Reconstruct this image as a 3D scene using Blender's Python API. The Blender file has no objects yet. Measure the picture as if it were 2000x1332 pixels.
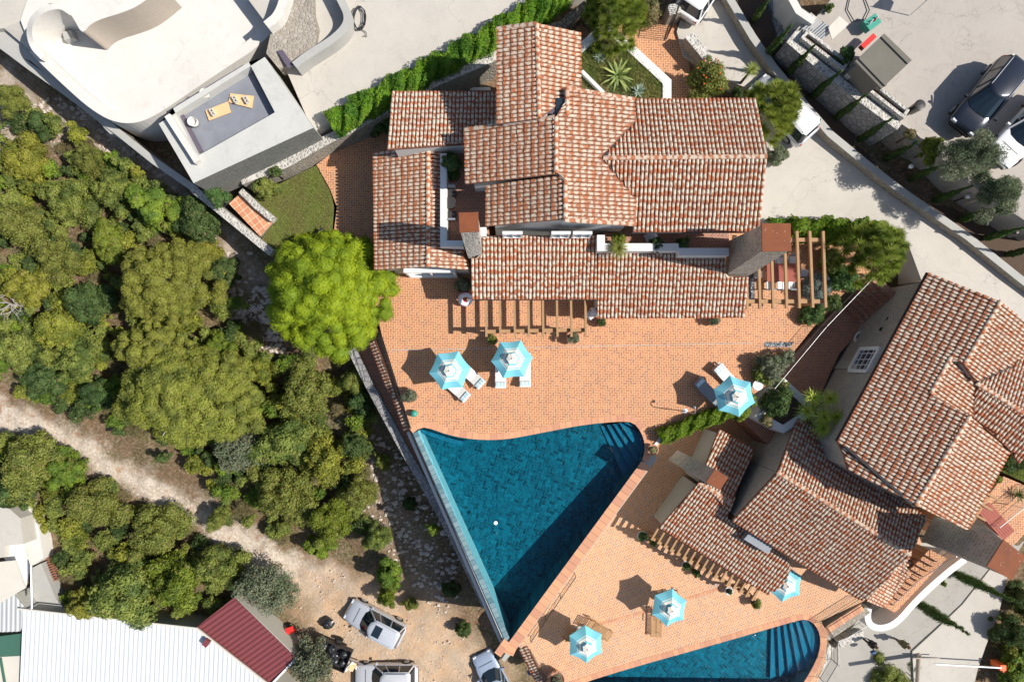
import bpy, math, random
import numpy as np
from mathutils import Vector, Matrix
from mathutils.geometry import tessellate_polygon
R = math.radians
random.seed(7); rng = np.random.default_rng(11)
scene = bpy.context.scene
col = scene.collection
# ---------------------------------------------------------------- camera, sky, sun, exposure
CAMZ = 40.0; TILT = math.atan(44/1333.3); F = 1333.3
cd = bpy.data.cameras.new("Camera"); cd.lens = 24; cd.sensor_width = 36; cd.clip_end = 2000
cam = bpy.data.objects.new("Camera", cd); col.objects.link(cam)
cam.location = (0, 0, CAMZ); cam.rotation_euler = (TILT, 0, 0); scene.camera = cam
SUN_EL = R(48); SX, SY = 1.0, -0.13
world = bpy.data.worlds.new("World"); scene.world = world; world.use_nodes = True
wn = world.node_tree; bg = wn.nodes["Background"]
sky = wn.nodes.new("ShaderNodeTexSky"); sky.sky_type = 'NISHITA'; sky.sun_disc = False
sky.sun_elevation = SUN_EL; sky.sun_rotation = math.atan2(SX, SY)
wn.links.new(sky.outputs[0], bg.inputs[0]); bg.inputs[1].default_value = 0.088
sl = bpy.data.lights.new("Sun", 'SUN'); sl.energy = 4.6; sl.angle = R(0.5); sl.color = (1, .955, .88)
sun = bpy.data.objects.new("Sun", sl); col.objects.link(sun)
sd = Vector((SX, SY, 0)).normalized() * math.cos(SUN_EL) + Vector((0, 0, math.sin(SUN_EL)))
sun.rotation_euler = sd.to_track_quat('Z', 'Y').to_euler(); sun.location = (40, -5, 45)
scene.view_settings.view_transform = 'Standard'; scene.view_settings.look = 'None'
scene.view_settings.exposure = 0.36; scene.view_settings.gamma = 1
# ---------------------------------------------------------------- helpers
ct, st = math.cos(TILT), math.sin(TILT)
def ray(px, py):
    x, y, z = (px-1000)/F, -(py-666)/F, -1.0
    return Vector((x, y*ct - z*st, y*st + z*ct))
def W(px, py, z=0.0):
    """photo position + height -> place on the site"""
    d = ray(px, py); t = (z-CAMZ)/d.z
    return Vector((d.x*t, d.y*t, z))
def Wp(px, py, pl):
    """photo position on a sloping plane (n, c): n.p = c"""
    n, c = pl; d = ray(px, py); t = (c - n.z*CAMZ)/n.dot(d)
    return Vector((0, 0, CAMZ)) + d*t
def plane(pts):
    A = np.array([[p[0], p[1], 1] for p in pts]); b = np.array([p[2] for p in pts])
    s = np.linalg.lstsq(A, b, rcond=None)[0]
    return Vector((-s[0], -s[1], 1.0)), float(s[2])
ORG = {}
def empty(name, loc, rz=0, label=None, cat=None, group=None):
    o = bpy.data.objects.new(name, None); o.empty_display_size = .3; col.objects.link(o)
    o.location = loc; o.rotation_euler = (0, 0, rz); ORG[o.name] = Vector(loc)
    tag(o, label, cat, group); return o
def tag(o, label=None, cat=None, group=None, kind=None):
    if label: o['label'] = label
    if cat: o['category'] = cat
    if group: o['group'] = group
    if kind: o['kind'] = kind
    return o
def children(o): return [c for c in bpy.data.objects if c.parent == o]
def dup(root, loc, rz=0, label=None, scale=None):
    def cp(o, par):
        c = o.copy(); col.objects.link(c)
        if par: c.parent = par
        for ch in CH.get(o.name, []): cp(ch, c)
        return c
    r = cp(root, None); r.location = loc; r.rotation_euler = (0, 0, rz)
    if scale: r.scale = scale if hasattr(scale, '__len__') else (scale,)*3
    if label: r['label'] = label
    return r
CH = {}
class MB:
    def __init__(s): s.v = []; s.f = []; s.m = []; s.uv = None
    def add(s, vs, fs, mi=0):
        b = len(s.v); s.v += [tuple(p) for p in vs]
        for f in fs: s.f.append(tuple(b+i for i in f)); s.m.append(mi)
        return s
    def box(s, c, size, rz=0, mi=0, taper=1.0):
        hx, hy, hz = size[0]/2, size[1]/2, size[2]/2; ca, sa = math.cos(rz), math.sin(rz); vs = []
        for z in (-hz, hz):
            k = taper if z > 0 else 1
            for x, y in ((-hx, -hy), (hx, -hy), (hx, hy), (-hx, hy)):
                x *= k; y *= k
                vs.append((c[0]+x*ca-y*sa, c[1]+x*sa+y*ca, c[2]+z))
        return s.add(vs, [(3,2,1,0),(4,5,6,7),(0,1,5,4),(1,2,6,5),(2,3,7,6),(3,0,4,7)], mi)
    def beam(s, a, b, w, h, mi=0, up=(0, 0, 1)):
        a, b = Vector(a), Vector(b); d = (b-a).normalized(); u = Vector(up)
        if abs(d.dot(u)) > .98: u = Vector((1, 0, 0))
        x = d.cross(u).normalized()*w/2; y = x.cross(d).normalized()*h/2; vs = []
        for p in (a, b): vs += [p-x-y, p+x-y, p+x+y, p-x+y]
        return s.add(vs, [(3,2,1,0),(4,5,6,7),(0,1,5,4),(1,2,6,5),(2,3,7,6),(3,0,4,7)], mi)
    def tube(s, pts, r, n=8, mi=0, closed=False):
        pts = [Vector(p) for p in pts]; rs = r if hasattr(r, '__len__') else [r]*len(pts); N = len(pts); vs = []
        for i, p in enumerate(pts):
            a = pts[(i-1) % N] if (closed or i) else p; b = pts[(i+1) % N] if (closed or i < N-1) else p
            d = (b-a).normalized(); u = Vector((0, 0, 1)) if abs(d.z) < .9 else Vector((1, 0, 0))
            x = d.cross(u).normalized(); y = x.cross(d)
            for k in range(n):
                t = 2*math.pi*k/n; vs.append(p + (x*math.cos(t)+y*math.sin(t))*rs[i])
        fs = []
        for i in range(N if closed else N-1):
            j = (i+1) % N
            for k in range(n): fs.append((i*n+k, i*n+(k+1) % n, j*n+(k+1) % n, j*n+k))
        if not closed: fs += [tuple(range(n))[::-1], tuple((N-1)*n+k for k in range(n))]
        return s.add(vs, fs, mi)
    def lathe(s, c, prof, n=20, mi=0, sx=1, sy=1):
        vs = []; 
        for r, z in prof:
            for k in range(n):
                t = 2*math.pi*k/n; vs.append((c[0]+r*math.cos(t)*sx, c[1]+r*math.sin(t)*sy, c[2]+z))
        fs = [tuple(range(n))[::-1]] if prof[0][0] > 1e-4 else []
        for i in range(len(prof)-1):
            for k in range(n): fs.append((i*n+k, i*n+(k+1) % n, (i+1)*n+(k+1) % n, (i+1)*n+k))
        if prof[-1][0] > 1e-4: fs.append(tuple((len(prof)-1)*n+k for k in range(n)))
        return s.add(vs, fs, mi)
    def prism(s, top, zb, mt=0, ms=0):
        """polygon (3D points) extruded straight down to zb (number, or ('d', thickness))"""
        top = [Vector(p) for p in top]; n = len(top)
        ar = sum(top[i].x*top[(i+1) % n].y-top[(i+1) % n].x*top[i].y for i in range(n))
        if ar < 0: top = top[::-1]
        bot = [Vector((p.x, p.y, p.z-zb[1] if isinstance(zb, tuple) else zb)) for p in top]
        tri = tessellate_polygon([[Vector((p.x, p.y, 0)) for p in top]]); b = len(s.v)
        s.v += [tuple(p) for p in top+bot]
        for t in tri:
            a, q, c = [top[i] for i in t]
            if (q-a).to_2d().cross((c-a).to_2d()) < 0: t = t[::-1]
            s.f.append(tuple(b+i for i in t)); s.m.append(mt)
            s.f.append(tuple(b+n+i for i in t[::-1])); s.m.append(ms)
        for i in range(n):
            j = (i+1) % n; s.f.append((b+i, b+n+i, b+n+j, b+j)); s.m.append(ms)
        return s
    def build(s, name, mats, parent=None, smooth=False, world=False, bevel=0):
        if not isinstance(mats, (list, tuple)): mats = [mats]
        off = Vector((0, 0, 0))
        if parent is not None: off = ORG.get(parent.name, off) if world else off
        me = bpy.data.meshes.new(name)
        v = [(p[0]-off.x, p[1]-off.y, p[2]-off.z) for p in s.v] if world else s.v
        me.from_pydata(v, [], s.f); 
        for m in mats: me.materials.append(m)
        if len(mats) > 1: me.polygons.foreach_set('material_index', s.m)
        if smooth: me.polygons.foreach_set('use_smooth', [True]*len(s.f))
        me.update()
        return link(me, name, parent, bevel)
def link(me, name, parent, bevel=0):
    o = bpy.data.objects.new(name, me); col.objects.link(o)
    if parent is not None:
        o.parent = parent; CH.setdefault(parent.name, []).append(o); ORG[o.name] = ORG.get(parent.name, Vector())
    if bevel:
        b = o.modifiers.new("bevel", 'BEVEL'); b.width = bevel; b.segments = 2; b.limit_method = 'ANGLE'
    return o
def npmesh(name, V, Fq, mats, parent=None, attrs=None, uv=None, smooth=False, mi=None):
    """numpy vertices + quad array -> object"""
    me = bpy.data.meshes.new(name); nv = len(V); nf = len(Fq); k = Fq.shape[1]
    me.vertices.add(nv); me.vertices.foreach_set('co', V.astype(np.float32).ravel())
    me.loops.add(nf*k); me.loops.foreach_set('vertex_index', Fq.astype(np.int32).ravel())
    me.polygons.add(nf); me.polygons.foreach_set('loop_start', np.arange(0, nf*k, k, dtype=np.int32))
    me.polygons.foreach_set('loop_total', np.full(nf, k, dtype=np.int32))
    if not isinstance(mats, (list, tuple)): mats = [mats]
    for m in mats: me.materials.append(m)
    if mi is not None: me.polygons.foreach_set('material_index', mi.astype(np.int32))
    me.polygons.foreach_set('use_smooth', [bool(smooth)]*nf)
    me.update(calc_edges=True)
    for n, a in (attrs or {}).items():
        at = me.attributes.new(n, 'FLOAT', 'POINT'); at.data.foreach_set('value', a.astype(np.float32))
    if uv is not None:
        l = me.uv_layers.new(name='UVMap'); l.data.foreach_set('uv', uv[Fq.ravel()].astype(np.float32).ravel())
    return link(me, name, parent)
def offset_poly(pts, ds):
    """inset a counter-clockwise 2D polygon; ds = inset per edge i->i+1"""
    n = len(pts); out = []
    for i in range(n):
        p0, p1, p2 = pts[i-1], pts[i], pts[(i+1) % n]; d0, d1 = ds[i-1], ds[i]
        e0 = (p1-p0).normalized(); e1 = (p2-p1).normalized()
        n0 = Vector((-e0.y, e0.x)); n1 = Vector((-e1.y, e1.x)); cr = e0.x*e1.y-e0.y*e1.x
        a = p1+n0*d0
        if abs(cr) < 1e-3: out.append(p1+n0*max(d0, d1)); continue
        b = p1+n1*d1; t = ((b-a).x*e1.y-(b-a).y*e1.x)/cr; out.append(a+e0*t)
    return out
# ---------------------------------------------------------------- materials
class NT:
    def __init__(s, name, rough=.8, spec=.3, metal=0):
        s.m = bpy.data.materials.new(name); s.m.use_nodes = True; s.t = s.m.node_tree; s.N = s.t.nodes; s.L = s.t.links
        s.b = s.N["Principled BSDF"]; s.out = s.N["Material Output"]
        s.b.inputs['Roughness'].default_value = rough; s.b.inputs['Specular IOR Level'].default_value = spec
        s.b.inputs['Metallic'].default_value = metal; s._p = None
    def put(s, sock, v):
        if isinstance(v, (int, float)): sock.default_value = v
        elif isinstance(v, tuple): sock.default_value = (*v, 1) if len(v) == 3 and sock.type == 'RGBA' else v
        else: s.L.new(v, sock)
    def node(s, t, **kw):
        n = s.N.new(t)
        for k, v in kw.items(): setattr(n, k, v)
        return n
    def math(s, op, a, b=0, c=0):
        n = s.node('ShaderNodeMath', operation=op); s.put(n.inputs[0], a); s.put(n.inputs[1], b)
        if len(n.inputs) > 2: s.put(n.inputs[2], c)
        return n.outputs[0]
    def pos(s):
        if not s._p: s._p = s.node('ShaderNodeNewGeometry').outputs['Position']
        return s._p
    def objc(s): return s.node('ShaderNodeTexCoord').outputs['Object']
    def noise(s, scale, vec=None, detail=4, rough=.55, dist=0):
        n = s.node('ShaderNodeTexNoise'); n.inputs['Scale'].default_value = scale; n.inputs['Detail'].default_value = detail
        n.inputs['Roughness'].default_value = rough; n.inputs['Distortion'].default_value = dist
        s.L.new(vec if vec is not None else s.pos(), n.inputs['Vector']); return n.outputs['Fac']
    def voro(s, scale, feat='F1', vec=None, out='Distance', rand=1):
        n = s.node('ShaderNodeTexVoronoi', feature=feat); n.inputs['Scale'].default_value = scale; n.inputs['Randomness'].default_value = rand
        s.L.new(vec if vec is not None else s.pos(), n.inputs['Vector']); return n.outputs[out]
    def step(s, v, a, b):
        n = s.node('ShaderNodeMapRange', interpolation_type='SMOOTHSTEP'); s.put(n.inputs[0], v)
        n.inputs[1].default_value = a; n.inputs[2].default_value = b; return n.outputs[0]
    def mix(s, f, a, b, blend='MIX'):
        n = s.node('ShaderNodeMix', data_type='RGBA', blend_type=blend); s.put(n.inputs[0], f); s.put(n.inputs[6], a); s.put(n.inputs[7], b); return n.outputs[2]
    def attr(s, name): return s.node('ShaderNodeAttribute', attribute_name=name).outputs['Fac']
    def xyz(s, v):
        n = s.node('ShaderNodeSeparateXYZ'); s.L.new(v, n.inputs[0]); return n.outputs
    def vec(s, x, y, z=0):
        n = s.node('ShaderNodeCombineXYZ'); s.put(n.inputs[0], x); s.put(n.inputs[1], y); s.put(n.inputs[2], z); return n.outputs[0]
    def mapping(s, v, rot=0, scale=(1, 1, 1)):
        n = s.node('ShaderNodeMapping'); s.L.new(v, n.inputs[0]); n.inputs['Rotation'].default_value = (0, 0, rot); n.inputs['Scale'].default_value = scale; return n.outputs[0]
    def bump(s, h, d=.02, st=1.0):
        n = s.node('ShaderNodeBump'); n.inputs['Distance'].default_value = d; n.inputs['Strength'].default_value = st
        s.L.new(h, n.inputs['Height']); s.L.new(n.outputs[0], s.b.inputs['Normal']); return n.outputs[0]
    def col(s, c): s.put(s.b.inputs['Base Color'], c); return s
def plain(name, c, rough=.7, metal=0, var=.12, scale=3, spec=.4):
    t = NT(name, rough, spec, metal); n = t.noise(scale, t.objc(), 5)
    a = tuple(x*(1-var) for x in c); b = tuple(min(1, x*(1+var)) for x in c)
    t.col(t.mix(n, a, b)); return t.m
def herring(name, w, rot, c1, c2, mortar, mw=.09, c3=None, bump=.004, rough=.75, patch=.55, stain=.35):
    t = NT(name, rough, .35); p = t.mapping(t.pos(), rot, (1/w, 1/w, 1)); x, y, _ = t.xyz(p)
    i = t.math('FLOOR', x); j = t.math('FLOOR', y); fu = t.math('SUBTRACT', x, i); fv = t.math('SUBTRACT', y, j)
    k = t.math('FLOORED_MODULO', t.math('ADD', t.math('SUBTRACT', i, j), .25), 4)
    e0 = t.math('COMPARE', k, .25, .5); e1 = t.math('COMPARE', k, 1.25, .5); e2 = t.math('COMPARE', k, 2.25, .5); e3 = t.math('COMPARE', k, 3.25, .5)
    dl = t.math('ADD', fu, e1); dr = t.math('ADD', t.math('SUBTRACT', 1, fu), e0)
    db = t.math('ADD', fv, e2); dt = t.math('ADD', t.math('SUBTRACT', 1, fv), e3)
    d = t.math('MINIMUM', t.math('MINIMUM', dl, dr), t.math('MINIMUM', db, dt))
    mor = t.step(d, mw*.6, mw*1.2)
    bi = t.math('SUBTRACT', i, e1); bj = t.math('SUBTRACT', j, e2)
    wn_ = t.node('ShaderNodeTexWhiteNoise', noise_dimensions='2D'); t.L.new(t.vec(bi, bj), wn_.inputs['Vector'])
    c = t.mix(wn_.outputs['Value'], c1, c2)
    if c3: c = t.mix(t.step(t.xyz(wn_.outputs['Color'])[1], .74, .92), c, c3)
    c = t.mix(t.math('MULTIPLY', t.noise(.35, detail=5), patch), c, t.mix(.5, c, mortar))
    c = t.mix(t.math('MULTIPLY', t.step(t.noise(1.1, detail=6, rough=.7), .45, .75), stain), c, tuple(v*.62 for v in c1))
    c = t.mix(t.math('MULTIPLY', t.step(t.noise(.16, detail=6, rough=.7), .42, .62), stain*.8), c, tuple(v*.72 for v in c1))
    t.col(t.mix(mor, mortar, c)); t.bump(mor, bump); return t
HM = herring("terracotta_herringbone", .138, R(0), (.54, .222, .092), (.40, .145, .062), (.70, .47, .29), .10, (.33, .13, .08)).m
HL = herring("terracotta_herringbone_lower", .138, R(28), (.60, .29, .14), (.47, .205, .098), (.75, .55, .37), .10, (.38, .22, .16)).m
HD = herring("terracotta_herringbone_path", .132, R(45), (.40, .16, .09), (.30, .11, .07), (.52, .38, .29), .08, (.25, .10, .08)).m
def tile_mat(name, tc, tc2, cr):
    t = NT(name, .8, .25); tr = t.attr('tr'); uvn = t.node('ShaderNodeUVMap').outputs[0]; u, v, _ = t.xyz(uvn)
    # flamed glaze: a cream streak that runs slantwise over each tile
    sk = t.math('MULTIPLY', t.math('SUBTRACT', tr, .5), 1.6)
    w = t.vec(t.math('ADD', t.math('MULTIPLY', u, .9), t.math('MULTIPLY', tr, 37)), t.math('MULTIPLY', t.math('ADD', v, t.math('MULTIPLY', u, .45)), .95), t.math('MULTIPLY', tr, 91))
    n = t.noise(1.9, w, 3, .5)
    hump = t.math('SUBTRACT', 1, t.math('MULTIPLY', t.math('ABSOLUTE', t.math('SUBTRACT', v, t.math('ADD', .42, t.math('MULTIPLY', sk, .22)))), 2.1))
    f = t.step(t.math('ADD', n, t.math('MULTIPLY', hump, .34)), .56, .74)
    base = t.mix(tr, tc, tc2); base = t.mix(t.math('MULTIPLY', t.step(t.noise(.55, detail=6, rough=.7), .45, .7), .5), base, (.24, .12, .075)); base = t.mix(t.step(t.noise(60, detail=3), .4, .7), base, t.mix(.3, base, (.22, .09, .05)))
    cc = t.mix(t.noise(9, detail=4), cr, tuple(x*.8 for x in cr))
    f = t.math('MULTIPLY', f, t.math('SUBTRACT', 1, t.math('MULTIPLY', t.step(t.noise(.8, detail=5, rough=.7), .5, .72), .45))); t.col(t.mix(f, base, cc)); t.bump(t.noise(45, detail=3), .004); return t.m
TILE = tile_mat("flamed_roof_tile", (.50, .18, .082), (.34, .12, .06), (.64, .53, .41))
TILE2 = tile_mat("flamed_roof_tile_deep", (.44, .155, .075), (.30, .105, .055), (.62, .52, .41))
CHAN = plain("roof_channel_tile", (.24, .095, .055), .9)
def concrete(name, c, scale=.5, crack=True, stain=.35):
    t = NT(name, .9, .2); a = t.noise(scale, detail=8, rough=.65); b = t.noise(7, detail=6, rough=.7)
    c0 = t.mix(a, tuple(x*.78 for x in c), tuple(min(1, x*1.08) for x in c)); c0 = t.mix(t.math('MULTIPLY', b, .35), c0, tuple(x*.62 for x in c))
    st_ = t.step(t.noise(.9, detail=9, rough=.8, dist=1.2), .50, .70); c0 = t.mix(t.math('MULTIPLY', st_, stain), c0, tuple(x*.58 for x in c))
    if crack:
        nv = t.node('ShaderNodeVectorMath', operation='ADD'); t.L.new(t.pos(), nv.inputs[0]); nn = t.node('ShaderNodeTexNoise'); nn.inputs['Scale'].default_value = .6; nn.inputs['Detail'].default_value = 6
        t.L.new(t.pos(), nn.inputs['Vector']); sc = t.node('ShaderNodeVectorMath', operation='SCALE'); t.L.new(nn.outputs['Color'], sc.inputs[0]); sc.inputs['Scale'].default_value = 3; t.L.new(sc.outputs[0], nv.inputs[1])
        d = t.voro(.16, 'DISTANCE_TO_EDGE', nv.outputs[0]); cr = t.step(d, .0005, .004); c0 = t.mix(cr, tuple(x*.66 for x in c), c0)
    t.col(c0); t.bump(b, .01); return t.m
CONC = concrete("road_concrete", (.56, .52, .46)); CONC_W = concrete("pale_concrete", (.72, .685, .63), .35, False, .45); CONC_B = concrete("block_concrete", (.58, .57, .53), .8, False, .4); CONC_G = concrete("grey_concrete", (.46, .45, .42), .8, False)
ASPH = concrete("street_asphalt", (.42, .395, .355), .5, True, .45); CONC_D = concrete("hut_roof_concrete", (.19, .175, .145), .8, False, .3)
PARK = concrete("parking_concrete", (.46, .415, .37), .4, True, .55)
def stone(name, c1, c2, mort, s=3.2, ms=.10, bd=.03, rough=.85, zs=1):
    t = NT(name, rough, .25); nn = t.node('ShaderNodeTexNoise'); nn.inputs['Scale'].default_value = 2.2; t.L.new(t.pos(), nn.inputs['Vector'])
    m_ = t.node('ShaderNodeMix', data_type='VECTOR'); m_.inputs[0].default_value = .12; t.L.new(t.mapping(t.pos(), 0, (1, 1, zs)), m_.inputs[4]); t.L.new(nn.outputs['Color'], m_.inputs[5]); v = m_.outputs[1]
    d = t.voro(s, 'DISTANCE_TO_EDGE', v); cc = t.voro(s, 'F1', v, 'Color'); x, y, z = t.xyz(cc)
    c = t.mix(x, c1, c2); c = t.mix(t.math('MULTIPLY', t.noise(14, detail=6), .5), c, tuple(k*.55 for k in c1))
    f = t.step(d, ms*.35, ms); t.col(t.mix(f, mort, c)); t.bump(t.math('ADD', t.step(d, 0, ms*2), t.math('MULTIPLY', t.noise(20), .3)), bd); return t.m
RUB = stone("rubble_stone", (.42, .38, .32), (.27, .235, .19), (.36, .32, .27), 5.5)
RUBW = stone("pale_rubble_stone", (.50, .47, .42), (.32, .30, .27), (.60, .57, .52), 5.6, .15)
RUBG = stone("grey_crazy_stone", (.37, .36, .35), (.27, .26, .26), (.17, .165, .16), 3.0, .06)
DRYST = stone("dry_stone_brown", (.33, .26, .19), (.23, .18, .13), (.12, .10, .08), 4, .09, .05)
def ashlar(name, c1, c2, mort, bw=.42, bh=.2):
    t = NT(name, .85, .2); x, y, z = t.xyz(t.pos())
    br = t.node('ShaderNodeTexBrick'); t.L.new(t.vec(t.math('ADD', t.math('MULTIPLY', x, .8), y), z), br.inputs['Vector']); br.offset = .5; br.squash = .7; br.squash_frequency = 3
    t.put(br.inputs['Color1'], c1); t.put(br.inputs['Color2'], c2); t.put(br.inputs['Mortar'], mort); br.inputs['Scale'].default_value = 1
    br.inputs['Mortar Size'].default_value = .02; br.inputs['Brick Width'].default_value = bw; br.inputs['Row Height'].default_value = bh; br.inputs['Bias'].default_value = 0
    c = t.mix(t.math('MULTIPLY', t.noise(5, detail=7, rough=.7), .6), br.outputs['Color'], tuple(k*.6 for k in c1)); t.col(c); t.bump(t.math('ADD', t.math('MULTIPLY', br.outputs['Fac'], -1), t.noise(25)), .02); return t.m
ASH = ashlar("ashlar_limestone", (.46, .42, .37), (.33, .30, .265), (.58, .54, .48)); 
CHS = ashlar("chimney_stone", (.48, .43, .36), (.30, .265, .22), (.66, .61, .54), .36, .24)
def render_wall(name, c):
    t = NT(name, .9, .2); n = t.noise(1.2, detail=7, rough=.7); t.col(t.mix(t.math('MULTIPLY', n, .5), c, tuple(k*.75 for k in c))); t.bump(t.noise(60), .003); return t.m
WALLW = render_wall("white_render", (.74, .73, .70)); WALLB = render_wall("beige_render", (.43, .42, .37)); LTILE = None; WALLG = render_wall("pale_grey_render", (.66, .66, .63))
def rust(name):
    t = NT(name, .75, .3); n = t.noise(1.6, t.objc(), 7, .7); n2 = t.noise(14, t.objc(), 5); c = t.mix(n, (.12, .035, .018), (.34, .10, .03)); c = t.mix(t.math('MULTIPLY', n2, .4), c, (.10, .04, .025))
    w = t.voro(7, 'F1', t.objc()); w2 = t.noise(1.1, t.objc(), 2); dm = t.math('MULTIPLY', t.step(t.math('SUBTRACT', .16, w), 0, .05), t.step(w2, .52, .62)); t.col(t.mix(dm, c, (.7, .65, .58))); return t.m
RUST = rust("rusty_steel")
def grid_tiles():
    t = NT("square_terracotta_tiles", .75, .3); br = t.node("ShaderNodeTexBrick"); t.L.new(t.mapping(t.pos(), R(-37)), br.inputs["Vector"]); br.offset = 0; br.inputs["Scale"].default_value = 1; br.inputs["Brick Width"].default_value = .38; br.inputs["Row Height"].default_value = .38; br.inputs["Mortar Size"].default_value = .014; t.put(br.inputs["Color1"], (.62, .29, .15)); t.put(br.inputs["Color2"], (.52, .22, .12)); t.put(br.inputs["Mortar"], (.75, .62, .48)); t.col(br.outputs["Color"]); return t.m
LTILE = grid_tiles()
def wood(name, c, sc=8, rough=.7):
    t = NT(name, rough, .3); v = t.mapping(t.objc(), 0, (1, 1, 1)); n = t.noise(sc, v, 6, .6, 1.5); t.col(t.mix(n, tuple(k*.72 for k in c), tuple(k*1.15 for k in c))); t.bump(n, .003); return t.m
TIMB = wood("pergola_timber", (.40, .235, .115)); TEAK = wood("teak", (.42, .25, .12)); REDW = wood("red_decking", (.36, .10, .07)); BOARD = wood("plywood_board", (.78, .50, .26)); GREYW = wood("weathered_plank", (.42, .36, .30))
IRON = plain("black_iron", (.035, .033, .032), .5, .6); STEEL = plain("steel_rail", (.55, .56, .57), .35, .9); FLASH = plain("lead_flashing", (.22, .24, .27), .6, .2); DARK = plain("dark_metal", (.05, .045, .045), .45, .3)
BLACKP = plain("black_plastic", (.018, .018, .02), .3, 0, .3, 12, .6); WHITEP = plain("white_plastic", (.8, .8, .79), .4); CLOTH = plain("white_cushion", (.80, .78, .74), .9)
BLUEC = plain("aqua_canvas", (.19, .54, .64), .85, 0, .06, 1.2); BLUEC2 = plain("pale_aqua_stripe", (.35, .68, .80), .85, 0, .05); CREAM = plain("cream_canvas", (.82, .77, .67), .85, 0, .04)
GREYC = plain("grey_cushion", (.26, .28, .31), .9); NAVY = plain("navy_binding", (.02, .03, .06), .8)
POT = plain("terracotta_pot", (.48, .24, .15), .8, 0, .2, 6); SOIL = plain("soil", (.085, .055, .038), .95, 0, .4, 9); RED = plain("red_plastic", (.6, .03, .025), .45); ORANGE = plain("orange_paint", (.75, .13, .03), .5); GREENP = plain("green_plastic", (.05, .30, .22), .5); PINK = plain("pink_vinyl", (.75, .12, .25), .35)
COPE = None
def cope_mat():
    t = NT("terracotta_coping", .75, .3); wn_ = t.attr('tr'); c = t.mix(wn_, (.70, .36, .19), (.52, .24, .15)); c = t.mix(t.math('MULTIPLY', t.noise(5, detail=6), .5), c, (.45, .24, .15)); t.col(c); return t.m
COPE = cope_mat()
def glass(name, c=(.02, .03, .04), rough=.05):
    t = NT(name, rough, .8); t.col(c); t.b.inputs['Coat Weight'].default_value = .5; return t.m
GLASS = glass("window_glass"); CGLASS = glass("car_glass", (.012, .022, .03), .03); PANE = glass("pale_pane", (.35, .42, .43), .15)
def paint(name, c, metal=.5, rough=.3):
    t = NT(name, rough, .5, metal); n = t.noise(120, t.objc(), 2); t.col(t.mix(n, c, tuple(min(1, k*1.12) for k in c))); t.b.inputs['Coat Weight'].default_value = .8; t.b.inputs['Coat Roughness'].default_value = .05
    return t.m
P_SILV = paint("silver_paint", (.55, .57, .61), .35, .35); P_BLUE = paint("blue_silver_paint", (.42, .50, .62), .4, .3); P_BLK = paint("midnight_paint", (.018, .022, .035), .3, .25); P_WHT = paint("white_paint", (.78, .77, .75), 0, .35); P_BEI = paint("silver_beige_paint", (.60, .60, .61), .3, .35)
TYRE = plain("tyre_rubber", (.02, .02, .02), .85); RIM = plain("alloy_rim", (.5, .5, .5), .35, .8); LRED = plain("red_lamp", (.45, .01, .01), .2); LWHT = plain("headlamp", (.6, .62, .65), .1)
def corr(name, c, rough=.5, var=.08, metal=0):
    t = NT(name, rough, .4, metal); n = t.noise(.8, detail=7, rough=.7); t.col(t.mix(n, tuple(k*(1-var*2) for k in c), tuple(min(1, k*(1+var)) for k in c))); return t.m
CWHITE = corr("white_sheet_roof", (.66, .68, .70)); CRED = corr("maroon_sheet_roof", (.19, .05, .055)); CGREY = corr("grey_sheet_roof", (.45, .46, .46)); CGREEN = corr("green_sheet_roof", (.055, .14, .10)); CCREAM = corr("cream_roof", (.62, .58, .50)); PURP = corr("dark_felt", (.12, .10, .13))
def water_mat():
    t = NT("pool_water", .03, .5); N, L = t.N, t.L
    tr = N.new('ShaderNodeBsdfTransparent'); tr.inputs[0].default_value = (.50, .86, .96, 1); gl = N.new('ShaderNodeBsdfGlossy'); gl.inputs['Roughness'].default_value = .06
    h = t.math('ADD', t.noise(2.6, detail=4, rough=.6, dist=1.0), t.math('MULTIPLY', t.noise(9, detail=2), .3)); bn = N.new('ShaderNodeBump'); bn.inputs['Distance'].default_value = .05; bn.inputs['Strength'].default_value = .8; L.new(h, bn.inputs['Height']); L.new(bn.outputs[0], gl.inputs['Normal'])
    fr = N.new('ShaderNodeFresnel'); fr.inputs[0].default_value = 1.33; L.new(bn.outputs[0], fr.inputs['Normal']); mx = N.new('ShaderNodeMixShader'); L.new(fr.outputs[0], mx.inputs[0]); L.new(tr.outputs[0], mx.inputs[1]); L.new(gl.outputs[0], mx.inputs[2]); L.new(mx.outputs[0], t.out.inputs['Surface'])
    return t.m
WATER = water_mat()
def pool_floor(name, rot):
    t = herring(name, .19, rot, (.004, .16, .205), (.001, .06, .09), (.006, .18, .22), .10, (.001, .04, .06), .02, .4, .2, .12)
    # ripples and sparkles of light painted into the colour of the pool floor
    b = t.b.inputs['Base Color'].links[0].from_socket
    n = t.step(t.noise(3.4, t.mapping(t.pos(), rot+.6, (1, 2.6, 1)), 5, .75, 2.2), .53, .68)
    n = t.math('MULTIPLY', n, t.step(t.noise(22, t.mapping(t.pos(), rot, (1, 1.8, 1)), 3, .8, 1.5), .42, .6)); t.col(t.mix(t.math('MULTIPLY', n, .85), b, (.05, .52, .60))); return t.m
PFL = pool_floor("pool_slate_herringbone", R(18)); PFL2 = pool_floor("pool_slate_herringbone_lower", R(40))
PSTEP = concrete("pool_step_slate", (.03, .22, .30), 1.2, False); SLATE = None
def slate():
    t = NT("slate_ledge", .6, .4); wn_ = t.attr('tr'); c = t.mix(wn_, (.10, .19, .22), (.26, .36, .38)); c = t.mix(t.math('MULTIPLY', t.noise(16, detail=5), .5), c, (.05, .10, .12)); t.col(c); t.bump(t.noise(20), .02); return t.m
SLATE = slate()
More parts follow.
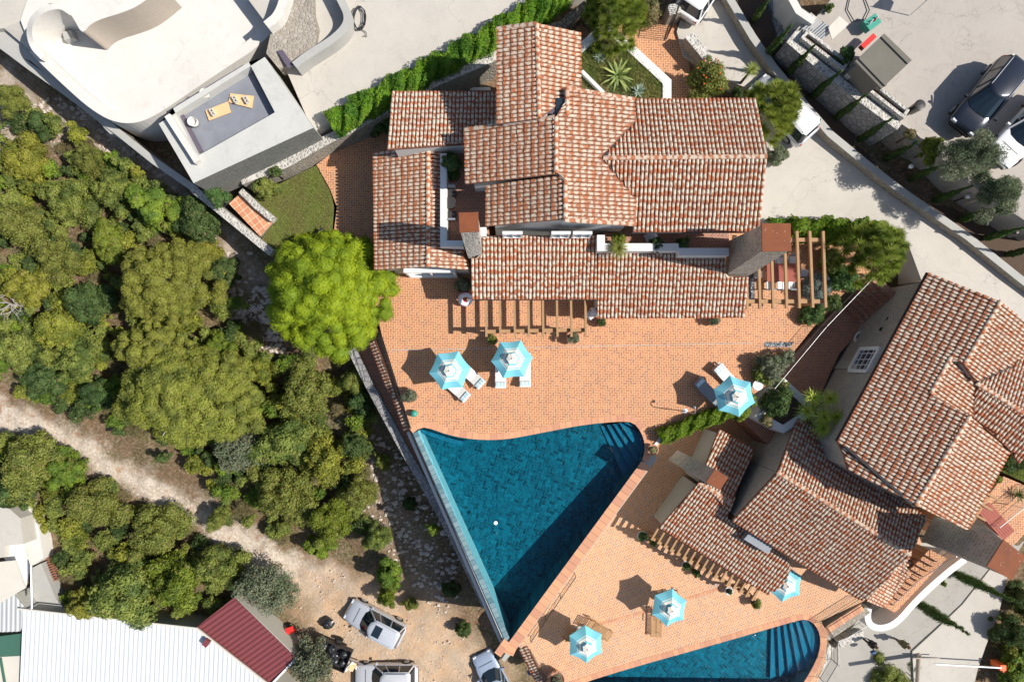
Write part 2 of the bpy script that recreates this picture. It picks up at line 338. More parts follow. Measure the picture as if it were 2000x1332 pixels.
PEBB = stone("dark_pebbles", (.10, .11, .13), (.55, .56, .58), (.03, .03, .035), 9, .1)
def leafmat(name, c1, c2, c3=None, tl=.3, dirt=None):
    t = NT(name, .6, .25); lr = t.attr('lr'); oi = t.node('ShaderNodeObjectInfo').outputs['Random']; n = t.noise(.9, detail=3)
    c = t.mix(lr, c1, c2)
    c = t.mix(t.step(lr, .93, .97), c, (.30, .22, .11)) if dirt is None else c
    if c3: c = t.mix(t.step(t.math('ADD', n, t.math('MULTIPLY', t.math('SUBTRACT', oi, .5), .2)), .45, .68), c, c3)
    hs = t.node('ShaderNodeHueSaturation'); t.L.new(c, hs.inputs['Color']); t.put(hs.inputs['Value'], t.math('ADD', .8, t.math('MULTIPLY', oi, .4))); t.put(hs.inputs['Hue'], t.math('ADD', .49, t.math('MULTIPLY', oi, .02)))
    t.col(hs.outputs[0]); tr = t.N.new('ShaderNodeBsdfTranslucent'); t.L.new(hs.outputs[0], tr.inputs[0]); mx = t.N.new('ShaderNodeMixShader'); mx.inputs[0].default_value = tl
    t.L.new(t.b.outputs[0], mx.inputs[1]); t.L.new(tr.outputs[0], mx.inputs[2]); t.L.new(mx.outputs[0], t.out.inputs['Surface']); return t.m
L_PINE = leafmat("umbrella_pine_needles", (.22, .29, .010), (.44, .49, .028), (.18, .25, .015), .2, 0)
L_OPINE = leafmat("aleppo_pine_needles", (.25, .29, .045), (.42, .44, .085), (.19, .22, .05))
L_MAQ = leafmat("maquis_leaves", (.16, .20, .035), (.38, .41, .095), (.12, .16, .04)); L_MAQD = leafmat("dark_maquis_leaves", (.065, .12, .035), (.14, .20, .055), (.05, .085, .025)); L_MAQY = leafmat("yellowing_leaves", (.22, .24, .03), (.40, .38, .06), (.16, .18, .03)); L_BRI = leafmat("fresh_leaves", (.14, .20, .02), (.29, .36, .045), (.11, .17, .025))
L_OLIVE = leafmat("olive_leaves", (.17, .20, .12), (.28, .31, .20), (.12, .16, .08)); L_CYP = leafmat("cypress_foliage", (.045, .10, .02), (.09, .16, .03), None, .15); L_HEDGE = leafmat("hedge_leaves", (.12, .24, .012), (.24, .38, .025), (.07, .16, .015)); L_DARKP = leafmat("house_plant_leaves", (.05, .11, .03), (.12, .2, .05), None, .2); L_DRY = leafmat("dry_grass", (.36, .29, .15), (.24, .24, .09), (.14, .19, .05)); L_BLUE = leafmat("blue_conifer", (.16, .22, .20), (.26, .34, .31), None, .2); L_YUC = leafmat("yucca_blades", (.38, .50, .05), (.62, .68, .16), None, .3, 0); L_AGV = leafmat("agave_blades", (.22, .30, .24), (.30, .36, .28), None, .1, 0); L_AGY = leafmat("striped_agave_blades", (.38, .42, .12), (.20, .27, .10), None, .1, 0)
BARK = plain("bark", (.13, .09, .06), .95, 0, .4, 10); BARKG = plain("grey_bark", (.38, .34, .30), .95, 0, .3, 10)
SKIN = plain("skin", (.50, .30, .21), .6, 0, .05); HAIR = plain("brown_hair", (.10, .045, .02), .7); CL_BLK = plain("black_cloth", (.02, .02, .022), .9); CL_OLV = plain("olive_cloth", (.12, .11, .06), .9); CL_WHT = plain("white_cloth", (.75, .75, .76), .9); CL_BLU = plain("blue_cloth", (.10, .16, .42), .9); CL_BEI = plain("beige_cloth", (.42, .34, .25), .9); BAGC = plain("blue_bag", (.06, .12, .28), .7)
# ---------------------------------------------------------------- roof tiles
def inside(P, poly):
    x, y = P[:, 0], P[:, 1]; c = np.zeros(len(P), bool); n = len(poly)
    for i in range(n):
        x1, y1 = poly[i]; x2, y2 = poly[(i+1) % n]
        with np.errstate(divide='ignore', invalid='ignore'):
            t = ((y1 > y) != (y2 > y)) & (x < (x2-x1)*(y-y1)/(y2-y1+1e-12)+x1)
        c ^= t
    return c
def clampto(P, poly):
    """move points that fall outside the outline onto its nearest edge"""
    ins = inside(P, poly); best = np.full(len(P), 1e9); Q = P.copy(); n = len(poly)
    for i in range(n):
        a = poly[i]; b = poly[(i+1) % n]; ab = b-a; t = np.clip(((P-a)@ab)/(ab@ab), 0, 1); q = a+t[:, None]*ab
        d = np.linalg.norm(P-q, axis=1); m = d < best; best[m] = d[m]; Q[m] = q[m]
    out = P.copy(); out[~ins] = Q[~ins]; return out
def tiled(name, poly, down, parent, mat=None, pitch=.205, course=.36, world=True, slab=.14):
    """one pitched roof surface of barrel tiles; poly = 3D outline, down = horizontal downhill direction"""
    poly = [Vector(p) for p in poly]; n_, c_ = plane(poly); n = n_.normalized()
    down = Vector((down[0], down[1], 0)).normalized(); v = (down - n*down.dot(n)).normalized(); u = v.cross(n).normalized(); o = poly[0]
    P2 = np.array([((p-o).dot(u), (p-o).dot(v)) for p in poly]); umin, vmin = P2.min(0); umax, vmax = P2.max(0)
    nu = max(1, round((umax-umin)/pitch)); pu = (umax-umin)/nu
    us = umin+(np.arange(nu)+.5)*pu; vs = vmax-np.arange(int((vmax-vmin)/course)+2)*course
    U, V = np.meshgrid(us, vs); U = U.ravel(); V = V.ravel(); k = len(U)
    U = U+rng.normal(0, .004, k); Vj = V+rng.normal(0, .010, k); tr = rng.random(k)
    K = 9; th = np.linspace(math.pi, 0, K); cx, sz = np.cos(th), np.sin(th)
    r1, r0 = pu*.43, pu*.35; L = course+.04; rows = []
    for rr, off, hh in ((r0, -L, 0.0), (r1, 0.0, .03), (r1*.95, .004, -.03)):
        a = np.stack([U[:, None]+cx*rr, (Vj+off)[:, None]+0*cx, (sz*rr*.95+hh)[None, :]+0*U[:, None]], -1); rows.append(a)
    rows[2][:, :, 2] = -.02
    A = np.stack(rows, 1)                                    # k,3,K,3
    flat = A.reshape(-1, 3); keep = inside(np.stack([U, Vj-course*.5], 1), P2).copy()
    allin = inside(flat[:, :2], P2).reshape(k, -1); keep |= (allin.mean(1) > .34)
    A = A[keep]; tr = tr[keep]; k = len(A); flat = A.reshape(-1, 3); xy = clampto(flat[:, :2], P2); h = flat[:, 2]
    Wd = np.array(o)+xy[:, :1]*np.array(u)+xy[:, 1:2]*np.array(v)+(h[:, None]+.02)*np.array(n)
    base = np.arange(k)[:, None]*3*K; q = []
    for r in range(2):
        for j in range(K-1): q.append(np.stack([base[:, 0]+r*K+j, base[:, 0]+r*K+j+1, base[:, 0]+(r+1)*K+j+1, base[:, 0]+(r+1)*K+j], 1))
    Fq = np.concatenate(q)[:, ::-1]; uv = np.zeros((k, 3, K, 2)); uv[..., 0] = np.linspace(0, 1, K); uv[:, 0, :, 1] = 0; uv[:, 1:, :, 1] = 1
    uv = uv.reshape(-1, 2); mi = np.zeros(len(Fq), int); trv = np.repeat(tr, 3*K)
    # the bed of channel tiles beneath
    e = MB(); e.prism([p for p in poly], ('d', slab)); bv = np.array(e.v); bf = [f for f in e.f]
    bq = np.array([f if len(f) == 4 else (f[0], f[1], f[2], f[2]) for f in bf])
    tri = np.array([f for f in bf if len(f) == 3]); quad = np.array([f for f in bf if len(f) == 4])
    off = ORG.get(parent.name, Vector()) if world else Vector()
    ob = npmesh(name, Wd-np.array(off), Fq, mat or TILE, parent, {'tr': trv}, uv, smooth=False)
    me = ob.data; bm = bm_new(me); vs_ = [bm.verts.new((p[0]-off.x, p[1]-off.y, p[2]-off.z)) for p in bv]
    me.materials.append(CHAN); 
    for f in bf:
        try: ff = bm.faces.new([vs_[i] for i in f]); ff.material_index = 1
        except ValueError: pass
    bm.to_mesh(me); bm.free(); return ob
import bmesh
def bm_new(me): b = bmesh.new(); b.from_mesh(me); return b
def ridge(a, b, parent, r=.13, name='ridge_cap', L=.38, mat=None):
    a, b = Vector(a), Vector(b); n = max(1, round((b-a).length/L)); d = (b-a)/n; dn = d.normalized(); s = dn.cross(Vector((0, 0, 1))).normalized(); up = s.cross(dn)
    V, Fq, tr, uv = [], [], [], []; K = 7
    for i in range(n):
        t = random.random(); p = a+d*i-dn*.02; q = a+d*(i+1)+dn*.02
        for m, (c, rr) in enumerate(((p, r*.85), (q, r))):
            for j in range(K):
                th = math.pi*j/(K-1); V.append(c+s*math.cos(th)*rr+up*(math.sin(th)*rr*.8+m*.02)); tr.append(t); uv.append((j/(K-1), m))
        bse = i*2*K
        for j in range(K-1): Fq.append((bse+j, bse+j+1, bse+K+j+1, bse+K+j))
    off = np.array(ORG.get(parent.name, Vector()))
    return npmesh(name, np.array([list(p) for p in V])-off, np.array(Fq), mat or TILE, parent, {'tr': np.array(tr)}, np.array(uv))
def gutter(a, b, parent, r=.07, drop=.1): return MB().tube([Vector(a)-Vector((0, 0, drop)), Vector(b)-Vector((0, 0, drop))], r, 8).build('gutter', DARK, parent, world=True)
def body(parent, poly, zb, ins, mat, name='wall', drop=.16):
    """walls under a roof surface: outline moved in by ins per edge, top following the roof"""
    pl = plane([Vector(p) for p in poly]); P = [Vector((p[0], p[1])) for p in poly]
    if isinstance(ins, (int, float)): ins = [ins]*len(P)
    ins = (list(ins)+[.2]*len(P))[:len(P)]
    ar = sum(P[i].x*P[(i+1) % len(P)].y-P[(i+1) % len(P)].x*P[i].y for i in range(len(P)))
    if ar < 0: P = P[::-1]; ins = [ins[(len(P)-2-i) % len(P)] for i in range(len(P))]
    Q = offset_poly(P, ins); top = [Vector((q.x, q.y, pl[1]-pl[0].x*q.x-pl[0].y*q.y-drop)) for q in Q]
    return MB().prism(top, zb).build(name, mat, parent, world=True)
def coping(name, pts, w, parent, mat, L=.33, th=.06, side=1, closed=False):
    """row of coping slabs along a line of 3D points (side=+1: to the left of travel)"""
    pts = [Vector(p) for p in pts]; seg = []; acc = 0
    fine = []; 
    for i in range(len(pts)-1):
        l = (pts[i+1]-pts[i]).length; m = max(1, int(l/.06))
        for k in range(m): fine.append(pts[i].lerp(pts[i+1], k/m))
    fine.append(pts[-1]); V, Fq, tr = [], [], []; cur = [fine[0]]; acc = 0; pieces = []
    for a, b in zip(fine, fine[1:]):
        acc += (b-a).length; cur.append(b)
        if acc >= L: pieces.append((cur[0], cur[-1])); cur = [b]; acc = 0
    if acc > .08: pieces.append((cur[0], cur[-1]))
    N = len(pieces); nrm = []
    for a, b in pieces: d = (b-a).normalized(); nrm.append(Vector((-d.y, d.x, 0))*side)
    for i, (a, b) in enumerate(pieces):
        na = (nrm[i]+nrm[i-1]).normalized() if i else nrm[i]; nb = (nrm[i]+nrm[i+1]).normalized() if i < N-1 else nrm[i]
        g = (b-a).normalized()*.008; bse = len(V); z = Vector((0, 0, random.uniform(-.004, .004)))
        c = [a+g, b-g, b-g+nb*w, a+g+na*w]
        for p in c: V.append(p+z)
        for p in c: V.append(p-Vector((0, 0, th)))
        Fq += [(bse, bse+1, bse+2, bse+3), (bse, bse+4, bse+5, bse+1), (bse+1, bse+5, bse+6, bse+2), (bse+2, bse+6, bse+7, bse+3), (bse+3, bse+7, bse+4, bse)]
        tr += [random.random()]*8
    off = np.array(ORG.get(parent.name, Vector())) if parent else 0
    return npmesh(name, np.array([list(p) for p in V])-off, np.array(Fq), mat, parent, {'tr': np.array(tr)})
def wall_path(mb, pts, th, zb, mt=0, ms=0, closed=False):
    pts = [Vector(p) for p in pts]; n = len(pts); Lf, Rt = [], []
    for i in range(n):
        a = pts[i-1] if (i or closed) else pts[i]; b = pts[(i+1) % n] if (i < n-1 or closed) else pts[i]
        d0 = (pts[i]-a).to_2d(); d1 = (b-pts[i]).to_2d(); 
        d0 = d0.normalized() if d0.length > 0 else d1.normalized(); d1 = d1.normalized() if d1.length > 0 else d0
        nn = Vector((-(d0+d1).y, (d0+d1).x)).normalized(); k = max(.5, nn.dot(Vector((-d0.y, d0.x)))); o = nn*(th/2/k)
        Lf.append(Vector((pts[i].x+o.x, pts[i].y+o.y, pts[i].z))); Rt.append(Vector((pts[i].x-o.x, pts[i].y-o.y, pts[i].z)))
    zf = (lambda p: zb) if not isinstance(zb, tuple) else (lambda p: p.z-zb[1])
    b = len(mb.v); mb.v += [tuple(p) for p in Lf+Rt]+[(p.x, p.y, zf(p)) for p in Lf+Rt]; n2 = 2*n
    m = n if closed else n-1
    for i in range(m):
        j = (i+1) % n
        mb.f.append((b+i, b+n+i, b+n+j, b+j)); mb.m.append(mt)
        mb.f.append((b+i, b+j, b+n2+j, b+n2+i)); mb.m.append(ms)
        mb.f.append((b+n+j, b+n+i, b+n2+n+i, b+n2+n+j)); mb.m.append(ms)
    if not closed:
        mb.f.append((b, b+n2, b+n2+n, b+n)); mb.m.append(ms); e = n-1
        mb.f.append((b+e, b+n+e, b+n2+n+e, b+n2+e)); mb.m.append(ms)
    return mb
def railing(name, pts, h, label, n_bar=.12, mat=None, parent=None, posts=1.6, group=None, rr=.022):
    pts = [Vector(p) for p in pts]; o = empty(name, pts[0], 0, label, 'railing', group); U = Vector((0, 0, h)); mat = mat or IRON
    a = MB(); a.tube([p+U for p in pts], rr, 6); a.build('top_rail', mat, o, world=True)
    a = MB(); a.tube([p+Vector((0, 0, .12)) for p in pts], .014, 5); a.build('bottom_rail', IRON, o, world=True)
    m = MB(); q = MB()
    for p0, p1 in zip(pts, pts[1:]):
        l = (p1-p0).length; k = max(1, int(l/n_bar))
        for i in range(k+1): p = p0.lerp(p1, i/k); m.beam(p+Vector((0, 0, .1)), p+U, .014, .014)
        k = max(1, int(l/posts))
        for i in range(k+1): p = p0.lerp(p1, i/k); q.beam(p, p+U*1.02, .035, .035)
    m.build('balusters', IRON if mat is not WHITEP else mat, o, world=True); q.build('posts', mat, o, world=True); return o
# ---------------------------------------------------------------- foliage
def leaf_quads(P, N, size, aspect, jit=.7, droop=0):
    k = len(P); N = N+rng.normal(0, jit, (k, 3)); N /= np.linalg.norm(N, axis=1)[:, None]
    T = rng.normal(0, 1, (k, 3)); T -= (T*N).sum(1)[:, None]*N; T /= np.linalg.norm(T, axis=1)[:, None]; B = np.cross(N, T)
    s = (size*rng.uniform(.6, 1.35, k))[:, None]; a = T*s*.5; b = B*s*.5*aspect
    V = np.stack([P-a, P+b*.9-a*.1, P+a, P-b*.9+a*.1], 1).reshape(-1, 3); return V
def lobes(Rx, Ry, Rz, n, lr, flat_bottom=True):
    """centres and radii of leaf clumps over a crown"""
    C, r = [], []; g = math.pi*(3-math.sqrt(5)); p1_, p2_ = random.uniform(0, 6), random.uniform(0, 6)
    for i in range(n):
        z = 1-(i+.5)/n*(1.25 if flat_bottom else 1.9); rr = math.sqrt(max(0, 1-z*z)); t = g*i+random.uniform(-.35, .35); k = random.uniform(.62, 1.0)*(1+.20*math.sin(2*t+p1_)+.15*math.sin(3*t+p2_))
        C.append((Rx*rr*math.cos(t)*k, Ry*rr*math.sin(t)*k, Rz*z*random.uniform(.6, 1.05))); r.append(lr*random.choice((.45, .6, .8, 1.0, 1.25)))
    C += [(random.uniform(-.4, .4)*Rx, random.uniform(-.4, .4)*Ry, random.uniform(.0, .5)*Rz) for _ in range(n//4)]; r += [lr*1.2]*(n//4)
    return np.array(C), np.array(r)
def crown(name, C, r, n_leaf, size, mat, aspect=.5, jit=.4, squash=.75, cores=True, parent=None, shell=.25, ck=.62):
    w = r**2/(r**2).sum(); idx = rng.choice(len(r), n_leaf, p=w); D = rng.normal(0, 1, (n_leaf, 3)); D[:, 2] += .25; D /= np.linalg.norm(D, axis=1)[:, None]
    bulge = 1+.22*np.sin(D[:, 0]*7+idx*1.7)*np.sin(D[:, 1]*8+idx*2.3)*np.sin(D[:, 2]*6+idx)
    rad = r[idx]*(1-shell*rng.random(n_leaf)**1.5)*bulge; P = C[idx]+D*rad[:, None]*np.array([1, 1, squash])
    V = leaf_quads(P, D, size, aspect, jit); lr_ = np.clip(rng.normal(.5, .28, n_leaf), 0, 1); att = np.repeat(lr_, 4); Fq = np.arange(len(V)).reshape(-1, 4)
    if cores:
        bm = bmesh.new(); bmesh.ops.create_icosphere(bm, subdivisions=2, radius=1); bm.verts.ensure_lookup_table(); S = np.array([v.co[:] for v in bm.verts]); T = np.array([[l.index for l in f.verts] for f in bm.faces]); bm.free()
        cv, cf = [], []
        for i in range(len(r)):
            s = S*(r[i]*(ck+.12*np.sin(S[:, :1]*5+i)*np.cos(S[:, 1:2]*6)))*np.array([1, 1, squash]); cf.append(np.concatenate([T, T[:, 2:]], 1)+len(V)+i*len(S)); cv.append(s+C[i])
        V = np.concatenate([V]+cv); att = np.concatenate([att, np.zeros(len(V)-len(att))])
        quads = Fq; me = None
        tri = np.concatenate(cf)[:, :3]
        return triquad(name, V, quads, tri, mat, parent, att)
    return npmesh(name, V, Fq, mat, parent, {'lr': att})
def triquad(name, V, Q, T, mat, parent, att):
    me = bpy.data.meshes.new(name); me.vertices.add(len(V)); me.vertices.foreach_set('co', V.astype(np.float32).ravel()); nl = Q.size+T.size
    me.loops.add(nl); me.loops.foreach_set('vertex_index', np.concatenate([Q.ravel(), T.ravel()]).astype(np.int32)); me.polygons.add(len(Q)+len(T))
    me.polygons.foreach_set('loop_start', np.concatenate([np.arange(len(Q))*4, len(Q)*4+np.arange(len(T))*3]).astype(np.int32)); me.polygons.foreach_set('loop_total', np.concatenate([np.full(len(Q), 4), np.full(len(T), 3)]).astype(np.int32))
    me.materials.append(mat); me.update(calc_edges=True); a = me.attributes.new('lr', 'FLOAT', 'POINT'); a.data.foreach_set('value', att.astype(np.float32)); return link(me, name, parent)
def trunk(parent, h, r, spread, n=5, mat=None, z0=-1.0, lean=(0, 0)):
    m = MB(); top = Vector((lean[0], lean[1], h)); m.tube([(0, 0, z0), (lean[0]*.2+.05*h*.3, lean[1]*.2, h*.3), (lean[0]*.6, lean[1]*.6-.04*h*.3, h*.65), top], [r, r*.8, r*.62, r*.4], 8)
    for i in range(n):
        a = 2*math.pi*i/n+random.uniform(-.4, .4); s = spread*random.uniform(.6, 1); b = Vector((lean[0]*.6, lean[1]*.6, h*random.uniform(.45, .8)))
        m.tube([b, b+Vector((math.cos(a)*s*.5, math.sin(a)*s*.5, h*.14)), b+Vector((math.cos(a)*s*.85, math.sin(a)*s*.85, h*.24))], [r*.42, r*.28, r*.08], 6)
    return m.build('trunk', mat or BARK, parent, smooth=True)
PROTO = {}
def make_tree(key, name, label, cat, group, loc, Rad, H, mat, n_lobe=16, lobe=.36, n_leaf=9000, size=.16, flat=.6, aspect=.5, squash=.8, thr=None, bark=None, rz=0, crown_base=.35, wispy=False):
    t = empty(name, loc, rz, label, cat, group); cz = H*crown_base; Rz = H-cz-lobe*Rad*.5
    C, r = lobes(Rad*(1-lobe*.7), Rad*(1-lobe*.7), Rz*.85, n_lobe, lobe*Rad); C[:, 2] += cz
    crown('crown', C, r*(1.15 if wispy else 1), n_leaf, size, mat, aspect, .42 if not wispy else 1.0, squash, not wispy, t, .25 if not wispy else .8); trunk(t, H*.62, thr or Rad*.05, Rad*.7, 5, bark); PROTO.setdefault(key, []).append((t, Rad, H)); return t
def plant_tree(key, loc, Rad, H, label, i=None, rz=None):
    lst = PROTO[key]; root, R0, H0 = lst[(i if i is not None else random.randrange(len(lst))) % len(lst)]
    return dup(root, loc, rz if rz is not None else random.uniform(0, 6.28), label, (Rad/R0, Rad/R0*random.uniform(.93, 1.07), H/H0))
def blades(mb_list, c, n, L, w, el0, el1, curl=.3):
    """rosette of pointed blades -> (verts, quads, lr)"""
    V, Q, A = mb_list
    for i in range(n):
        a = i*2.39996+random.uniform(-.1, .1); e = el0+(el1-el0)*(i/n)+random.uniform(-.08, .08); l = L*random.uniform(.8, 1.1); d = np.array([math.cos(a)*math.cos(e), math.sin(a)*math.cos(e), math.sin(e)]); s = np.array([-math.sin(a), math.cos(a), 0]); b = len(V); lr = random.random()
        for k, (t, ww) in enumerate(((0, .5), (.35, 1), (.75, .65), (1, .05))):
            p = np.array(c)+d*l*t+np.array([0, 0, -curl*l*t*t]); V.append(p-s*w*ww/2); V.append(p+s*w*ww/2+np.array([0, 0, .0])); A += [lr, lr]
        for k in range(3): Q.append((b+2*k, b+2*k+1, b+2*k+3, b+2*k+2))
def blade_plant(name, label, cat, loc, heads, mat, stem=True, group=None):
    t = empty(name, loc, random.uniform(0, 6), label, cat, group); buf = ([], [], [])
    for (c, n, L, w, e0, e1, cu) in heads: blades(buf, c, n, L, w, e0, e1, cu)
    npmesh('leaves', np.array(buf[0]), np.array(buf[1]), mat, t, {'lr': np.array(buf[2])})
    if stem:
        m = MB(); 
        for hd in heads: m.tube([(0, 0, -.2), (hd[0][0]*.5, hd[0][1]*.5, hd[0][2]*.5), hd[0]], [.09, .07, .06], 7)
        m.build('stem', BARK, t)
    return t
def grass_tuft_cloud(name, pts, hgt, wid, mat, label=None, kind=None, parent=None):
    P = np.array(pts); k = len(P); a = rng.random(k)*6.283; e = rng.uniform(.25, 1.2, k); d = np.stack([np.cos(a)*np.cos(e), np.sin(a)*np.cos(e), np.sin(e)], 1)*hgt*rng.uniform(.5, 1.2, (k, 1)); s = np.stack([-np.sin(a), np.cos(a), 0*a], 1)*wid
    V = np.stack([P-s, P+s, P+d+s*.2, P+d-s*.2], 1).reshape(-1, 3); o = npmesh(name, V, np.arange(len(V)).reshape(-1, 4), mat, parent, {'lr': np.repeat(rng.random(k), 4)})
    if kind: o['kind'] = kind
    if label: o['label'] = label
    return o
# ---------------------------------------------------------------- cars
def car(label, cat, px, py, z, heading, L, Wd, H, pm, style='suv', roofmat=None, group=None, sunroof=False, rails=True, name='parked_car'):
    p = W(px, py, z); t = empty(name, p, heading, label, cat, group); w = Wd/2; belt = H*.56; zb = .22
    van = style == 'van'; hood_f = .30 if van else .20; hz = belt-.04*H if style != 'hatch' else belt-.06*H
    st_ = [(-.5, .72, belt*.80, .42), (-.49, .86, belt*.96, .33), (-.47, .94, belt*1.0, .27), (-.40, .985, belt+.01, zb), (-.2, 1, belt, zb), (0, 1, belt-.01, zb), (.17, .995, belt-.03, zb), (.26 if not van else .32, .985, hz, zb), (.36, .955, hz-.04*H, zb), (.44, .90, hz-.09*H, .25), (.48, .80, hz-.16*H, .30), (.497, .66, hz-.24*H, .38)]
    prof = lambda ww, zt, z0: [(0, zt+.015), (ww*.55, zt+.01), (ww*.84, zt-.015), (ww*.955, zt-.075), (ww, zt-.20), (ww*1.0, (zt+z0)/2), (ww*.985, z0+.12), (ww*.93, z0), (0, z0)]
    V = []; n = 0
    for (x, k, zt, z0) in st_:
        pr = prof(w*k, zt, z0); ring = [(x*L, y, zz) for y, zz in pr]+[(x*L, -y, zz) for y, zz in pr[-2:0:-1]]; n = len(ring); V += ring
    fs = [tuple(range(n))]+[tuple((len(st_)-1)*n+i for i in range(n))[::-1]]
    for i in range(len(st_)-1):
        for j in range(n): fs.append((i*n+j, (i+1)*n+j, (i+1)*n+(j+1) % n, i*n+(j+1) % n))
    b = MB().add(V, fs).build('body', pm, t, smooth=True)
    rb, fb = (-.475 if style != 'hatch' else -.46)*L, (.27 if van else .20)*L; rr, fr = (-.43 if style != 'hatch' else -.40)*L, (.09 if van else .05)*L; wb, wr = w*.93, w*.70; zr = H-.05
    def ring(z, x0, x1, ww, ch=.14): return [(x0, -ww+ch, z), (x0, ww-ch, z), (x0+ch, ww, z), (x1-ch*2.2, ww, z), (x1, ww-ch*2.5, z), (x1+.05, 0, z), (x1, -ww+ch*2.5, z), (x1-ch*2.2, -ww, z), (x0+ch, -ww, z)]
    lo, hi = ring(belt-.02, rb, fb, wb), ring(zr-.02, rr, fr, wr); n = len(lo)
    MB().add(lo+hi, [tuple(range(n, 2*n))]+[(j, (j+1) % n, n+(j+1) % n, n+j) for j in range(n)]).build('windows', CGLASS, t)
    m = MB(); r0, r1 = ring(zr-.05, rr-.03, fr+.03, wr+.03), ring(zr, rr, fr, wr); r2 = ring(H, rr+.12, fr-.15, wr-.13); n = len(r0)
    m.add(r0+r1+r2, [(j, (j+1) % n, n+(j+1) % n, n+j) for j in range(n)]+[(n+j, n+(j+1) % n, 2*n+(j+1) % n, 2*n+j) for j in range(n)]+[tuple(range(2*n, 3*n))]); m.build('roof', roofmat or pm, t, smooth=True)
    m = MB()
    for s in (-1, 1):
        for (xa, xb) in ((fb-.18, fr-.15), (rb+.12, rr+.1)): m.beam((xa, s*(wb-.03), belt-.03), (xb, s*(wr+.005), zr), .09, .05)
        for f in (.36, .70): xm = rb+(fb-rb)*f; xt = rr+(fr-rr)*(f+.02); m.beam((xm, s*(wb+.004), belt-.02), (xt, s*(wr+.012), zr-.02), .07, .03)
    m.build('pillars', pm if style != 'van' else BLACKP, t)
    if rails:
        for s in (-1, 1): MB().tube([(rr+.15, s*(wr-.06), H-.01), (rr+.3, s*(wr-.05), H+.05), (fr-.45, s*(wr-.05), H+.05), (fr-.3, s*(wr-.06), H-.01)], .022, 6).build('roof_rail', STEEL if style != 'suv' else pm, t)
    if sunroof: MB().box((fr-.62, 0, H-.0), (.55, wr*1.25, .03)).build('sunroof', CGLASS, t)
    if style == 'suv':
        for k in range(5): MB().box(((rr+fr)/2-.25, (k-2)*wr*.36, H+.004), ((fr-rr)*.42, .03, .02)).build('roof_rib', pm, t)
    for s in (-1, 1):
        m = MB(); m.box((fb-.30, s*(w+.10), belt+.02), (.12, .20, .14), taper=.8); m.build('mirror', pm, t)
        MB().box((-.488*L+.03, s*w*.72, belt*.84), (.10, w*.26, .17)).build('tail_light', LRED, t)
        MB().box((.462*L, s*w*.64, hz-.15*H), (.22, w*.36, .10), taper=.7).build('headlight', LWHT, t)
        for xw in (-.31*L, .32*L):
            wh = MB(); rw = .33; wh.tube([(xw, s*(w-.20), rw), (xw, s*(w+.015), rw)], rw, 20); wo = wh.build('wheel', TYRE, t)
            rm = MB(); rm.tube([(xw, s*(w+.0), rw), (xw, s*(w+.03), rw)], rw*.62, 16)
            for q in range(5): aa = q*1.2566; rm.beam((xw, s*(w+.035), rw), (xw+math.cos(aa)*rw*.58, s*(w+.035), rw+math.sin(aa)*rw*.58), .05, .03, up=(0, 1, 0))
            rm.build('rim', RIM, wo)
    m = MB(); m.box((.485*L, 0, .42), (.06, w*1.0, .16)); m.build('grille', BLACKP, t); m = MB(); m.box((-.495*L, 0, .36), (.06, w*1.3, .14)); m.build('bumper_trim', BLACKP, t)
    MB().box((.31*L, 0, hz+.012), (.02, w*1.2, .012)).build('wiper_panel', BLACKP, t)
    return t
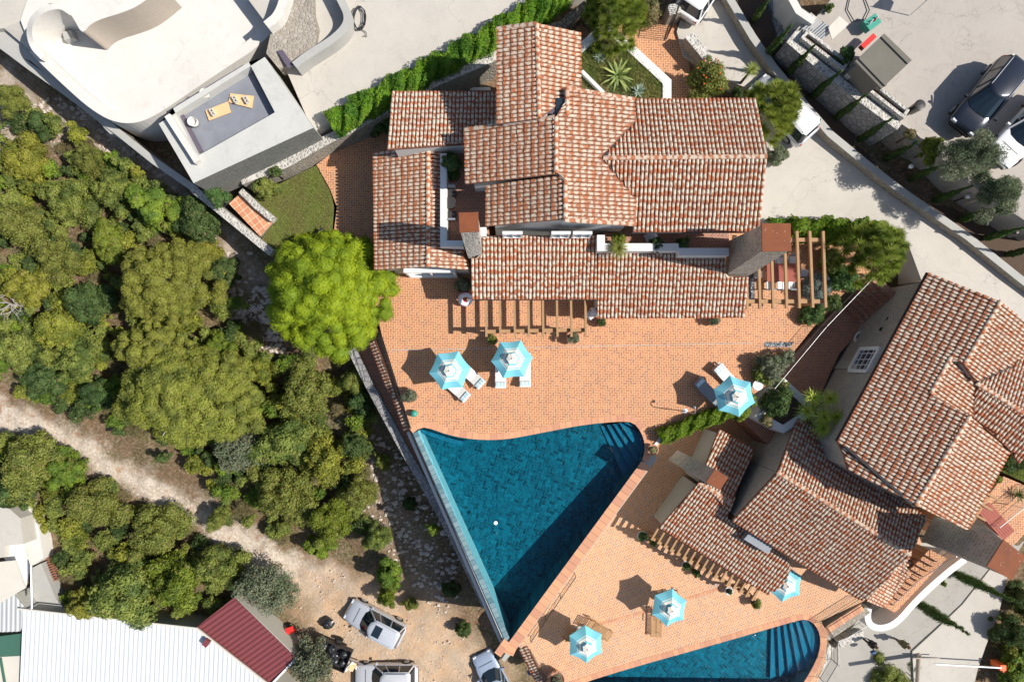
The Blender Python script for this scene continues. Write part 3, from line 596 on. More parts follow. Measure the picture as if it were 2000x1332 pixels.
# ---------------------------------------------------------------- people
def person(label, px, py, z, face, pose, top, legs, hairm, extra=None, H=1.7):
    o = empty('person', W(px, py, z), face, label, 'person'); k = H/1.75
    J, E, Rr = {}, [], {}
    def j(n, p, r, par=None):
        J[n] = Vector(p)*k; Rr[n] = r*k
        if par: E.append((par, n))
    bend, st_, arm = pose.get('bend', 0), pose.get('stride', .0), pose.get('arm', (.1, -.1)); cb, sb = math.cos(bend), math.sin(bend)
    def T(x, y, zz): x, zz = x, zz-.95; return (x*cb+zz*sb, y, .95-x*sb+zz*cb)
    j('pelvis', (0, 0, .95), .15); j('waist', T(0, 0, 1.12), .13, 'pelvis'); j('chest', T(.01, 0, 1.32), .155, 'waist'); j('neckb', T(0, 0, 1.47), .075, 'chest'); j('neck', T(.02, 0, 1.53), .058, 'neckb'); j('head', T(.035, 0, 1.64), .098, 'neck'); j('crown', T(.03, 0, 1.73), .07, 'head'); j('nose', T(.135, 0, 1.63), .018, 'head')
    for s, sd in ((1, st_), (-1, -st_)):
        q = 'l' if s > 0 else 'r'; a = arm[0] if s > 0 else arm[1]
        j('hip'+q, (0, s*.10, .90), .10, 'pelvis'); j('knee'+q, (sd*.45+.03, s*.10, .50), .065, 'hip'+q); j('ankle'+q, (sd-(.05 if sd < 0 else 0), s*.10, .09+(.05 if sd < 0 else 0)), .042, 'knee'+q); j('toe'+q, (sd+.16, s*.11, .045), .036, 'ankle'+q)
        j('sh'+q, T(0, s*.19, 1.41), .062, 'chest'); j('el'+q, T(a*.5, s*.25, 1.14), .045, 'sh'+q); j('wr'+q, T(a+.05, s*.24, .90), .030, 'el'+q); j('palm'+q, T(a+.07, s*.24, .83), .034, 'wr'+q)
        for f in range(4): j(f'f{q}{f}', T(a+.05+f*.022, s*.245, .76-(.01 if f in (1, 2) else 0)), .009, 'palm'+q); j(f'g{q}{f}', T(a+.055+f*.022, s*.225, .725-(.012 if f in (1, 2) else 0)), .008, f'f{q}{f}')
        j('th'+q, T(a+.12, s*.22, .80), .010, 'palm'+q)
    names = list(J); me = bpy.data.meshes.new('body'); me.from_pydata([J[n] for n in names], [(names.index(a), names.index(b)) for a, b in E], []); me.materials.append(SKIN); ob = link(me, 'body', o)
    sk = ob.modifiers.new('skin', 'SKIN'); sv = me.skin_vertices[0].data
    for i, n in enumerate(names): sv[i].radius = (Rr[n],)*2; sv[i].use_root = (n == 'pelvis')
    ss = ob.modifiers.new('sub', 'SUBSURF'); ss.levels = ss.render_levels = 1
    def cloth(nm, lst, mat, g):
        es = [(a, b) for a, b in E if a in lst and b in lst]; me = bpy.data.meshes.new(nm); me.from_pydata([J[n] for n in lst], [(lst.index(a), lst.index(b)) for a, b in es], []); me.materials.append(mat); ob = link(me, nm, o)
        ob.modifiers.new('skin', 'SKIN'); sv = me.skin_vertices[0].data
        for i, n in enumerate(lst): sv[i].radius = (Rr[n]*1.08+g,)*2; sv[i].use_root = (i == 0)
        s2 = ob.modifiers.new('sub', 'SUBSURF'); s2.levels = s2.render_levels = 1
    cloth('shirt', ['pelvis', 'waist', 'chest', 'neckb', 'shl', 'ell', 'shr', 'elr'], top, .018); cloth('trousers', ['pelvis', 'hipl', 'kneel', 'hipr', 'kneer']+(['anklel', 'ankler'] if pose.get('long', 1) else []), legs, .014)
    hd = J['head']; hm = MB(); hm.lathe((hd.x-.02, hd.y, hd.z-.02), [(.10, -.04), (.118, .03), (.108, .10), (.06, .145), (.0, .155)], 14); hm.build('hair', hairm, o, smooth=True)
    if extra == 'bag':
        m = MB(); c = J['waist']; m.box((c.x-.02, c.y+.24, c.z-.06), (.34, .13, .30), taper=.85); m.build('shoulder_bag', BAGC, o, bevel=.02)
    if extra == 'ponytail': MB().tube([(hd.x-.1, 0, hd.z+.03), (hd.x-.17, 0, hd.z-.08), (hd.x-.15, 0, hd.z-.25)], [.035, .04, .012], 8).build('ponytail', hairm, o)
    return o
# ================================================================ THE GROUND
CP = [(0,160,-2.2),(60,190,-2.4),(100,240,-2.8),(200,310,-2.9),(330,400,-2.2),(440,450,-2.2),(520,540,-2.8),(600,620,-3.4),(0,500,-4),(150,450,-3.2),(300,560,-4),(450,650,-4.6),(620,720,-4.3),(0,780,-6.5),(150,840,-6.8),(300,930,-7.2),(450,1050,-7.6),(600,1100,-8),(700,850,-5.3),(760,950,-6),(800,1050,-6.9),(850,1150,-7.8),(780,1150,-8.1),(650,1200,-8.3),(750,1250,-8.3),(900,1300,-8.8),(980,1330,-9.2),(0,950,-7.5),(100,1100,-8),(250,1200,-8.5),(450,1250,-8.5),(0,1330,-8.8),(500,1330,-8.8),(650,1330,-8.5),(900,700,-4.8),(1000,900,-7.5),(1000,400,-1.2),(800,300,-1.2),(1200,300,-.8),(1400,600,-2.5),(1200,1000,-8),(1300,1200,-9),(1500,1000,-9),(1700,800,-7),(1800,700,-5),(1900,900,-6),(1650,1250,-11),(1750,1280,-11),(1900,1200,-10.9),(1850,1150,-10.9),(2000,1250,-10.7),(2000,1100,-10.8),(1950,1300,-10.6),(1850,1332,-11),(600,100,.2),(800,100,.6),(300,100,-.6),(180,150,-1.2),(100,20,-.4),(1100,0,.8),(1300,50,.2),(1600,0,1.2),(1700,150,1.5),(1900,150,2.2),(2000,300,1.6),(1900,400,.6),(2000,560,-1.2),(1700,450,-.3),(1600,300,-.1),(1450,150,-.1),(560,400,-1.2),(640,420,-1.2),(480,400,-1.6),(1600,1300,-10.5),(1500,1330,-10.5),(1300,1330,-10),(-300,600,-5),(-300,1300,-9),(-300,0,0),(1000,-400,3),(2400,0,3),(2400,700,-2),(2400,1300,-9.5),(1000,1700,-11),(400,1700,-10),(1800,1700,-12)]
CW = np.array([list(W(*c)) for c in CP]); nC = len(CW); Kk = np.linalg.norm(CW[:, None, :2]-CW[None, :, :2], axis=2)
Ak = np.block([[Kk-1.2*np.eye(nC)*.0+np.eye(nC)*-.25, CW[:, :2], np.ones((nC, 1))], [CW[:, :2].T, np.zeros((2, 3))], [np.ones((1, nC)), np.zeros((1, 3))]])
wk = np.linalg.solve(Ak, np.concatenate([CW[:, 2], np.zeros(3)]))
def gz(x, y):
    P = np.stack([np.atleast_1d(x), np.atleast_1d(y)], 1); out = np.empty(len(P))
    for i in range(0, len(P), 20000):
        q = P[i:i+20000]; out[i:i+20000] = np.linalg.norm(q[:, None]-CW[None, :, :2], axis=2)@wk[:nC]+q@wk[nC:nC+2]+wk[-1]
    return out
def G(px, py, dz=0):
    z = -4.0
    for _ in range(12): p = W(px, py, z); z = .5*z+.5*float(gz(p.x, p.y)[0])
    return W(px, py, z+dz)
def px_of(Pw):
    d = Pw-np.array([0, 0, CAMZ]); y = d[:, 1]*ct+d[:, 2]*st; z = -d[:, 1]*st+d[:, 2]*ct
    return np.stack([1000+F*d[:, 0]/-z, 666-F*y/-z], 1)
gx = np.concatenate([np.linspace(-420, -40, 16)[:-1], np.arange(-40, 42, .24), np.linspace(42, 420, 16)[1:]]); gy = np.concatenate([np.linspace(-420, -28, 16)[:-1], np.arange(-28, 33, .24), np.linspace(33, 420, 16)[1:]])
GX, GY = np.meshgrid(gx, gy); xx, yy = GX.ravel(), GY.ravel(); cl = gz(np.clip(xx, -52, 52), np.clip(yy, -38, 42))
def fnoise(x, y, s):
    return (np.sin(x*1.7*s+1.3*np.sin(y*1.1*s))+np.sin(y*2.1*s+1.7*np.sin(x*1.3*s+2))+.5*np.sin((x+y)*4.3*s+np.sin(x*5*s)))/2.5
zz = cl+.10*fnoise(xx, yy, 1.0)+.05*fnoise(xx+9, yy-4, 2.7)+rng.normal(0, .012, len(xx))
GP = np.stack([xx, yy, zz], 1); pp = px_of(GP)
def poly_soft(P, pts, soft):
    pts = np.array(pts, float); ins = inside(P, pts); d = np.full(len(P), 1e9); n = len(pts)
    for i in range(n):
        a, b = pts[i], pts[(i+1) % n]; ab = b-a; t = np.clip(((P-a)@ab)/(ab@ab), 0, 1); d = np.minimum(d, np.linalg.norm(P-(a+t[:, None]*ab), axis=1))
    return np.clip(.5+np.where(ins, d, -d)/soft, 0, 1)
TRACK = [(-20,780),(60,800),(150,840),(240,900),(330,950),(430,1000),(560,1080),(660,1110),(700,1150),(640,1170),(560,1140),(460,1110),(380,1030),(300,990),(200,930),(120,880),(40,850),(-20,840)]
DIRT = [(560,1150),(600,1100),(700,1130),(800,1150),(870,1190),(1000,1330),(1000,1360),(600,1360),(620,1250)]
wob = np.stack([14*fnoise(xx, yy, .9), 14*fnoise(yy+3, xx, 1.1)], 1)+np.stack([6*fnoise(xx, yy, 3), 6*fnoise(yy, xx+5, 3)], 1)
a_track = poly_soft(pp+wob, TRACK, 26); a_dirt = poly_soft(pp+wob, DIRT, 60)
rub_areas = [[(120,200),(330,330),(420,420),(500,500),(520,560),(440,560),(360,450),(300,400),(180,340),(60,260)],[(640,760),(720,820),(900,1180),(860,1200),(760,1100),(690,980)],[(20,120),(120,250),(0,300),(-20,150)]]
a_rub = sum(poly_soft(pp+wob, r_, 40)*k_ for r_, k_ in zip(rub_areas, (1, .25, 1))).clip(0, 1)
def ground_mat():
    t = NT("rocky_ground", .95, .15); tk, dr, rb = t.attr('track'), t.attr('dirt'), t.attr('rubble'); n1 = t.noise(.7, detail=8, rough=.65); n2 = t.noise(5, detail=8, rough=.75); v = t.voro(3.2, 'F1'); v2 = t.voro(7.5, 'F1')
    c = t.mix(t.step(n1, .4, .6), (.17, .105, .06), (.115, .10, .045)); c = t.mix(t.step(n2, .45, .62), c, (.27, .19, .125))
    peb = t.math('MULTIPLY', t.step(v2, .30, .16), t.step(n2, .46, .56)); rk = t.mix(n2, (.30, .22, .16), (.66, .58, .50)); rk = t.mix(t.step(t.noise(2, detail=6), .5, .62), rk, (.36, .26, .17))
    c = t.mix(t.math('MULTIPLY', rb, .85), c, rk); trk = t.mix(t.step(n2, .36, .66), (.50, .40, .31), (.70, .62, .53)); trk = t.mix(t.step(t.noise(1.3, detail=7, rough=.7), .52, .66), trk, (.42, .27, .17)); c = t.mix(tk, c, trk)
    drt = t.mix(t.step(n1, .35, .65), (.52, .345, .21), (.46, .35, .25)); drt = t.mix(t.math('MULTIPLY', t.step(n2, .5, .7), .5), drt, (.64, .50, .37)); c = t.mix(dr, c, drt)
    c = t.mix(t.math('MULTIPLY', peb, t.math('ADD', .35, t.math('MULTIPLY', rb, .6))), c, (.62, .56, .50)); t.col(c)
    t.bump(t.math('ADD', t.math('MULTIPLY', n2, 1.2), t.math('MULTIPLY', peb, .5)), .07); return t.m
nx_, ny_ = len(gx), len(gy); I = (np.arange(ny_-1)[:, None]*nx_+np.arange(nx_-1)[None]).ravel()
g = npmesh('ground', GP, np.stack([I, I+1, I+nx_+1, I+nx_], 1), ground_mat(), None, {'track': a_track, 'dirt': a_dirt, 'rubble': a_rub}, smooth=True); g['kind'] = 'structure'
def sheet(name, pts, mats, thick=6, kind='structure'):
    """paved area: list of (px, py, z)"""
    return tag(MB().prism([W(*p) for p in pts], ('d', thick), 0, 1).build(name, mats if isinstance(mats, list) else [mats, mats]), kind=kind)
def arc(cx, cy, r, a0, a1, n, z):
    return [(cx+r*math.cos(R(a0+(a1-a0)*i/n)), cy-r*math.sin(R(a0+(a1-a0)*i/n)), z) for i in range(n+1)]
def smooth(pts, k=2):
    for _ in range(k):
        q = [pts[0]]
        for a, b in zip(pts, pts[1:]): q += [tuple(x*.75+y*.25 for x, y in zip(a, b)), tuple(x*.25+y*.75 for x, y in zip(a, b))]
        pts = q+[pts[-1]]
    return pts
# ---- upper terrace, pool
PT = smooth([(806,846,0),(822,834,0),(838,836,0),(880,851,0),(930,859,0),(985,859,0),(1050,847,0),(1140,829,0),(1222,822,0),(1240,827,0),(1252,843,0),(1259,862,0),(1260,882,0),(1254,900,0)], 2)
PRI = [(1254,900,0),(990,1259,0)]                       # right inner edge
CW_T = .36; 
pool_in = [W(*p) for p in PT]+[W(990,1259,0)]
terr = [(705,470,0),(745,652,0),(806,846,0)]+PT[1:-1]+[(1254,900,0),(1278,886,0),(1300,850,0),(1345,822,0),(1395,804,0),(1440,790,0),(1500,752,0),(1548,690,0),(1600,625,0),(1660,560,0),(1700,530,0),(1700,470,0),(1600,440,0),(1200,300,0),(900,260,0),(700,300,0),(650,330,0)]
sheet('terrace', terr, [HM, WALLW], 9)
cop = empty('pool_coping_stones', W(1000,859,0)); tag(cop, 'curved row of terracotta coping slabs round the large pool', 'pool edging')
coping('curved_edge', [W(p[0], p[1], .012) for p in PT], .36, cop, COPE)
MB().prism([W(1258,900,-.03), W(996,1262,-.03), W(980,1287,-.03), W(985,1292,-.03), W(1013,1262,-.03), W(1283,896,-.03), W(1276,878,-.03), W(1262,868,-.03)], -10).build('pool_wall', WALLB, cop, world=True)
coping('straight_edge', [W(1254,900,.03), W(990,1259,.03), W(984,1274,.03)], .58, cop, COPE, .42)
coping('corner_slabs', [W(997,1256,.035), W(978,1283,.035)], .45, cop, COPE, .4, side=-1)
inf = empty('infinity_edge', W(900,1040,0)); tag(inf, 'slate ledge along the overflowing left edge of the large pool', 'pool edging')
MB().prism([W(805,846,-.16), W(819,840,-.16), W(1000,1262,-.16), W(988,1262,-.16)], -9).build('retaining_wall', WALLW, inf, world=True)
coping('ledge_slabs', [W(806,846,-.10), W(990,1258,-.10)], .30, inf, SLATE, .30, .08, side=1)
MB().beam(W(797,843,-.85), W(983,1262,-.85), .16, .25).build('kerb', WALLG, inf, world=True)
# basin
fl = [Vector((p.x, p.y, -1.35 if p.y > -4.5 else -1.35-(abs(p.y)-4.5)*.14)) for p in pool_in]
b = MB(); nb = len(fl); b.v = [tuple(p) for p in fl]+[(p.x, p.y, -.05) for p in pool_in]
for tr_ in tessellate_polygon([[Vector((p.x, p.y, 0)) for p in fl]]):
    a_, q_, c_ = [fl[i] for i in tr_]; tr_ = tr_ if (q_-a_).to_2d().cross((c_-a_).to_2d()) > 0 else tr_[::-1]; b.f.append(tuple(tr_)); b.m.append(0)
for i in range(nb): j = (i+1) % nb; b.f.append((i, j, nb+j, nb+i)); b.m.append(0)
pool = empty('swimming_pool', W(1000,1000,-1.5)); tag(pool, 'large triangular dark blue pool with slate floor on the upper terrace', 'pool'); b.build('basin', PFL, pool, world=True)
for i, (a_, c_) in enumerate((((1222,823),(1252,845)), ((1212,823),(1262,906)), ((1200,825),(1250,915)), ((1188,827),(1238,932)), ((1176,829),(1226,950)))):
    z = -.30-.24*i
    MB().prism([W(a_[0]-3, a_[1]+3, z), W(a_[0]+9, a_[1]+2, z), W(1256,850,z), W(1257,885,z), W(c_[0], c_[1]-4, z)], -1.6).build('step', PSTEP, pool, world=True)
MB().prism([W(822,838,-.45), W(880,856,-.45), W(905,862,-.45), W(900,870,-.45), W(870,862,-.45), W(825,846,-.45)], -1.5).build('bench', PSTEP, pool, world=True)
wt = MB().prism([Vector((p.x, p.y, -.13)) for p in pool_in], ('d', .004)); wt.f = [f for f, k in zip(wt.f, range(len(wt.f))) if k % 2 == 0 and k < 2*(nb-2)]; wt.m = [0]*len(wt.f)
tag(wt.build('water', WATER), kind='structure')
tag(MB().lathe(W(968,1021,-.12), [(.0, .03), (.10, .03), (.12, 0), (.12, -.03)][::-1], 16).build('pool_skimmer_float', WHITEP), 'small round white dispenser floating in the large pool', 'pool float')
# ---- lower deck and pool
ZD = -5.3
P2 = smooth([(1105,1345,ZD),(1200,1313,ZD),(1400,1257,ZD),(1545,1215,ZD),(1572,1208,ZD),(1590,1216,ZD),(1602,1237,ZD),(1603,1265,ZD),(1590,1300,ZD),(1568,1335,ZD),(1560,1350,ZD)], 2)
deck = [(1240,880,ZD),(1010,1255,ZD),(1035,1300,ZD),(1075,1345,ZD)]+P2+[(1590,1350,ZD),(1612,1290,ZD),(1617,1240,ZD),(1604,1212,ZD),(1690,1172,ZD),(1800,1060,ZD),(1700,800,ZD),(1400,700,ZD)]
sheet('lower_deck', deck, [HL, WALLW], 6)
c2 = empty('lower_pool_coping', W(1300,1280,ZD)); tag(c2, 'terracotta slab edging round the lower pool', 'pool edging'); coping('edge_slabs', [W(p[0], p[1], ZD+.012) for p in P2], .36, c2, COPE)
ss = [(1020,1338),(1100,1310),(1180,1213),(1260,1190),(1340,1175),(1420,1150)]
tag(coping('drain_strip', [W(1058,1352,ZD+.013), W(1105,1240,ZD+.013), W(1265,1195,ZD+.013), W(1405,1152,ZD+.013)][1:], .17, None, COPE, .2), kind='structure')
pool2 = empty('swimming_pool', W(1400,1300,ZD-1.4)); tag(pool2, 'lower swimming pool with rounded stepped end beside the lower deck', 'pool')
p2w = [W(*p) for p in P2]; nb2 = len(p2w); b = MB(); b.v = [(p.x, p.y, ZD-1.5) for p in p2w]+[(p.x, p.y, ZD-.03) for p in p2w]
for tr_ in tessellate_polygon([[Vector((p.x, p.y, 0)) for p in p2w]]): b.f.append(tuple(tr_)); b.m.append(0)
for i in range(nb2): j = (i+1) % nb2; b.f.append((i, j, nb2+j, nb2+i)); b.m.append(0)
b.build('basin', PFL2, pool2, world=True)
for i in range(6):
    z = ZD-.28-.2*i; x0 = 1580-12*i
    MB().prism([W(x0-14, 1211+3.4*i, z), W(x0, 1210, z), W(1600,1238,z), W(1602,1262,z), W(x0+26-4*i, 1300+3*i, z), W(x0+14-6*i, 1300+5*i, z)], ZD-1.6).build('step', PSTEP, pool2, world=True)
wt = MB(); wt.v = [(p.x, p.y, ZD-.12) for p in p2w]; wt.f = [tuple(t_) for t_ in tessellate_polygon([[Vector((p.x, p.y, 0)) for p in p2w]])]; wt.m = [0]*len(wt.f); tag(wt.build('water', WATER), kind='structure')
# ---- roads, parking, paths
ROADN = [(470,-20,2.3),(1150,-20,2.1),(1060,10,2.1),(960,62,2.1),(800,150,2.1),(640,242,2.1),(612,258,2.1),(560,140,2.2),(530,60,2.3)]
sheet('road', ROADN, CONC, 3)
DRIVE = [(1352,-30,1.3),(1322,62,1.2),(1335,110,1.15),(1400,150,1.1),(1480,180,1.0),(1500,300,.8),(1480,340,.8),(1480,445,.6),(1740,445,.5),(1775,480,.5),(1800,548,.4),(1835,545,.4),(1950,600,.2),(2030,650,.1),(2030,575,.1),(1985,540,.15),(1880,452,.3),(1750,363,.5),(1618,262,.8),(1500,130,1.15),(1452,65,1.25),(1405,-30,1.3)]
sheet('driveway', DRIVE, CONC, 3)
sheet('parking_ground', [(1560,74,3.2),(1640,-20,3.2),(2030,-20,3.2),(2030,450,2.6),(1880,350,2.8),(1790,262,3.1),(1757,240,3.2),(1640,150,3.2)], PARK, 3.5)
sheet('street', [(1590,1350,-10.1),(1612,1290,-10.1),(1640,1255,-10.1),(1700,1180,-10.05),(1790,1120,-10.0),(1900,1020,-9.9),(2030,930,-9.8),(2030,1010,-9.8),(1990,1075,-9.85),(1965,1130,-9.9),(1940,1200,-9.95),(1920,1260,-10),(1900,1350,-10.1)], ASPH, 1.5)
sheet('pavement', [(1782,1272,-9.93),(1830,1228,-9.9),(1880,1180,-9.88),(1935,1110,-9.84),(1968,1125,-9.8),(1950,1200,-9.82),(1925,1262,-9.85),(1895,1350,-9.9),(1786,1350,-9.95)], CONC, .5)
sheet('side_path', [(1716,530,-2.6),(1775,600,-2.8),(1672,655,-2.8),(1640,690,-2.8),(1600,775,-2.8),(1590,840,-2.8),(1500,870,-2.8),(1440,810,-2.8),(1500,752,-2.8),(1552,690,-2.8),(1640,595,-2.8)], HD, 6)
sheet('west_patio', [(618,322,.02),(690,268,.02),(790,240,.02),(790,560,.02),(700,560,.02),(650,470,.02),(658,405,.02),(645,370,.02)], HM, 3)
sheet('lawn', [(470,400,-.1),(508,378,-.1),(620,322,-.1),(646,370,-.1),(652,405,-.1),(648,470,-.1),(640,520,-.1),(520,500,-.1),(508,472,-.1),(536,428,-.1),(500,405,-.1)], [plain("lawn_soil", (.10, .13, .03), .95, 0, .3, 4), SOIL], 3)
sheet('tiled_landing', [(447,398,.1),(470,377,.1),(540,427,.1),(508,462,.1)], [LTILE, RUB], 2)
sheet('entrance_patio', [(1130,20,1.02),(1180,30,1.02),(1240,60,1.02),(1310,30,1.02),(1335,70,1.02),(1345,120,1.02),(1345,215,1.02),(1100,215,1.02),(1100,60,1.02)], HM, 3)
sheet('narrow_path', [(684,672,-2.2),(750,655,-2.2),(800,830,-2.3),(860,960,-2.4),(905,1060,-2.5),(893,1065,-2.5),(838,960,-2.4),(750,800,-2.3)], HD, 5)
sheet('plaza_floor', smooth([(40,40,1.2),(62,100,1.2),(110,150,1.2),(165,190,1.2),(230,225,1.2),(275,222,1.2),(390,148,1.2),(520,62,1.2),(560,-20,1.2),(60,-20,1.2)],1), CONC_W, 1.6)
sheet('grey_path', [(-20,60,.3),(10,55,.3),(70,100,.3),(130,160,.3),(215,232,.3),(240,262,.2),(215,262,.2),(160,205,.3),(60,120,.3),(-20,85,.3)], CONC_G, 1.8)
# ================================================================ MAIN HOUSE
H1 = empty('villa', W(1200,400,0)); tag(H1, 'large main villa with several flamed terracotta tile roofs above the big pool', 'house')
R1W = [W(971,57,7.4), W(1047,47,8), W(1052,232,8), W(971,243,7.4)]
R1E = [W(1047,47,8), W(1133,64,7.1), W(1134,178,7.1), W(1052,232,8)]
def PX(pl, pts): return [Wp(x, y, pl) for x, y in pts]
tiled('roof', R1W, (-1, 0), H1); tiled('roof', R1E+[], (1, 0), H1)
pA = plane([W(1085,228,8), W(1085,338,8), W(908,253,6.25), W(910,360,6.15)]); RA = PX(pA, [(908,253),(1085,228),(1085,340),(910,360)])
pB = plane([W(1103,342,7.84), W(1103,428,7.84), W(950,362,5.95), W(950,442,5.95)]); RB = PX(pB, [(950,362),(1101,343),(1103,428),(950,442)])
pE = plane([W(1085,228,8), W(1103,428,7.84), W(1240,437,7.0), W(1238,195,7.0)])
RE = PX(pE, [(1086,228),(1108,190),(1107,173),(1238,195),(1241,237),(1173,308),(1241,390),(1240,437),(1103,430),(1103,342),(1086,340)])
tiled('roof', RA, (-1, 0), H1); tiled('roof', RB, (-1, 0), H1); tiled('roof', RE, (1, 0), H1)
pN = plane([W(1240,195,5.85), W(1475,195,5.85), W(1497,305,7.35), W(1175,308,7.35)]); RN = PX(pN, [(1238,196),(1476,195),(1497,305),(1177,308),(1241,238)])
pS = plane([W(1177,310,7.35), W(1497,307,7.35), W(1483,450,6.2), W(1240,450,6.2)]); RS = PX(pS, [(1177,310),(1497,307),(1483,452),(1235,453),(1241,391)])
tiled('roof', RN, (0, 1), H1, TILE2); tiled('roof', RS, (0, -1), H1, TILE2)
p3 = plane([W(765,181,3.9), W(970,181,3.9), W(757,292,5.0), W(940,280,5.0)]); R3 = PX(p3, [(765,181),(972,181),(972,250),(912,255),(912,282),(868,285),(757,293)])
tiled('roof', R3, (0, 1), H1, TILE2)
p4w = plane([W(836,288,4.2), W(836,520,4.2), W(730,298,3.1), W(733,527,3.1)]); R4W = PX(p4w, [(730,298),(834,288),(836,521),(733,528)])
p4e = plane([W(836,288,4.2), W(836,520,4.2), W(915,527,3.45), W(915,300,3.45)]); R4E = PX(p4e, [(836,288),(862,290),(862,482),(905,484),(918,528),(836,521)])
tiled('roof', R4W, (-1, 0), H1); tiled('roof', R4E, (1, 0), H1)
y5 = W(1000,460,4.3).y; p5 = plane([Vector((0, y5, 4.3)), Vector((10, y5, 4.3)), Vector((0, 2.6, 2.85))])
R5A = PX(p5, [(942,460),(1165,460),(1165,584),(922,584),(919,504),(942,504)]); R5B = PX(p5, [(1167,492),(1325,492),(1325,504),(1415,504),(1415,541),(1462,541),(1454,620),(1167,622)])
tiled('roof', R5A, (0, -1), H1, TILE2); tiled('roof', R5B, (0, -1), H1, TILE2)
for a_, b_ in ((W(1048,47,8.03), W(1053,230,8.03)), (W(1086,230,8.05), W(1086,338,8.05)), (W(1104,343,7.9), W(1104,428,7.9)), (W(1178,309,7.4), W(1497,306,7.4)), (W(836,290,4.24), W(836,521,4.24)), (W(1107,174,7.9), W(1108,226,7.9)), (W(971,57,7.45), W(1047,47,8.05)), (W(908,254,6.3), W(1085,229,8.05)), (W(1103,430,7.9), W(1240,438,7.05)), (W(1107,173,7.85),W(1238,195,7.05))): ridge(a_, b_, H1, .12)
for a_, b_ in ((RN[0], RN[1]), (R4W[0], R4W[3]), (R5A[3], R5A[2]), (RS[2], RS[3]), (RB[0], RB[3]), (RA[0], RA[3]), (R3[0], R3[1]), (RN[4], RN[3]), (RS[0], RS[4])): gutter(a_, b_, H1, .065, .12 if a_ not in (RN[4],RS[0]) else -.02)
gutter(R1E[1], R1E[2], H1)
for poly, ins, zb, mt in ((R1W, [.3, 0, 0, .3], .5, WALLW), (R1E, [.3, .3, 0, 0], .5, WALLW), (RA, [.15, 0, .3, .35], .5, WALLW), (RB, [.1, 0, .25, .4], 2, WALLG), (RE, [.0, 0, .1, .3, .2, .2, .2, .25, 0, 0, 0], 2, WALLG), (RN, [.35, .3, 0, .1, .1], .5, WALLW), (RS, [0, .3, .9, .1, .1], .5, WALLW), (R3, [.35, 0, 0, 0, 0, 0, .35], -.5, WALLW), (R4W, [.1, 0, .2, .35], -.5, RUBW), (R4E, [.1, 0, .1, .1, .2, 0], -.5, RUBW), (R5A, [0, 0, .6, .3, .1, .1], -.5, WALLW), (R5B, [.1, 0, .1, .1, .3, .6, .3], -.5, WALLW)): body(H1, poly, zb, ins, mt)
# dormer hatch behind the upper ridge
MB().prism([W(1063,190,7.72), W(1103,195,7.72), W(1103,226,7.72), W(1063,221,7.72)], 7.2).build('roof_recess', PURP, H1, world=True)
MB().prism([W(1086,191,7.8), W(1102,193,7.8), W(1102,225,7.8), W(1086,222,7.8)], 7.3).build('skylight', GLASS, H1, world=True)
# upper windows in the gable wall, and the glazed door under the west roof
yw = y5+.02
def window(par, x0, x1, z0, z1, y, mat=PANE, fr=.09, dep=.16):
    f = MB(); f.box(((x0+x1)/2, y-dep/2, z1), (x1-x0+2*fr, dep, fr)); f.box(((x0+x1)/2, y-dep/2, z0), (x1-x0+2*fr, dep, fr)); 
    for x in (x0-fr/2, x1+fr/2, (x0+x1)/2): f.box((x, y-dep/2, (z0+z1)/2), (fr*(1 if x != (x0+x1)/2 else .5), dep-.02, z1-z0))
    fo = f.build('window', WHITEP, par, world=True); MB().box(((x0+x1)/2, y-dep*.3, (z0+z1)/2), (x1-x0, .03, z1-z0-.02)).build('pane', mat, fo, world=True)
for x0, x1 in ((985, 1017), (1080, 1110), (1122, 1152)): a_ = W(x0, 452, 5.3); window(H1, a_.x, W(x1, 452, 5.3).x, 4.55, 5.55, y5-.03)
window(H1, W(797,540,1.5).x, W(886,540,1.5).x, .1, 2.3, R4W[2].y+.18, PANE, .12, .25)
# balconies
bw = MB(); wall_path(bw, [W(866,300,4.55), W(866,476,4.55), W(905,476,4.55)], .33, 3.0); bw.build('parapet', WALLW, H1, world=True)
MB().prism([W(860,290,3.5), W(955,290,3.5), W(955,482,3.5), W(860,482,3.5)], 2.8).build('balcony_floor', HD, H1, world=True)
bw = MB(); wall_path(bw, [W(1174,459,4.75), W(1174,483,4.75), W(1326,483,4.75)], .40, 3.4); wall_path(bw, [W(1326,492,4.76), W(1424,492,4.76)], .40, 3.2); bw.build('parapet', WALLW, H1, world=True)
MB().prism([W(1176,455,3.7), W(1424,455,3.7), W(1424,486,3.7), W(1176,486,3.7)], 3.2).build('balcony_floor', HD, H1, world=True)
MB().prism([W(905,444,4.9), W(950,444,4.9), W(950,461,4.9), W(905,461,4.9)], 3.3).build('parapet', WALLW, H1, world=True)
def chimney(par, bpx, zb, tpx, zt, mat, cap=.1):
    """stone shaft from a foot outline to a cap outline (both as photo positions)"""
    bo = [W(x, y, zb) for x, y in bpx]; to = [W(x, y, zt) for x, y in tpx]; c = sum(to, Vector())/4
    t2 = [c+(p-c)*.93 for p in to]; c_ = MB(); c_.v = [tuple(p) for p in bo+t2]; c_.f = [(0,1,5,4),(1,2,6,5),(2,3,7,6),(3,0,4,7),(4,5,6,7)]; c_.m = [0]*5
    o = c_.build('chimney', mat, par, world=True); cp_ = MB().prism([p+Vector((0, 0, .06)) for p in to], ('d', .06)); 
    for p in t2: cp_.beam(p-Vector((0, 0, .02)), p+Vector((0, 0, .05)), .08, .08)
    cp_.build('chimney_cap', RUST, o, world=True)
chimney(H1, [(1414,540),(1460,540),(1461,473),(1421,472)], 3.0, [(1488,492),(1545,491),(1543,437),(1487,437)], 9.2, CHS)
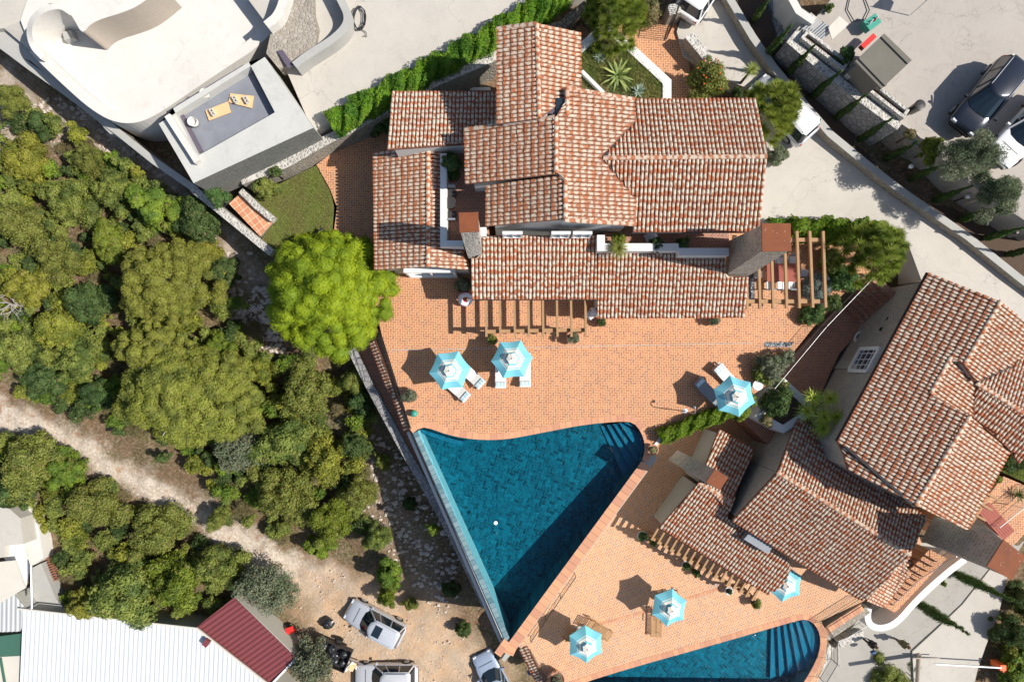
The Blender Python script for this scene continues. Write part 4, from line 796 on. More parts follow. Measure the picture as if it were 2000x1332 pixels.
chimney(H1, [(915,506),(942,501),(941,466),(905,466)], 3.5, [(898,455),(936,453),(934,415),(896,416)], 8.6, RUBW)
# ================================================================ LOWER COTTAGE (below the terrace)
H2 = empty('poolside_house', W(1550,1000,ZD)); tag(H2, 'tile roofed house beside the lower deck with stone gable and small chimney', 'house')
pQ = plane([W(1362,942,-1.6), W(1560,1065,-1.6), W(1288,1029,-2.7), W(1498,1159,-2.7)]); RQ = PX(pQ, [(1288,1029),(1365,942),(1432,982),(1420,1010),(1470,1045),(1540,1092),(1546,1112),(1522,1148),(1500,1160)])
dQ = (RQ[0]-RQ[1]); eQ = (RQ[8]-RQ[0]); nrm_ = Vector((eQ.y, -eQ.x, 0)).normalized(); nrm_ = nrm_ if nrm_.dot(dQ) > 0 else -nrm_
tiled('roof', RQ, nrm_, H2, TILE2)
pP = plane([W(1362,940,-1.6), W(1460,1000,-1.6), W(1404,838,-2.4), W(1472,876,-2.4)]); RP = PX(pP, [(1366,940),(1404,838),(1473,877),(1445,940),(1425,1000)])
tiled('roof', RP, -nrm_, H2, TILE2); ridge(W(1364,942,-1.55), W(1430,981,-1.55), H2)
z1, z2 = 1.0, -1.0
pSW = plane([W(1518,922,1), W(1777,1083,1), W(1430,1015,-1), W(1675,1170,-1)]); RSW = PX(pSW, [(1518,922),(1778,1084),(1688,1172),(1676,1168),(1430,1016)])
pNE = plane([W(1518,922,1), W(1777,1083,1), W(1558,818,-.6), W(1640,869,-.6)]); RNE = PX(pNE, [(1518,921),(1558,818),(1640,868),(1690,935),(1810,1010),(1778,1083)])
e2 = (RSW[1]-RSW[0]); n2_ = Vector((e2.y, -e2.x, 0)).normalized(); n2_ = n2_ if n2_.y < 0 else -n2_
tiled('roof', RSW, n2_, H2, TILE2); tiled('roof', RNE, -n2_, H2, TILE2); ridge(W(1518,922,1.04), W(1777,1084,1.04), H2)
rr_ = [W(1690,1172,-2.2), W(1768,1085,-2.2), W(1795,1098,-3.0), W(1728,1187,-3.0)]; tiled('roof', rr_, (rr_[2]-rr_[1]).to_2d().to_3d() if False else Vector((e2.x, e2.y, 0)), H2)
gutter(RQ[8], RQ[0], H2); gutter(RSW[3], RSW[4], H2)
body(H2, RQ, ZD-.2, [.05]+[.2]*9, WALLB); body(H2, RP, ZD-.2, [.05, .25, .2, 0, 0], WALLB); body(H2, RSW, ZD-.2, [0, .3, .3, .3, .15], ASH); body(H2, RNE, ZD-.2, [.15, .3, .3, .3, .3, 0], ASH)
chimney(H2, [(1305,898),(1378,944),(1392,918),(1323,879)], -3.2, [(1379,941),(1405,957),(1422,932),(1396,915)], 4.2, CHS)
MB().prism([W(1465,1039,-1.3), W(1510,1066,-1.3), W(1500,1082,-1.3), W(1453,1053,-1.3)], -2.0).build('flashing', FLASH, H2, world=True)
# ================================================================ EASTERN HOUSE
H3 = empty('eastern_house', W(1850,800,-3)); tag(H3, 'tile roofed house at the right edge with dark stone west wall', 'house')
E1, E2 = W(1635,862,2.6), W(1813,533,2.6); ed = (E2-E1).normalized(); en = Vector((ed.y, -ed.x, 0)); 
pW = (Vector((-.34*en.x, -.34*en.y, 1)), 0); pW = (pW[0], pW[0].dot(E1))
RW = PX(pW, [(1635,862),(1813,533),(1953,588),(1882,712),(1857,696),(1816,768),(1893,812),(1787,986),(1656,918),(1648,888)])
rz_ = [p.z for p in RW]; tiled('roof', RW, -en, H3, TILE2)
def eplane(a, b, s): n_ = Vector((s*en.x, s*en.y, 1)); return (n_, n_.dot(a))
q1 = RW[7]; q2 = RW[6]; pE1 = eplane(q1, q2, .30); REa = PX(pE1, [(1787,986),(1893,812),(1970,883),(1888,1035)])
tiled('roof', REa, en, H3); q3 = RW[5]; pE2 = eplane(q3, q3, .30); REb = PX(pE2, [(1816,768),(1857,697),(1906,745),(1898,812),(1893,814),(1868,798)]); tiled('roof', REb, en, H3)
q4 = RW[3]; pE3 = eplane(q4, q4, .30); REc = PX(pE3, [(1882,712),(1953,588),(2030,655),(2000,690),(1976,714),(1906,746)]); tiled('roof', REc, en, H3)
ed3 = Vector((W(2000,808,2).x-W(1905,748,2).x, W(2000,808,2).y-W(1905,748,2).y, 0)).normalized(); sn = Vector((ed3.y, -ed3.x, 0)); sn = sn if sn.y < 0 else -sn
g0 = W(1905,748,3.0); nS = Vector((.32*sn.x, .32*sn.y, 1)); nN = Vector((-.32*sn.x, -.32*sn.y, 1))
tiled('roof', PX((nS, nS.dot(g0)), [(1905,749),(2040,836),(1990,905),(1968,874),(1897,812)]), sn, H3, TILE2); tiled('roof', PX((nN, nN.dot(g0)), [(1906,747),(1976,715),(2000,690),(2040,700),(2040,833)]), -sn, H3, TILE2)
for a_, b_ in ((RW[2], RW[3]), (RW[4], RW[5]), (RW[6], RW[7]), (g0, W(2040,834,3.0))): ridge(a_+Vector((0, 0, .05)), b_+Vector((0, 0, .05)), H3)
gutter(RW[0], RW[1], H3, .09); gutter(RW[7], RW[8], H3, .08, .05); gutter(REc[4], REc[5], H3, .08, -.02)
body(H3, RW, -6, [.35, .25, 0, 0, 0, 0, 0, .25, .2, .2], ASH); body(H3, REa, -6, [0, 0, .4, .25], WALLB); body(H3, REc, -6, [0, .25, 0, 0, .3, 0], WALLB)
MB().prism([W(1790,560,-.2), W(1812,548,-.2), W(1700,740,-.2), W(1672,720,-.2)], -6).build('base_wall', WALLB, H3, world=True)
# arched window in the west wall (local frame along the wall)
wc = W(1722,692,.2); 
wf = MB(); 
def onwall(s, o, z): return E1+ed*s+en*(.35-o)+Vector((0, 0, z-2.6))
s0 = (W(1715,690,0)-E1).dot(ed)
f = MB(); 
for (a_, b_) in ((onwall(s0, .06, -.9), onwall(s0, .06, 1.2)), (onwall(s0-1.5, .06, -.9), onwall(s0-1.5, .06, 1.2)), (onwall(s0, .06, 1.2), onwall(s0-1.5, .06, 1.2)), (onwall(s0, .06, -.9), onwall(s0-1.5, .06, -.9))): f.beam(a_, b_, .2, .22)
fo = f.build('window', WHITEP, H3, world=True); f = MB().beam(onwall(s0-.1, .03, .15), onwall(s0-1.4, .03, .15), .04, 1.95, up=(0, 0, 1)); f.build('pane', GLASS, fo, world=True)
f = MB(); 
for k in (.35, .75, 1.1): f.beam(onwall(s0-k, .08, -.85), onwall(s0-k, .08, 1.15), .04, .04)
for z in (-.4, .15, .7): f.beam(onwall(s0-.1, .08, z), onwall(s0-1.4, .08, z), .04, .04)
f.build('glazing_bars', WHITEP, fo, world=True)
for k in range(4): a_ = W(1716+13.6*(-k)+45, 583+20*k, .1); MB().box(a_, (.22, .12, .14), rz=math.atan2(ed.y, ed.x)).build('wall_vent', BLACKP, H3, world=True)
chimney(H3, [(1799,1056),(1850,1078),(1905,1010),(1822,1010)], -.6, [(1926,1105),(1975,1132),(2001,1086),(1959,1053)], 5.0, CHS)
MB().prism([W(1645,869,3.0), W(1655,872,3.0), W(1790,988,4.2), W(1786,992,4.2)], ('d', .2)).build('flashing', DARK, H3, world=True)
sheet('east_terrace', [(1880,1045,-1.2),(1905,1000,-1.2),(1960,930,-1.2),(2030,960,-1.2),(2030,1010,-1.2),(1985,1060,-1.2),(1940,1090,-1.2)], HM, 8)
sheet('east_lawn', [(1955,920,-1.15),(1975,860,-1.15),(2040,820,-1.15),(2040,960,-1.15)], [plain("east_lawn_soil", (.12, .16, .03), .95), SOIL], 6)
# stairs and the rounded white parapet down at the street
MB
st2 = empty('parapet_wall', W(1800,1170,-10)); tag(st2, 'tall curved garden wall with bright white rounded top beside the street', 'wall')
rim = smooth([(1697,1188,-5.6),(1694,1205,-5.6),(1700,1222,-5.6),(1722,1228,-5.6),(1752,1217,-5.6),(1790,1172,-5.6),(1845,1122,-5.6),(1885,1092,-5.6)], 2)
wall_path(MB(), [W(*p) for p in rim], .42, -10.3).build('wall', WALLW, st2, world=True)
sheet('stair_landing', [(1700,1185,-7.6),(1720,1210,-7.6),(1745,1200,-7.6),(1800,1150,-7.6),(1880,1085,-7.6),(1860,1060,-7.6),(1780,1060,-7.6)], [WALLB, WALLB], 3)
stp = empty('garden_steps', W(1800,1110,-6)); tag(stp, 'brick garden steps between tiled house and white curved wall', 'steps')
for i in range(11):
    f0 = i/11; a_ = (1715+100*f0, 1178-105*f0); MB().prism([W(a_[0], a_[1], -4.9+.36*i), W(a_[0]+10, a_[1]-10, -4.9+.36*i), W(a_[0]+44, a_[1]+8, -4.9+.36*i), W(a_[0]+32, a_[1]+18, -4.9+.36*i)], -8).build('tread', HM, stp, world=True)
railing('stair_railing', [W(1728,1170,-3.9), W(1780,1120,-2.6), W(1848,1078,-1.2)], .95, 'thin steel railing up the garden steps by the white curved wall', mat=STEEL)
for i in range(7):
    a_ = (1712-9*i, 548+8*i); tag(MB().prism([W(a_[0]-8, a_[1]+2, -.6-.3*i), W(a_[0]+2, a_[1]-6, -.6-.3*i), W(a_[0]+62, a_[1]+42, -.6-.3*i), W(a_[0]+52, a_[1]+52, -.6-.3*i)], -4).build('path_step', HD), kind='structure')
# ================================================================ WALLS, SHEDS, BUILDING SITE
def wall_thing(name, pts, th, zb, label, mt, ms=None, cat='wall', closed=False):
    p0 = W(*pts[0]); o = empty(name, p0, 0, label, cat); wall_path(MB(), [W(*p) for p in pts], th, zb, 0, 1, closed).build('masonry', [mt, ms or mt], o, world=True); return o
wall_thing('stone_wall', [(378,352,1.1),(470,352,1.1),(560,318,1.2),(640,272,1.5),(700,243,1.8),(768,205,2.1),(850,160,2.3),(962,112,2.3),(1010,90,2.3)][1:], .55, -.5, 'long pale cobble wall running under the clipped hedge beside the road', RUBW, RUB)
wall_thing('stone_wall', [(-20,72,.32),(60,132,.32),(125,178,.32),(165,208,.32),(235,262,.35),(300,314,.4),(384,372,.44)], .4, -5, 'pale footpath wall above the rocky slope, running to the block building', CONC_G, RUB)
wall_thing('stone_wall', [(375,368,.45),(400,388,.45),(440,420,.45),(530,494,.45),(600,560,.3),(690,690,-1.9)][:4], .42, -5, 'stone garden wall edging the small lawn above the wooded slope', RUBW, RUBW)
wall_thing('stone_wall', [(470,372,.5),(500,402,.5),(532,428,.5)], .35, -.6, 'short stone wall between tiled landing and lawn', RUBW)
wall_thing('stone_wall', [(686,682,-1.7),(720,750,-1.75),(790,880,-1.85),(845,975,-1.9),(870,1020,-2.0),(905,1090,-3.2),(950,1185,-5.5)], .50, -9, 'long grey stone retaining wall below the terrace and infinity pool', RUBG)
wall_thing('stone_wall', [(838,963,-1.95),(858,948,-1.95)], .4, -6, 'short cross wall joining retaining wall and pool', RUBG)
wall_thing('stone_wall', [(1412,-25,2.0),(1470,72,1.95),(1512,132,1.85),(1560,190,1.7),(1622,262,1.5),(1690,318,1.3),(1757,370,1.2),(1890,462,.95),(1990,542,.8),(2040,580,.7)], .42, -1, 'long low rubble wall following the driveway edge', CONC_G, RUB)
wall_thing('stone_wall', [(1345,68,2.2),(1372,100,2.2),(1392,125,2.2)], .55, .2, 'short pale rubble wall beside the entrance patio', RUBW, RUB)
wall_thing('stone_wall', [(1316,8,2.2),(1320,28,2.2),(1330,50,2.2)][:2], .7, .2, 'pale stone pier by the entrance gate', RUBW, RUB)
wall_thing('stone_wall', [(1590,30,3.5),(1547,82,3.4),(1600,128,3.4),(1690,198,3.4),(1757,248,3.4)], .45, -1, 'tall grey crazy paved retaining wall below the upper parking', RUBW, RUBG)
wall_thing('stone_wall', [(1756,250,2.6),(1790,278,2.6),(1830,300,2.5),(1885,340,2.4),(1950,390,2.2),(2040,455,2.0)], .40, -1, 'dark rubble retaining wall behind the southern cypresses', RUBW, RUB)
sheet('planting_strip', [(1430,-30,1.9),(1485,-30,2.0),(1512,60,1.9),(1550,116,1.7),(1606,175,1.2),(1652,218,.9),(1686,260,.6),(1732,296,.4),(1810,342,.35),(1895,390,.3),(2050,490,.25),(2050,585,.2),(1900,468,.35),(1757,378,.4),(1622,272,.6),(1500,130,1.3),(1455,60,1.6)], SOIL, 2.5)
tag(MB().prism([W(1482,-40,1.7), W(1512,70,1.7), W(1540,112,1.5), W(1550,84,3.2), W(1590,32,3.3), W(1565,15,3.5), W(1548,-40,3.5)], -1).build('stone_revetment', RUBG), kind='structure')
wall_thing('stone_wall', [(1540,-40,3.9),(1545,-5,3.9),(1560,22,3.9),(1590,42,3.9)], .4, 1, 'white curved wall top at the head of the grey stone revetment', CONC_W)
for k, (a_, b_) in enumerate((((1560,82),(1640,142)), ((1650,152),(1757,236)))):
    o = wall_thing('planter_trough', [(a_[0]+8,a_[1]-8,3.75),(b_[0]+8,b_[1]-8,3.75),(b_[0]+16,b_[1]-20,3.75),(a_[0]+18,a_[1]-20,3.75)], .16, 3.0, ['narrow white stone planter trough behind the retaining wall, northern one', 'narrow white stone planter trough ending beside the round bin'][k], RUBW, closed=True, cat='planter')
    MB().prism([W(a_[0]+8,a_[1]-8,3.55), W(b_[0]+8,b_[1]-8,3.55), W(b_[0]+16,b_[1]-20,3.55), W(a_[0]+18,a_[1]-20,3.55)], 3.1).build('soil', SOIL, o, world=True)
# white triangular planter north of the villa
plw = wall_thing('raised_planter', [(1128,100,2.5),(1184,50,2.5),(1303,160,2.5),(1303,205,2.5)], .48, 0, 'white walled triangular garden bed with agaves north of the villa', WALLW, cat='planter')
MB().prism([W(1128,90,2.3), W(1184,55,2.3), W(1300,165,2.3), W(1300,215,2.3), W(1120,215,2.3)], 0).build('soil', SOIL, plw, world=True)
MB().beam(W(1136,142,2.55), W(1182,188,2.55), .18, .4).build('divider', WALLW, plw, world=True)
wall_thing('dry_stone_wall', [(1050,62,2.2),(1095,50,2.2),(1140,14,2.2),(1165,40,2.2)], .5, .4, 'curved brown dry stone wall behind the white planter', DRYST)
# concrete hut in the upper parking
hut = empty('concrete_hut', W(1725,125,3.2), 0, 'small flat roofed grey concrete hut beside the upper parking', 'hut')
MB().prism([W(1727,66,5.3), W(1781,118,5.3), W(1722,174,5.3), W(1670,120,5.3)], ('d', .18)).build('roof', CONC_D, hut, world=True)
for a_, b_ in (((1722,72),(1774,124)), ((1678,114),(1730,168))): MB().beam(W(*a_, 5.34), W(*b_, 5.34), .12, .10).build('roof_rib', CONC_D, hut, world=True)
MB().prism([W(1727,76,5.2), W(1770,118,5.2), W(1722,163,5.2), W(1682,120,5.2)], 3.1).build('wall', CONC_D, hut, world=True)
tag(MB().prism([W(1556+62,64-10,3.9), W(1640,32,3.9), W(1658,48,3.9), W(1625,78,3.9)], ('d', .05)).build('sheet_panel', CCREAM), 'cream board leaning near the striped metal sheet', 'panel')
m = MB(); 
for k in range(9): a_ = (1568+4.4*k, 66+2.6*k-8); m.beam(W(a_[0]+25, a_[1]-22, 3.8), W(a_[0], a_[1], 3.6), .09, .04)
tag(m.build('corrugated_sheet', CGREY), 'rusty grey corrugated sheet by the northern planter trough', 'metal sheet')
tag(MB().box(W(1694,83,3.7), (.95, .28, .3), rz=.75).build('red_toolbox', RED), 'red box beside the concrete hut', 'box')
o = empty('green_crate', W(1694,53,3.3), .6, 'dark green crate with bottles on the upper parking', 'crate'); MB().box((0, 0, .3), (.75, .55, .5), taper=1.08).build('crate_body', GREENP, o, bevel=.02); 
for k in range(4): MB().lathe((-.25+.17*k, .05*(k % 2), .45), [(.05, 0), (.05, .22), (.02, .3), (.02, .34)], 8).build('bottle', WHITEP if k != 2 else RED, o)
bn = empty('litter_bin', W(1779,217,3.1), 0, 'round dark litter bin at the end of the planter trough', 'bin'); MB().lathe((0, 0, 0), [(.22, 0), (.27, .8), (.28, .8), (.28, .84)], 18).build('drum', BLACKP, bn, smooth=True); MB().lathe((0, 0, .84), [(.29, 0), (.29, .03), (.2, .06), (.0, .08)], 18).build('lid', DARK, bn)
hs = MB(); hs.tube([W(1660,-5,3.25), W(1655,20,3.25), W(1668,42,3.25), W(1690,38,3.25), W(1698,20,3.25), W(1688,-5,3.25)], .03, 6); tag(hs.build('hose', BLACKP), 'loop of black hose on the upper parking ground', 'hose')
fl_ = empty('flag', W(1778,30,3.2), 0, 'small dark flag on a short pole at the top of the parking', 'flag'); MB().tube([(0, 0, 0), (.2, .2, 2.6)], .025, 6).build('pole', STEEL, fl_)
m = MB(); m.add([(.05, .1, 1.2), (.2, .2, 2.5), (.75, .9, 2.3), (.5, .55, 1.5)], [(0, 1, 2, 3)]); m.build('cloth', PURP, fl_)
# ---- building site, top left
site = empty('unfinished_terrace', W(300,120,1.2), 0, 'pale concrete terrace under construction with curving parapet', 'building')
outer = smooth([(66,95,1.75),(92,122,1.75),(143,170,1.75),(182,204,1.75),(222,228,1.75),(262,232,1.75),(300,216,1.75),(345,186,1.75),(430,128,1.75),(490,90,1.75),(530,50,1.75),(548,-20,1.75)], 2)
wall_path(MB(), [W(*p) for p in outer], .62, -1.5).build('parapet', CONC_W, site, world=True)
up = smooth([(-20,-20,3.4),(60,46,3.4),(78,22,3.4),(110,12,3.4),(140,16,3.4),(158,40,3.4),(170,62,3.4),(182,50,3.4),(215,36,3.4),(250,24,3.4),(305,-20,3.4)], 1)
sheet('upper_slab', smooth([(58,48,3.4),(70,30,3.4),(90,18,3.4),(112,14,3.4),(132,22,3.4),(146,40,3.4),(156,60,3.4),(164,64,3.4),(174,50,3.4),(196,38,3.4),(235,27,3.4),(272,12,3.4),(318,-25,3.4)], 3)[28:]+[(112,-25,3.4)], [CONC_W, GREYW], 2.6)
wall_path(MB(), [W(*p) for p in smooth([(84,112,2.2),(64,92,2.4),(56,66,2.8),(60,42,3.2),(76,24,3.4),(98,14,3.46),(120,12,3.47),(138,24,3.46)], 2)], .34, .5).build('alcove_wall', CONC_W, site, world=True)
sheet('building_ground', [(-40,-40,.9),(150,-40,.9),(130,14,.9),(62,30,.9),(52,66,.9),(62,96,.9),(60,100,.7),(8,56,.7),(-40,60,.7)], CONC, 2)
tag(MB().box(W(138,73,1.4), (.62, .55, .5), rz=.3, taper=.85).build('stone_block', CONC_G), 'small grey block on the round floor of the building site', 'block')
tag(MB().beam(W(107,28,1.3), W(116,56,1.3), .35, .2).build('wooden_plank', GREYW), 'weathered plank lying in the round alcove', 'plank')
bk = empty('concrete_block_building', W(460,240,1.2), 0, 'square unfinished concrete building with grey membrane roof pit', 'building')
blk = [(310,242),(517,112),(612,250),(378,358)]
pit = [(338,212),(486,122),(537,220),(386,305)]
c_ = MB(); o3 = [W(x, y, 3.4) for x, y in blk]; i3 = [W(x, y, 3.4) for x, y in pit]; i2 = [Vector((p.x, p.y, 2.75)) for p in i3]; o0 = [Vector((p.x, p.y, .3)) for p in o3]
c_.v = [tuple(p) for p in o3+i3+i2+o0]; c_.f = [(j, (j+1) % 4, 4+(j+1) % 4, 4+j) for j in range(4)]+[(4+j, 4+(j+1) % 4, 8+(j+1) % 4, 8+j) for j in range(4)]+[(12+j, 12+(j+1) % 4, (j+1) % 4, j) for j in range(4)]; c_.m = [0]*10+[1, 0]
c_.build('wall', [CONC_B, ashlar('damp_blockwork', (.21, .21, .19), (.16, .16, .15), (.30, .30, .28), .5, .25)], bk, world=True); MB().prism([p+Vector((0, 0, .004)) for p in i2], 2.5).build('membrane', plain("grey_membrane", (.21, .22, .25), .8, 0, .25, 1.4), bk, world=True)
for a_, b_, ww in (((348,210),(478,132), .28), ((352,222),(392,298), .30), ((490,128),(536,212), .22)): MB().beam(W(*a_, 2.86), W(*b_, 2.86), ww, .1).build('foil_strip', PURP, bk, world=True)
MB().beam(W(330,228,3.62), W(388,318,3.62), .32, .42).build('kerb', CONC_W, bk, world=True)
for k, (q, lb) in enumerate(((((401,216),(445,199),(451,220),(408,236)), 'plywood board with one block, left on the membrane roof'), (((446,200),(450,183),(496,188),(492,212)), 'plywood board with two blocks, right on the membrane roof'))):
    tag(MB().prism([W(*p, 2.86) for p in q], ('d', .04)).build('plywood_board', BOARD), lb, 'board')
for p, lb in (((415,220), 'concrete block on the left plywood board'), ((459,195), 'concrete block at the left end of the right board'), ((481,196), 'concrete block at the right end of the right board')):
    m = MB(); c = W(*p, 2.96); 
    for dx in (-.18, 0, .18): m.box((c.x+dx*.5, c.y-dx*.86, c.z), (.04, .2, .2), rz=-1.05)
    for s in (-1, 1): m.box((c.x+s*.08*.86, c.y+s*.08*.5, c.z), (.4, .03, .2), rz=-1.05)
    tag(m.build('concrete_block', CONC_W), lb, 'block')
for p, lb in (((406,188), 'pale bucket on the upper part of the membrane roof'), ((383,243), 'mortar bucket by the left edge of the membrane roof')):
    bb = empty('bucket', W(*p, 2.78), 0, lb, 'bucket'); MB().lathe((0, 0, 0), [(.20, 0), (.27, .48), (.25, .48), (.18, .3), (0, .3)], 18).build('pail', CONC_W, bb, smooth=True); MB().tube([(.26*math.cos(a), .26*math.sin(a), .48+.1*math.sin(a)) for a in np.linspace(0, 3.14, 8)], .01, 5).build('handle', STEEL, bb)
# round stone ruin beside the block building
ru = empty('round_stone_enclosure', W(600,60,2.2), 0, 'curved rough stone enclosure filled with rubble at the top', 'stone wall')
wall_path(MB(), [W(*p) for p in smooth([(575,128,3.2),(600,108,3.2),(650,78,3.2),(676,52,3.2),(680,30,3.2),(668,5,3.2),(655,-20,3.2)], 2)], .42, 1.8).build('outer_wall', CONC_G, ru, world=True)
wall_path(MB(), [W(*p) for p in smooth([(520,50,3.5),(545,30,3.5),(560,-20,3.5)], 2)], .5, 1.5).build('inner_wall', CONC_W, ru, world=True)
MB().prism([W(*p) for p in [(520,105,2.9),(535,35,2.9),(560,5,2.9),(610,-10,2.9),(612,25,2.8),(622,55,2.6),(615,90,2.6),(575,125,2.6),(545,135,2.7)]], 1.8).build('rough_top', RUB, ru, world=True)
tag(MB().prism([W(541,100,2.96), W(552,98,2.96), W(574,128,2.96), W(562,133,2.96)], 2.8).build('trench_cover', PURP), 'dark opening in the stone top beside the block building', 'opening')
m = MB(); c = W(703,38,2.32); m.tube([(c.x+(.30+.02*(k % 5))*math.cos(k*.5), c.y+(.62+.02*(k % 4))*math.sin(k*.5), c.z+.004*k) for k in range(64)], .022, 5); m.tube([(c.x+.1, c.y-.6, c.z), (c.x+.35, c.y-.75, c.z), (c.x+.4, c.y-1.0, c.z), (c.x+.2, c.y-.95, c.z)], .022, 5); tag(m.build('cable_coil', BLACKP), 'coil of dark cable lying on the concrete road', 'cable')
for k, (a_, b_) in enumerate((((52,208),(85,262)), ((60,206),(92,262)), ((78,228),(102,266)), ((86,226),(108,264)))):
    tag(MB().beam(G(*a_, .15), G(*b_, .15), .2, .05).build('wooden_plank', GREYW), ['longest weathered plank on the rocky ground', 'second weathered plank on the rocky ground', 'third weathered plank on the rocky ground', 'shortest weathered plank nearest the footpath'][k], 'plank', 'planks by the footpath')
# ---- lower left sheds
def sheet_roof(parent, pts, mat, pitch, amp, name='roof', zb=None, wallm=None, ribdir=None):
    P = [W(*p) for p in pts]; n_, c_ = plane(P); r = Vector(ribdir).normalized() if ribdir else (P[3]-P[0]).to_2d().to_3d().normalized(); q = Vector((-r.y, r.x, 0)); xs = np.array([p.dot(q) for p in P]); ys = np.array([p.dot(r) for p in P]); n = int((xs.max()-xs.min())/pitch*4); X = np.linspace(xs.min(), xs.max(), n+1); Y = np.linspace(ys.min(), ys.max(), 12)
    A, B = np.meshgrid(X, Y); poly = np.array([(p.dot(q), p.dot(r)) for p in P]); xy = clampto(np.stack([A.ravel(), B.ravel()], 1), poly); wx = xy[:, :1]*np.array(q)[:2]+xy[:, 1:]*np.array(r)[:2]
    h = amp*np.array([0, 1, 1, 0])[np.arange(n+1) % 4]; Z = c_-n_.x*wx[:, 0]-n_.y*wx[:, 1]+np.tile(h, 12); I = (np.arange(11)[:, None]*(n+1)+np.arange(n)[None]).ravel(); off = np.array(ORG[parent.name])
    o = npmesh(name, np.concatenate([wx, Z[:, None]], 1)-off, np.stack([I, I+1, I+n+2, I+n+1], 1), mat, parent)
    Q = [Vector((p.x, p.y, p.z-.08)) for p in P]; MB().prism(Q, zb).build('wall', wallm or WALLB, parent, world=True); return o
s1 = empty('metal_roofed_hall', W(250,1280,-8.5), 0, 'large shed with white corrugated metal roof at the lower left', 'shed'); sheet_roof(s1, [(46,1190,-6.2),(384,1226,-6.1),(570,1372,-6.1),(38,1372,-6.2)], CWHITE, .30, .035, zb=-9, ribdir=(.03, 1, 0)); MB().beam(W(36,1188,-6.05), W(384,1226,-5.95), .1, .12).build('ridge_trim', CCREAM, s1, world=True); MB().beam(W(384,1226,-5.95), W(570,1372,-5.95), .12, .12).build('verge_trim', CCREAM, s1, world=True)
s2 = empty('maroon_shed', W(460,1250,-8.5), 0, 'shed with dark red corrugated roof beside the white one', 'shed'); sheet_roof(s2, [(384,1224,-6.25),(458,1166,-6.25),(580,1284,-6.4),(526,1340,-6.3)], CRED, .32, .05, zb=-9, ribdir=(W(452,1166,-6).x-W(372,1222,-6).x, W(452,1166,-6).y-W(372,1222,-6).y, 0)); MB().beam(W(580,1284,-6.3), W(526,1340,-6.2), .14, .1).build('edge_trim', WALLW, s2, world=True)
tag(MB().box(W(404,1254,-5.8), (.35, .45, .35), rz=-.6).build('roof_vent', CRED), 'small blue and red vent between the white and maroon roofs', 'vent')
s3 = empty('grey_shed', W(20,1180,-8.5), 0, 'small shed with grey corrugated roof at the left edge', 'shed'); sheet_roof(s3, [(-30,1170,-6.2),(30,1160,-6.2),(62,1200,-6.2),(40,1232,-6.4),(-30,1235,-6.4)], CGREY, .3, .05, zb=-9, ribdir=(.05, 1, 0))
s4 = empty('green_shed', W(20,1260,-8.5), 0, 'low shed with green roof panel at the left edge', 'shed'); MB().prism([W(-30,1246,-6.6), W(46,1236,-6.6), W(46,1280,-6.6), W(-30,1284,-6.6)], -9).build('roof', CGREEN, s4, world=True); MB().prism([W(-30,1284,-6.65), W(46,1280,-6.65), W(46,1372,-6.65), W(-30,1372,-6.65)], -9).build('cream_roof', CCREAM, s4, world=True)
MB().beam(W(1,1285,-6.55), W(14,1360,-6.55), .14, .08).build('green_strip', CGREEN, s4, world=True)
s5 = empty('canopy_building', W(10,1060,-8), 0, 'pale flat roofed building with white canopies at the left edge', 'building'); MB().prism([W(-30,985,-5.4), W(18,993,-5.4), W(40,1012,-5.4), W(46,1062,-5.4), W(8,1066,-5.4), W(8,1088,-5.4), W(-30,1092,-5.4)], -8.5).build('flat_roof', CONC, s5, world=True)
MB().prism([W(8,1062,-5.9), W(45,1058,-5.9), W(58,1110,-5.9), W(50,1145,-5.9), W(20,1108,-5.9), W(8,1090,-5.9)], ('d', .1)).build('white_canopy', WALLW, s5, world=True); MB().prism([W(-30,1100,-5.2), W(30,1094,-5.2), W(50,1148,-5.6), W(2,1176,-5.6), W(-30,1170,-5.6)], ('d', .08)).build('grey_canopy', CCREAM, s5, world=True)
sheet('yard_path', [(38,985,-6.6),(55,985,-6.6),(75,1030,-6.7),(85,1090,-6.8),(64,1104,-6.8),(48,1102,-6.8),(46,1040,-6.7)], CONC_W, 1.5)
tag(MB().tube([W(61,1104,-5), W(62,1188,-5)], .07, 10).build('roof_pipe', STEEL), 'thin white pipe joining the canopy to the white roof', 'pipe')
m = MB(); 
for k in range(13): m.beam(G(86+k*1.5, 1078+k*4.6, .4), G(97+k*1.6, 1075+k*4.6, .4), .10, .1)
tag(m.build('stacked_roof_tiles', CHAN), 'row of stacked old roof tiles on the slope near the sheds', 'tile stack')
tag(MB().lathe(G(127,1079,.4), [(.33, -.3), (.33, .02), (0, .05)], 18).build('round_slab', CONC_W), 'round pale slab on the scrub near the sheds', 'slab')
MB
sheet('shed_yard', [(60,1110,-7.2),(80,1100,-7.2),(110,1170,-7.3),(130,1190,-7.3),(60,1190,-7.3)], CONC_G, 1)
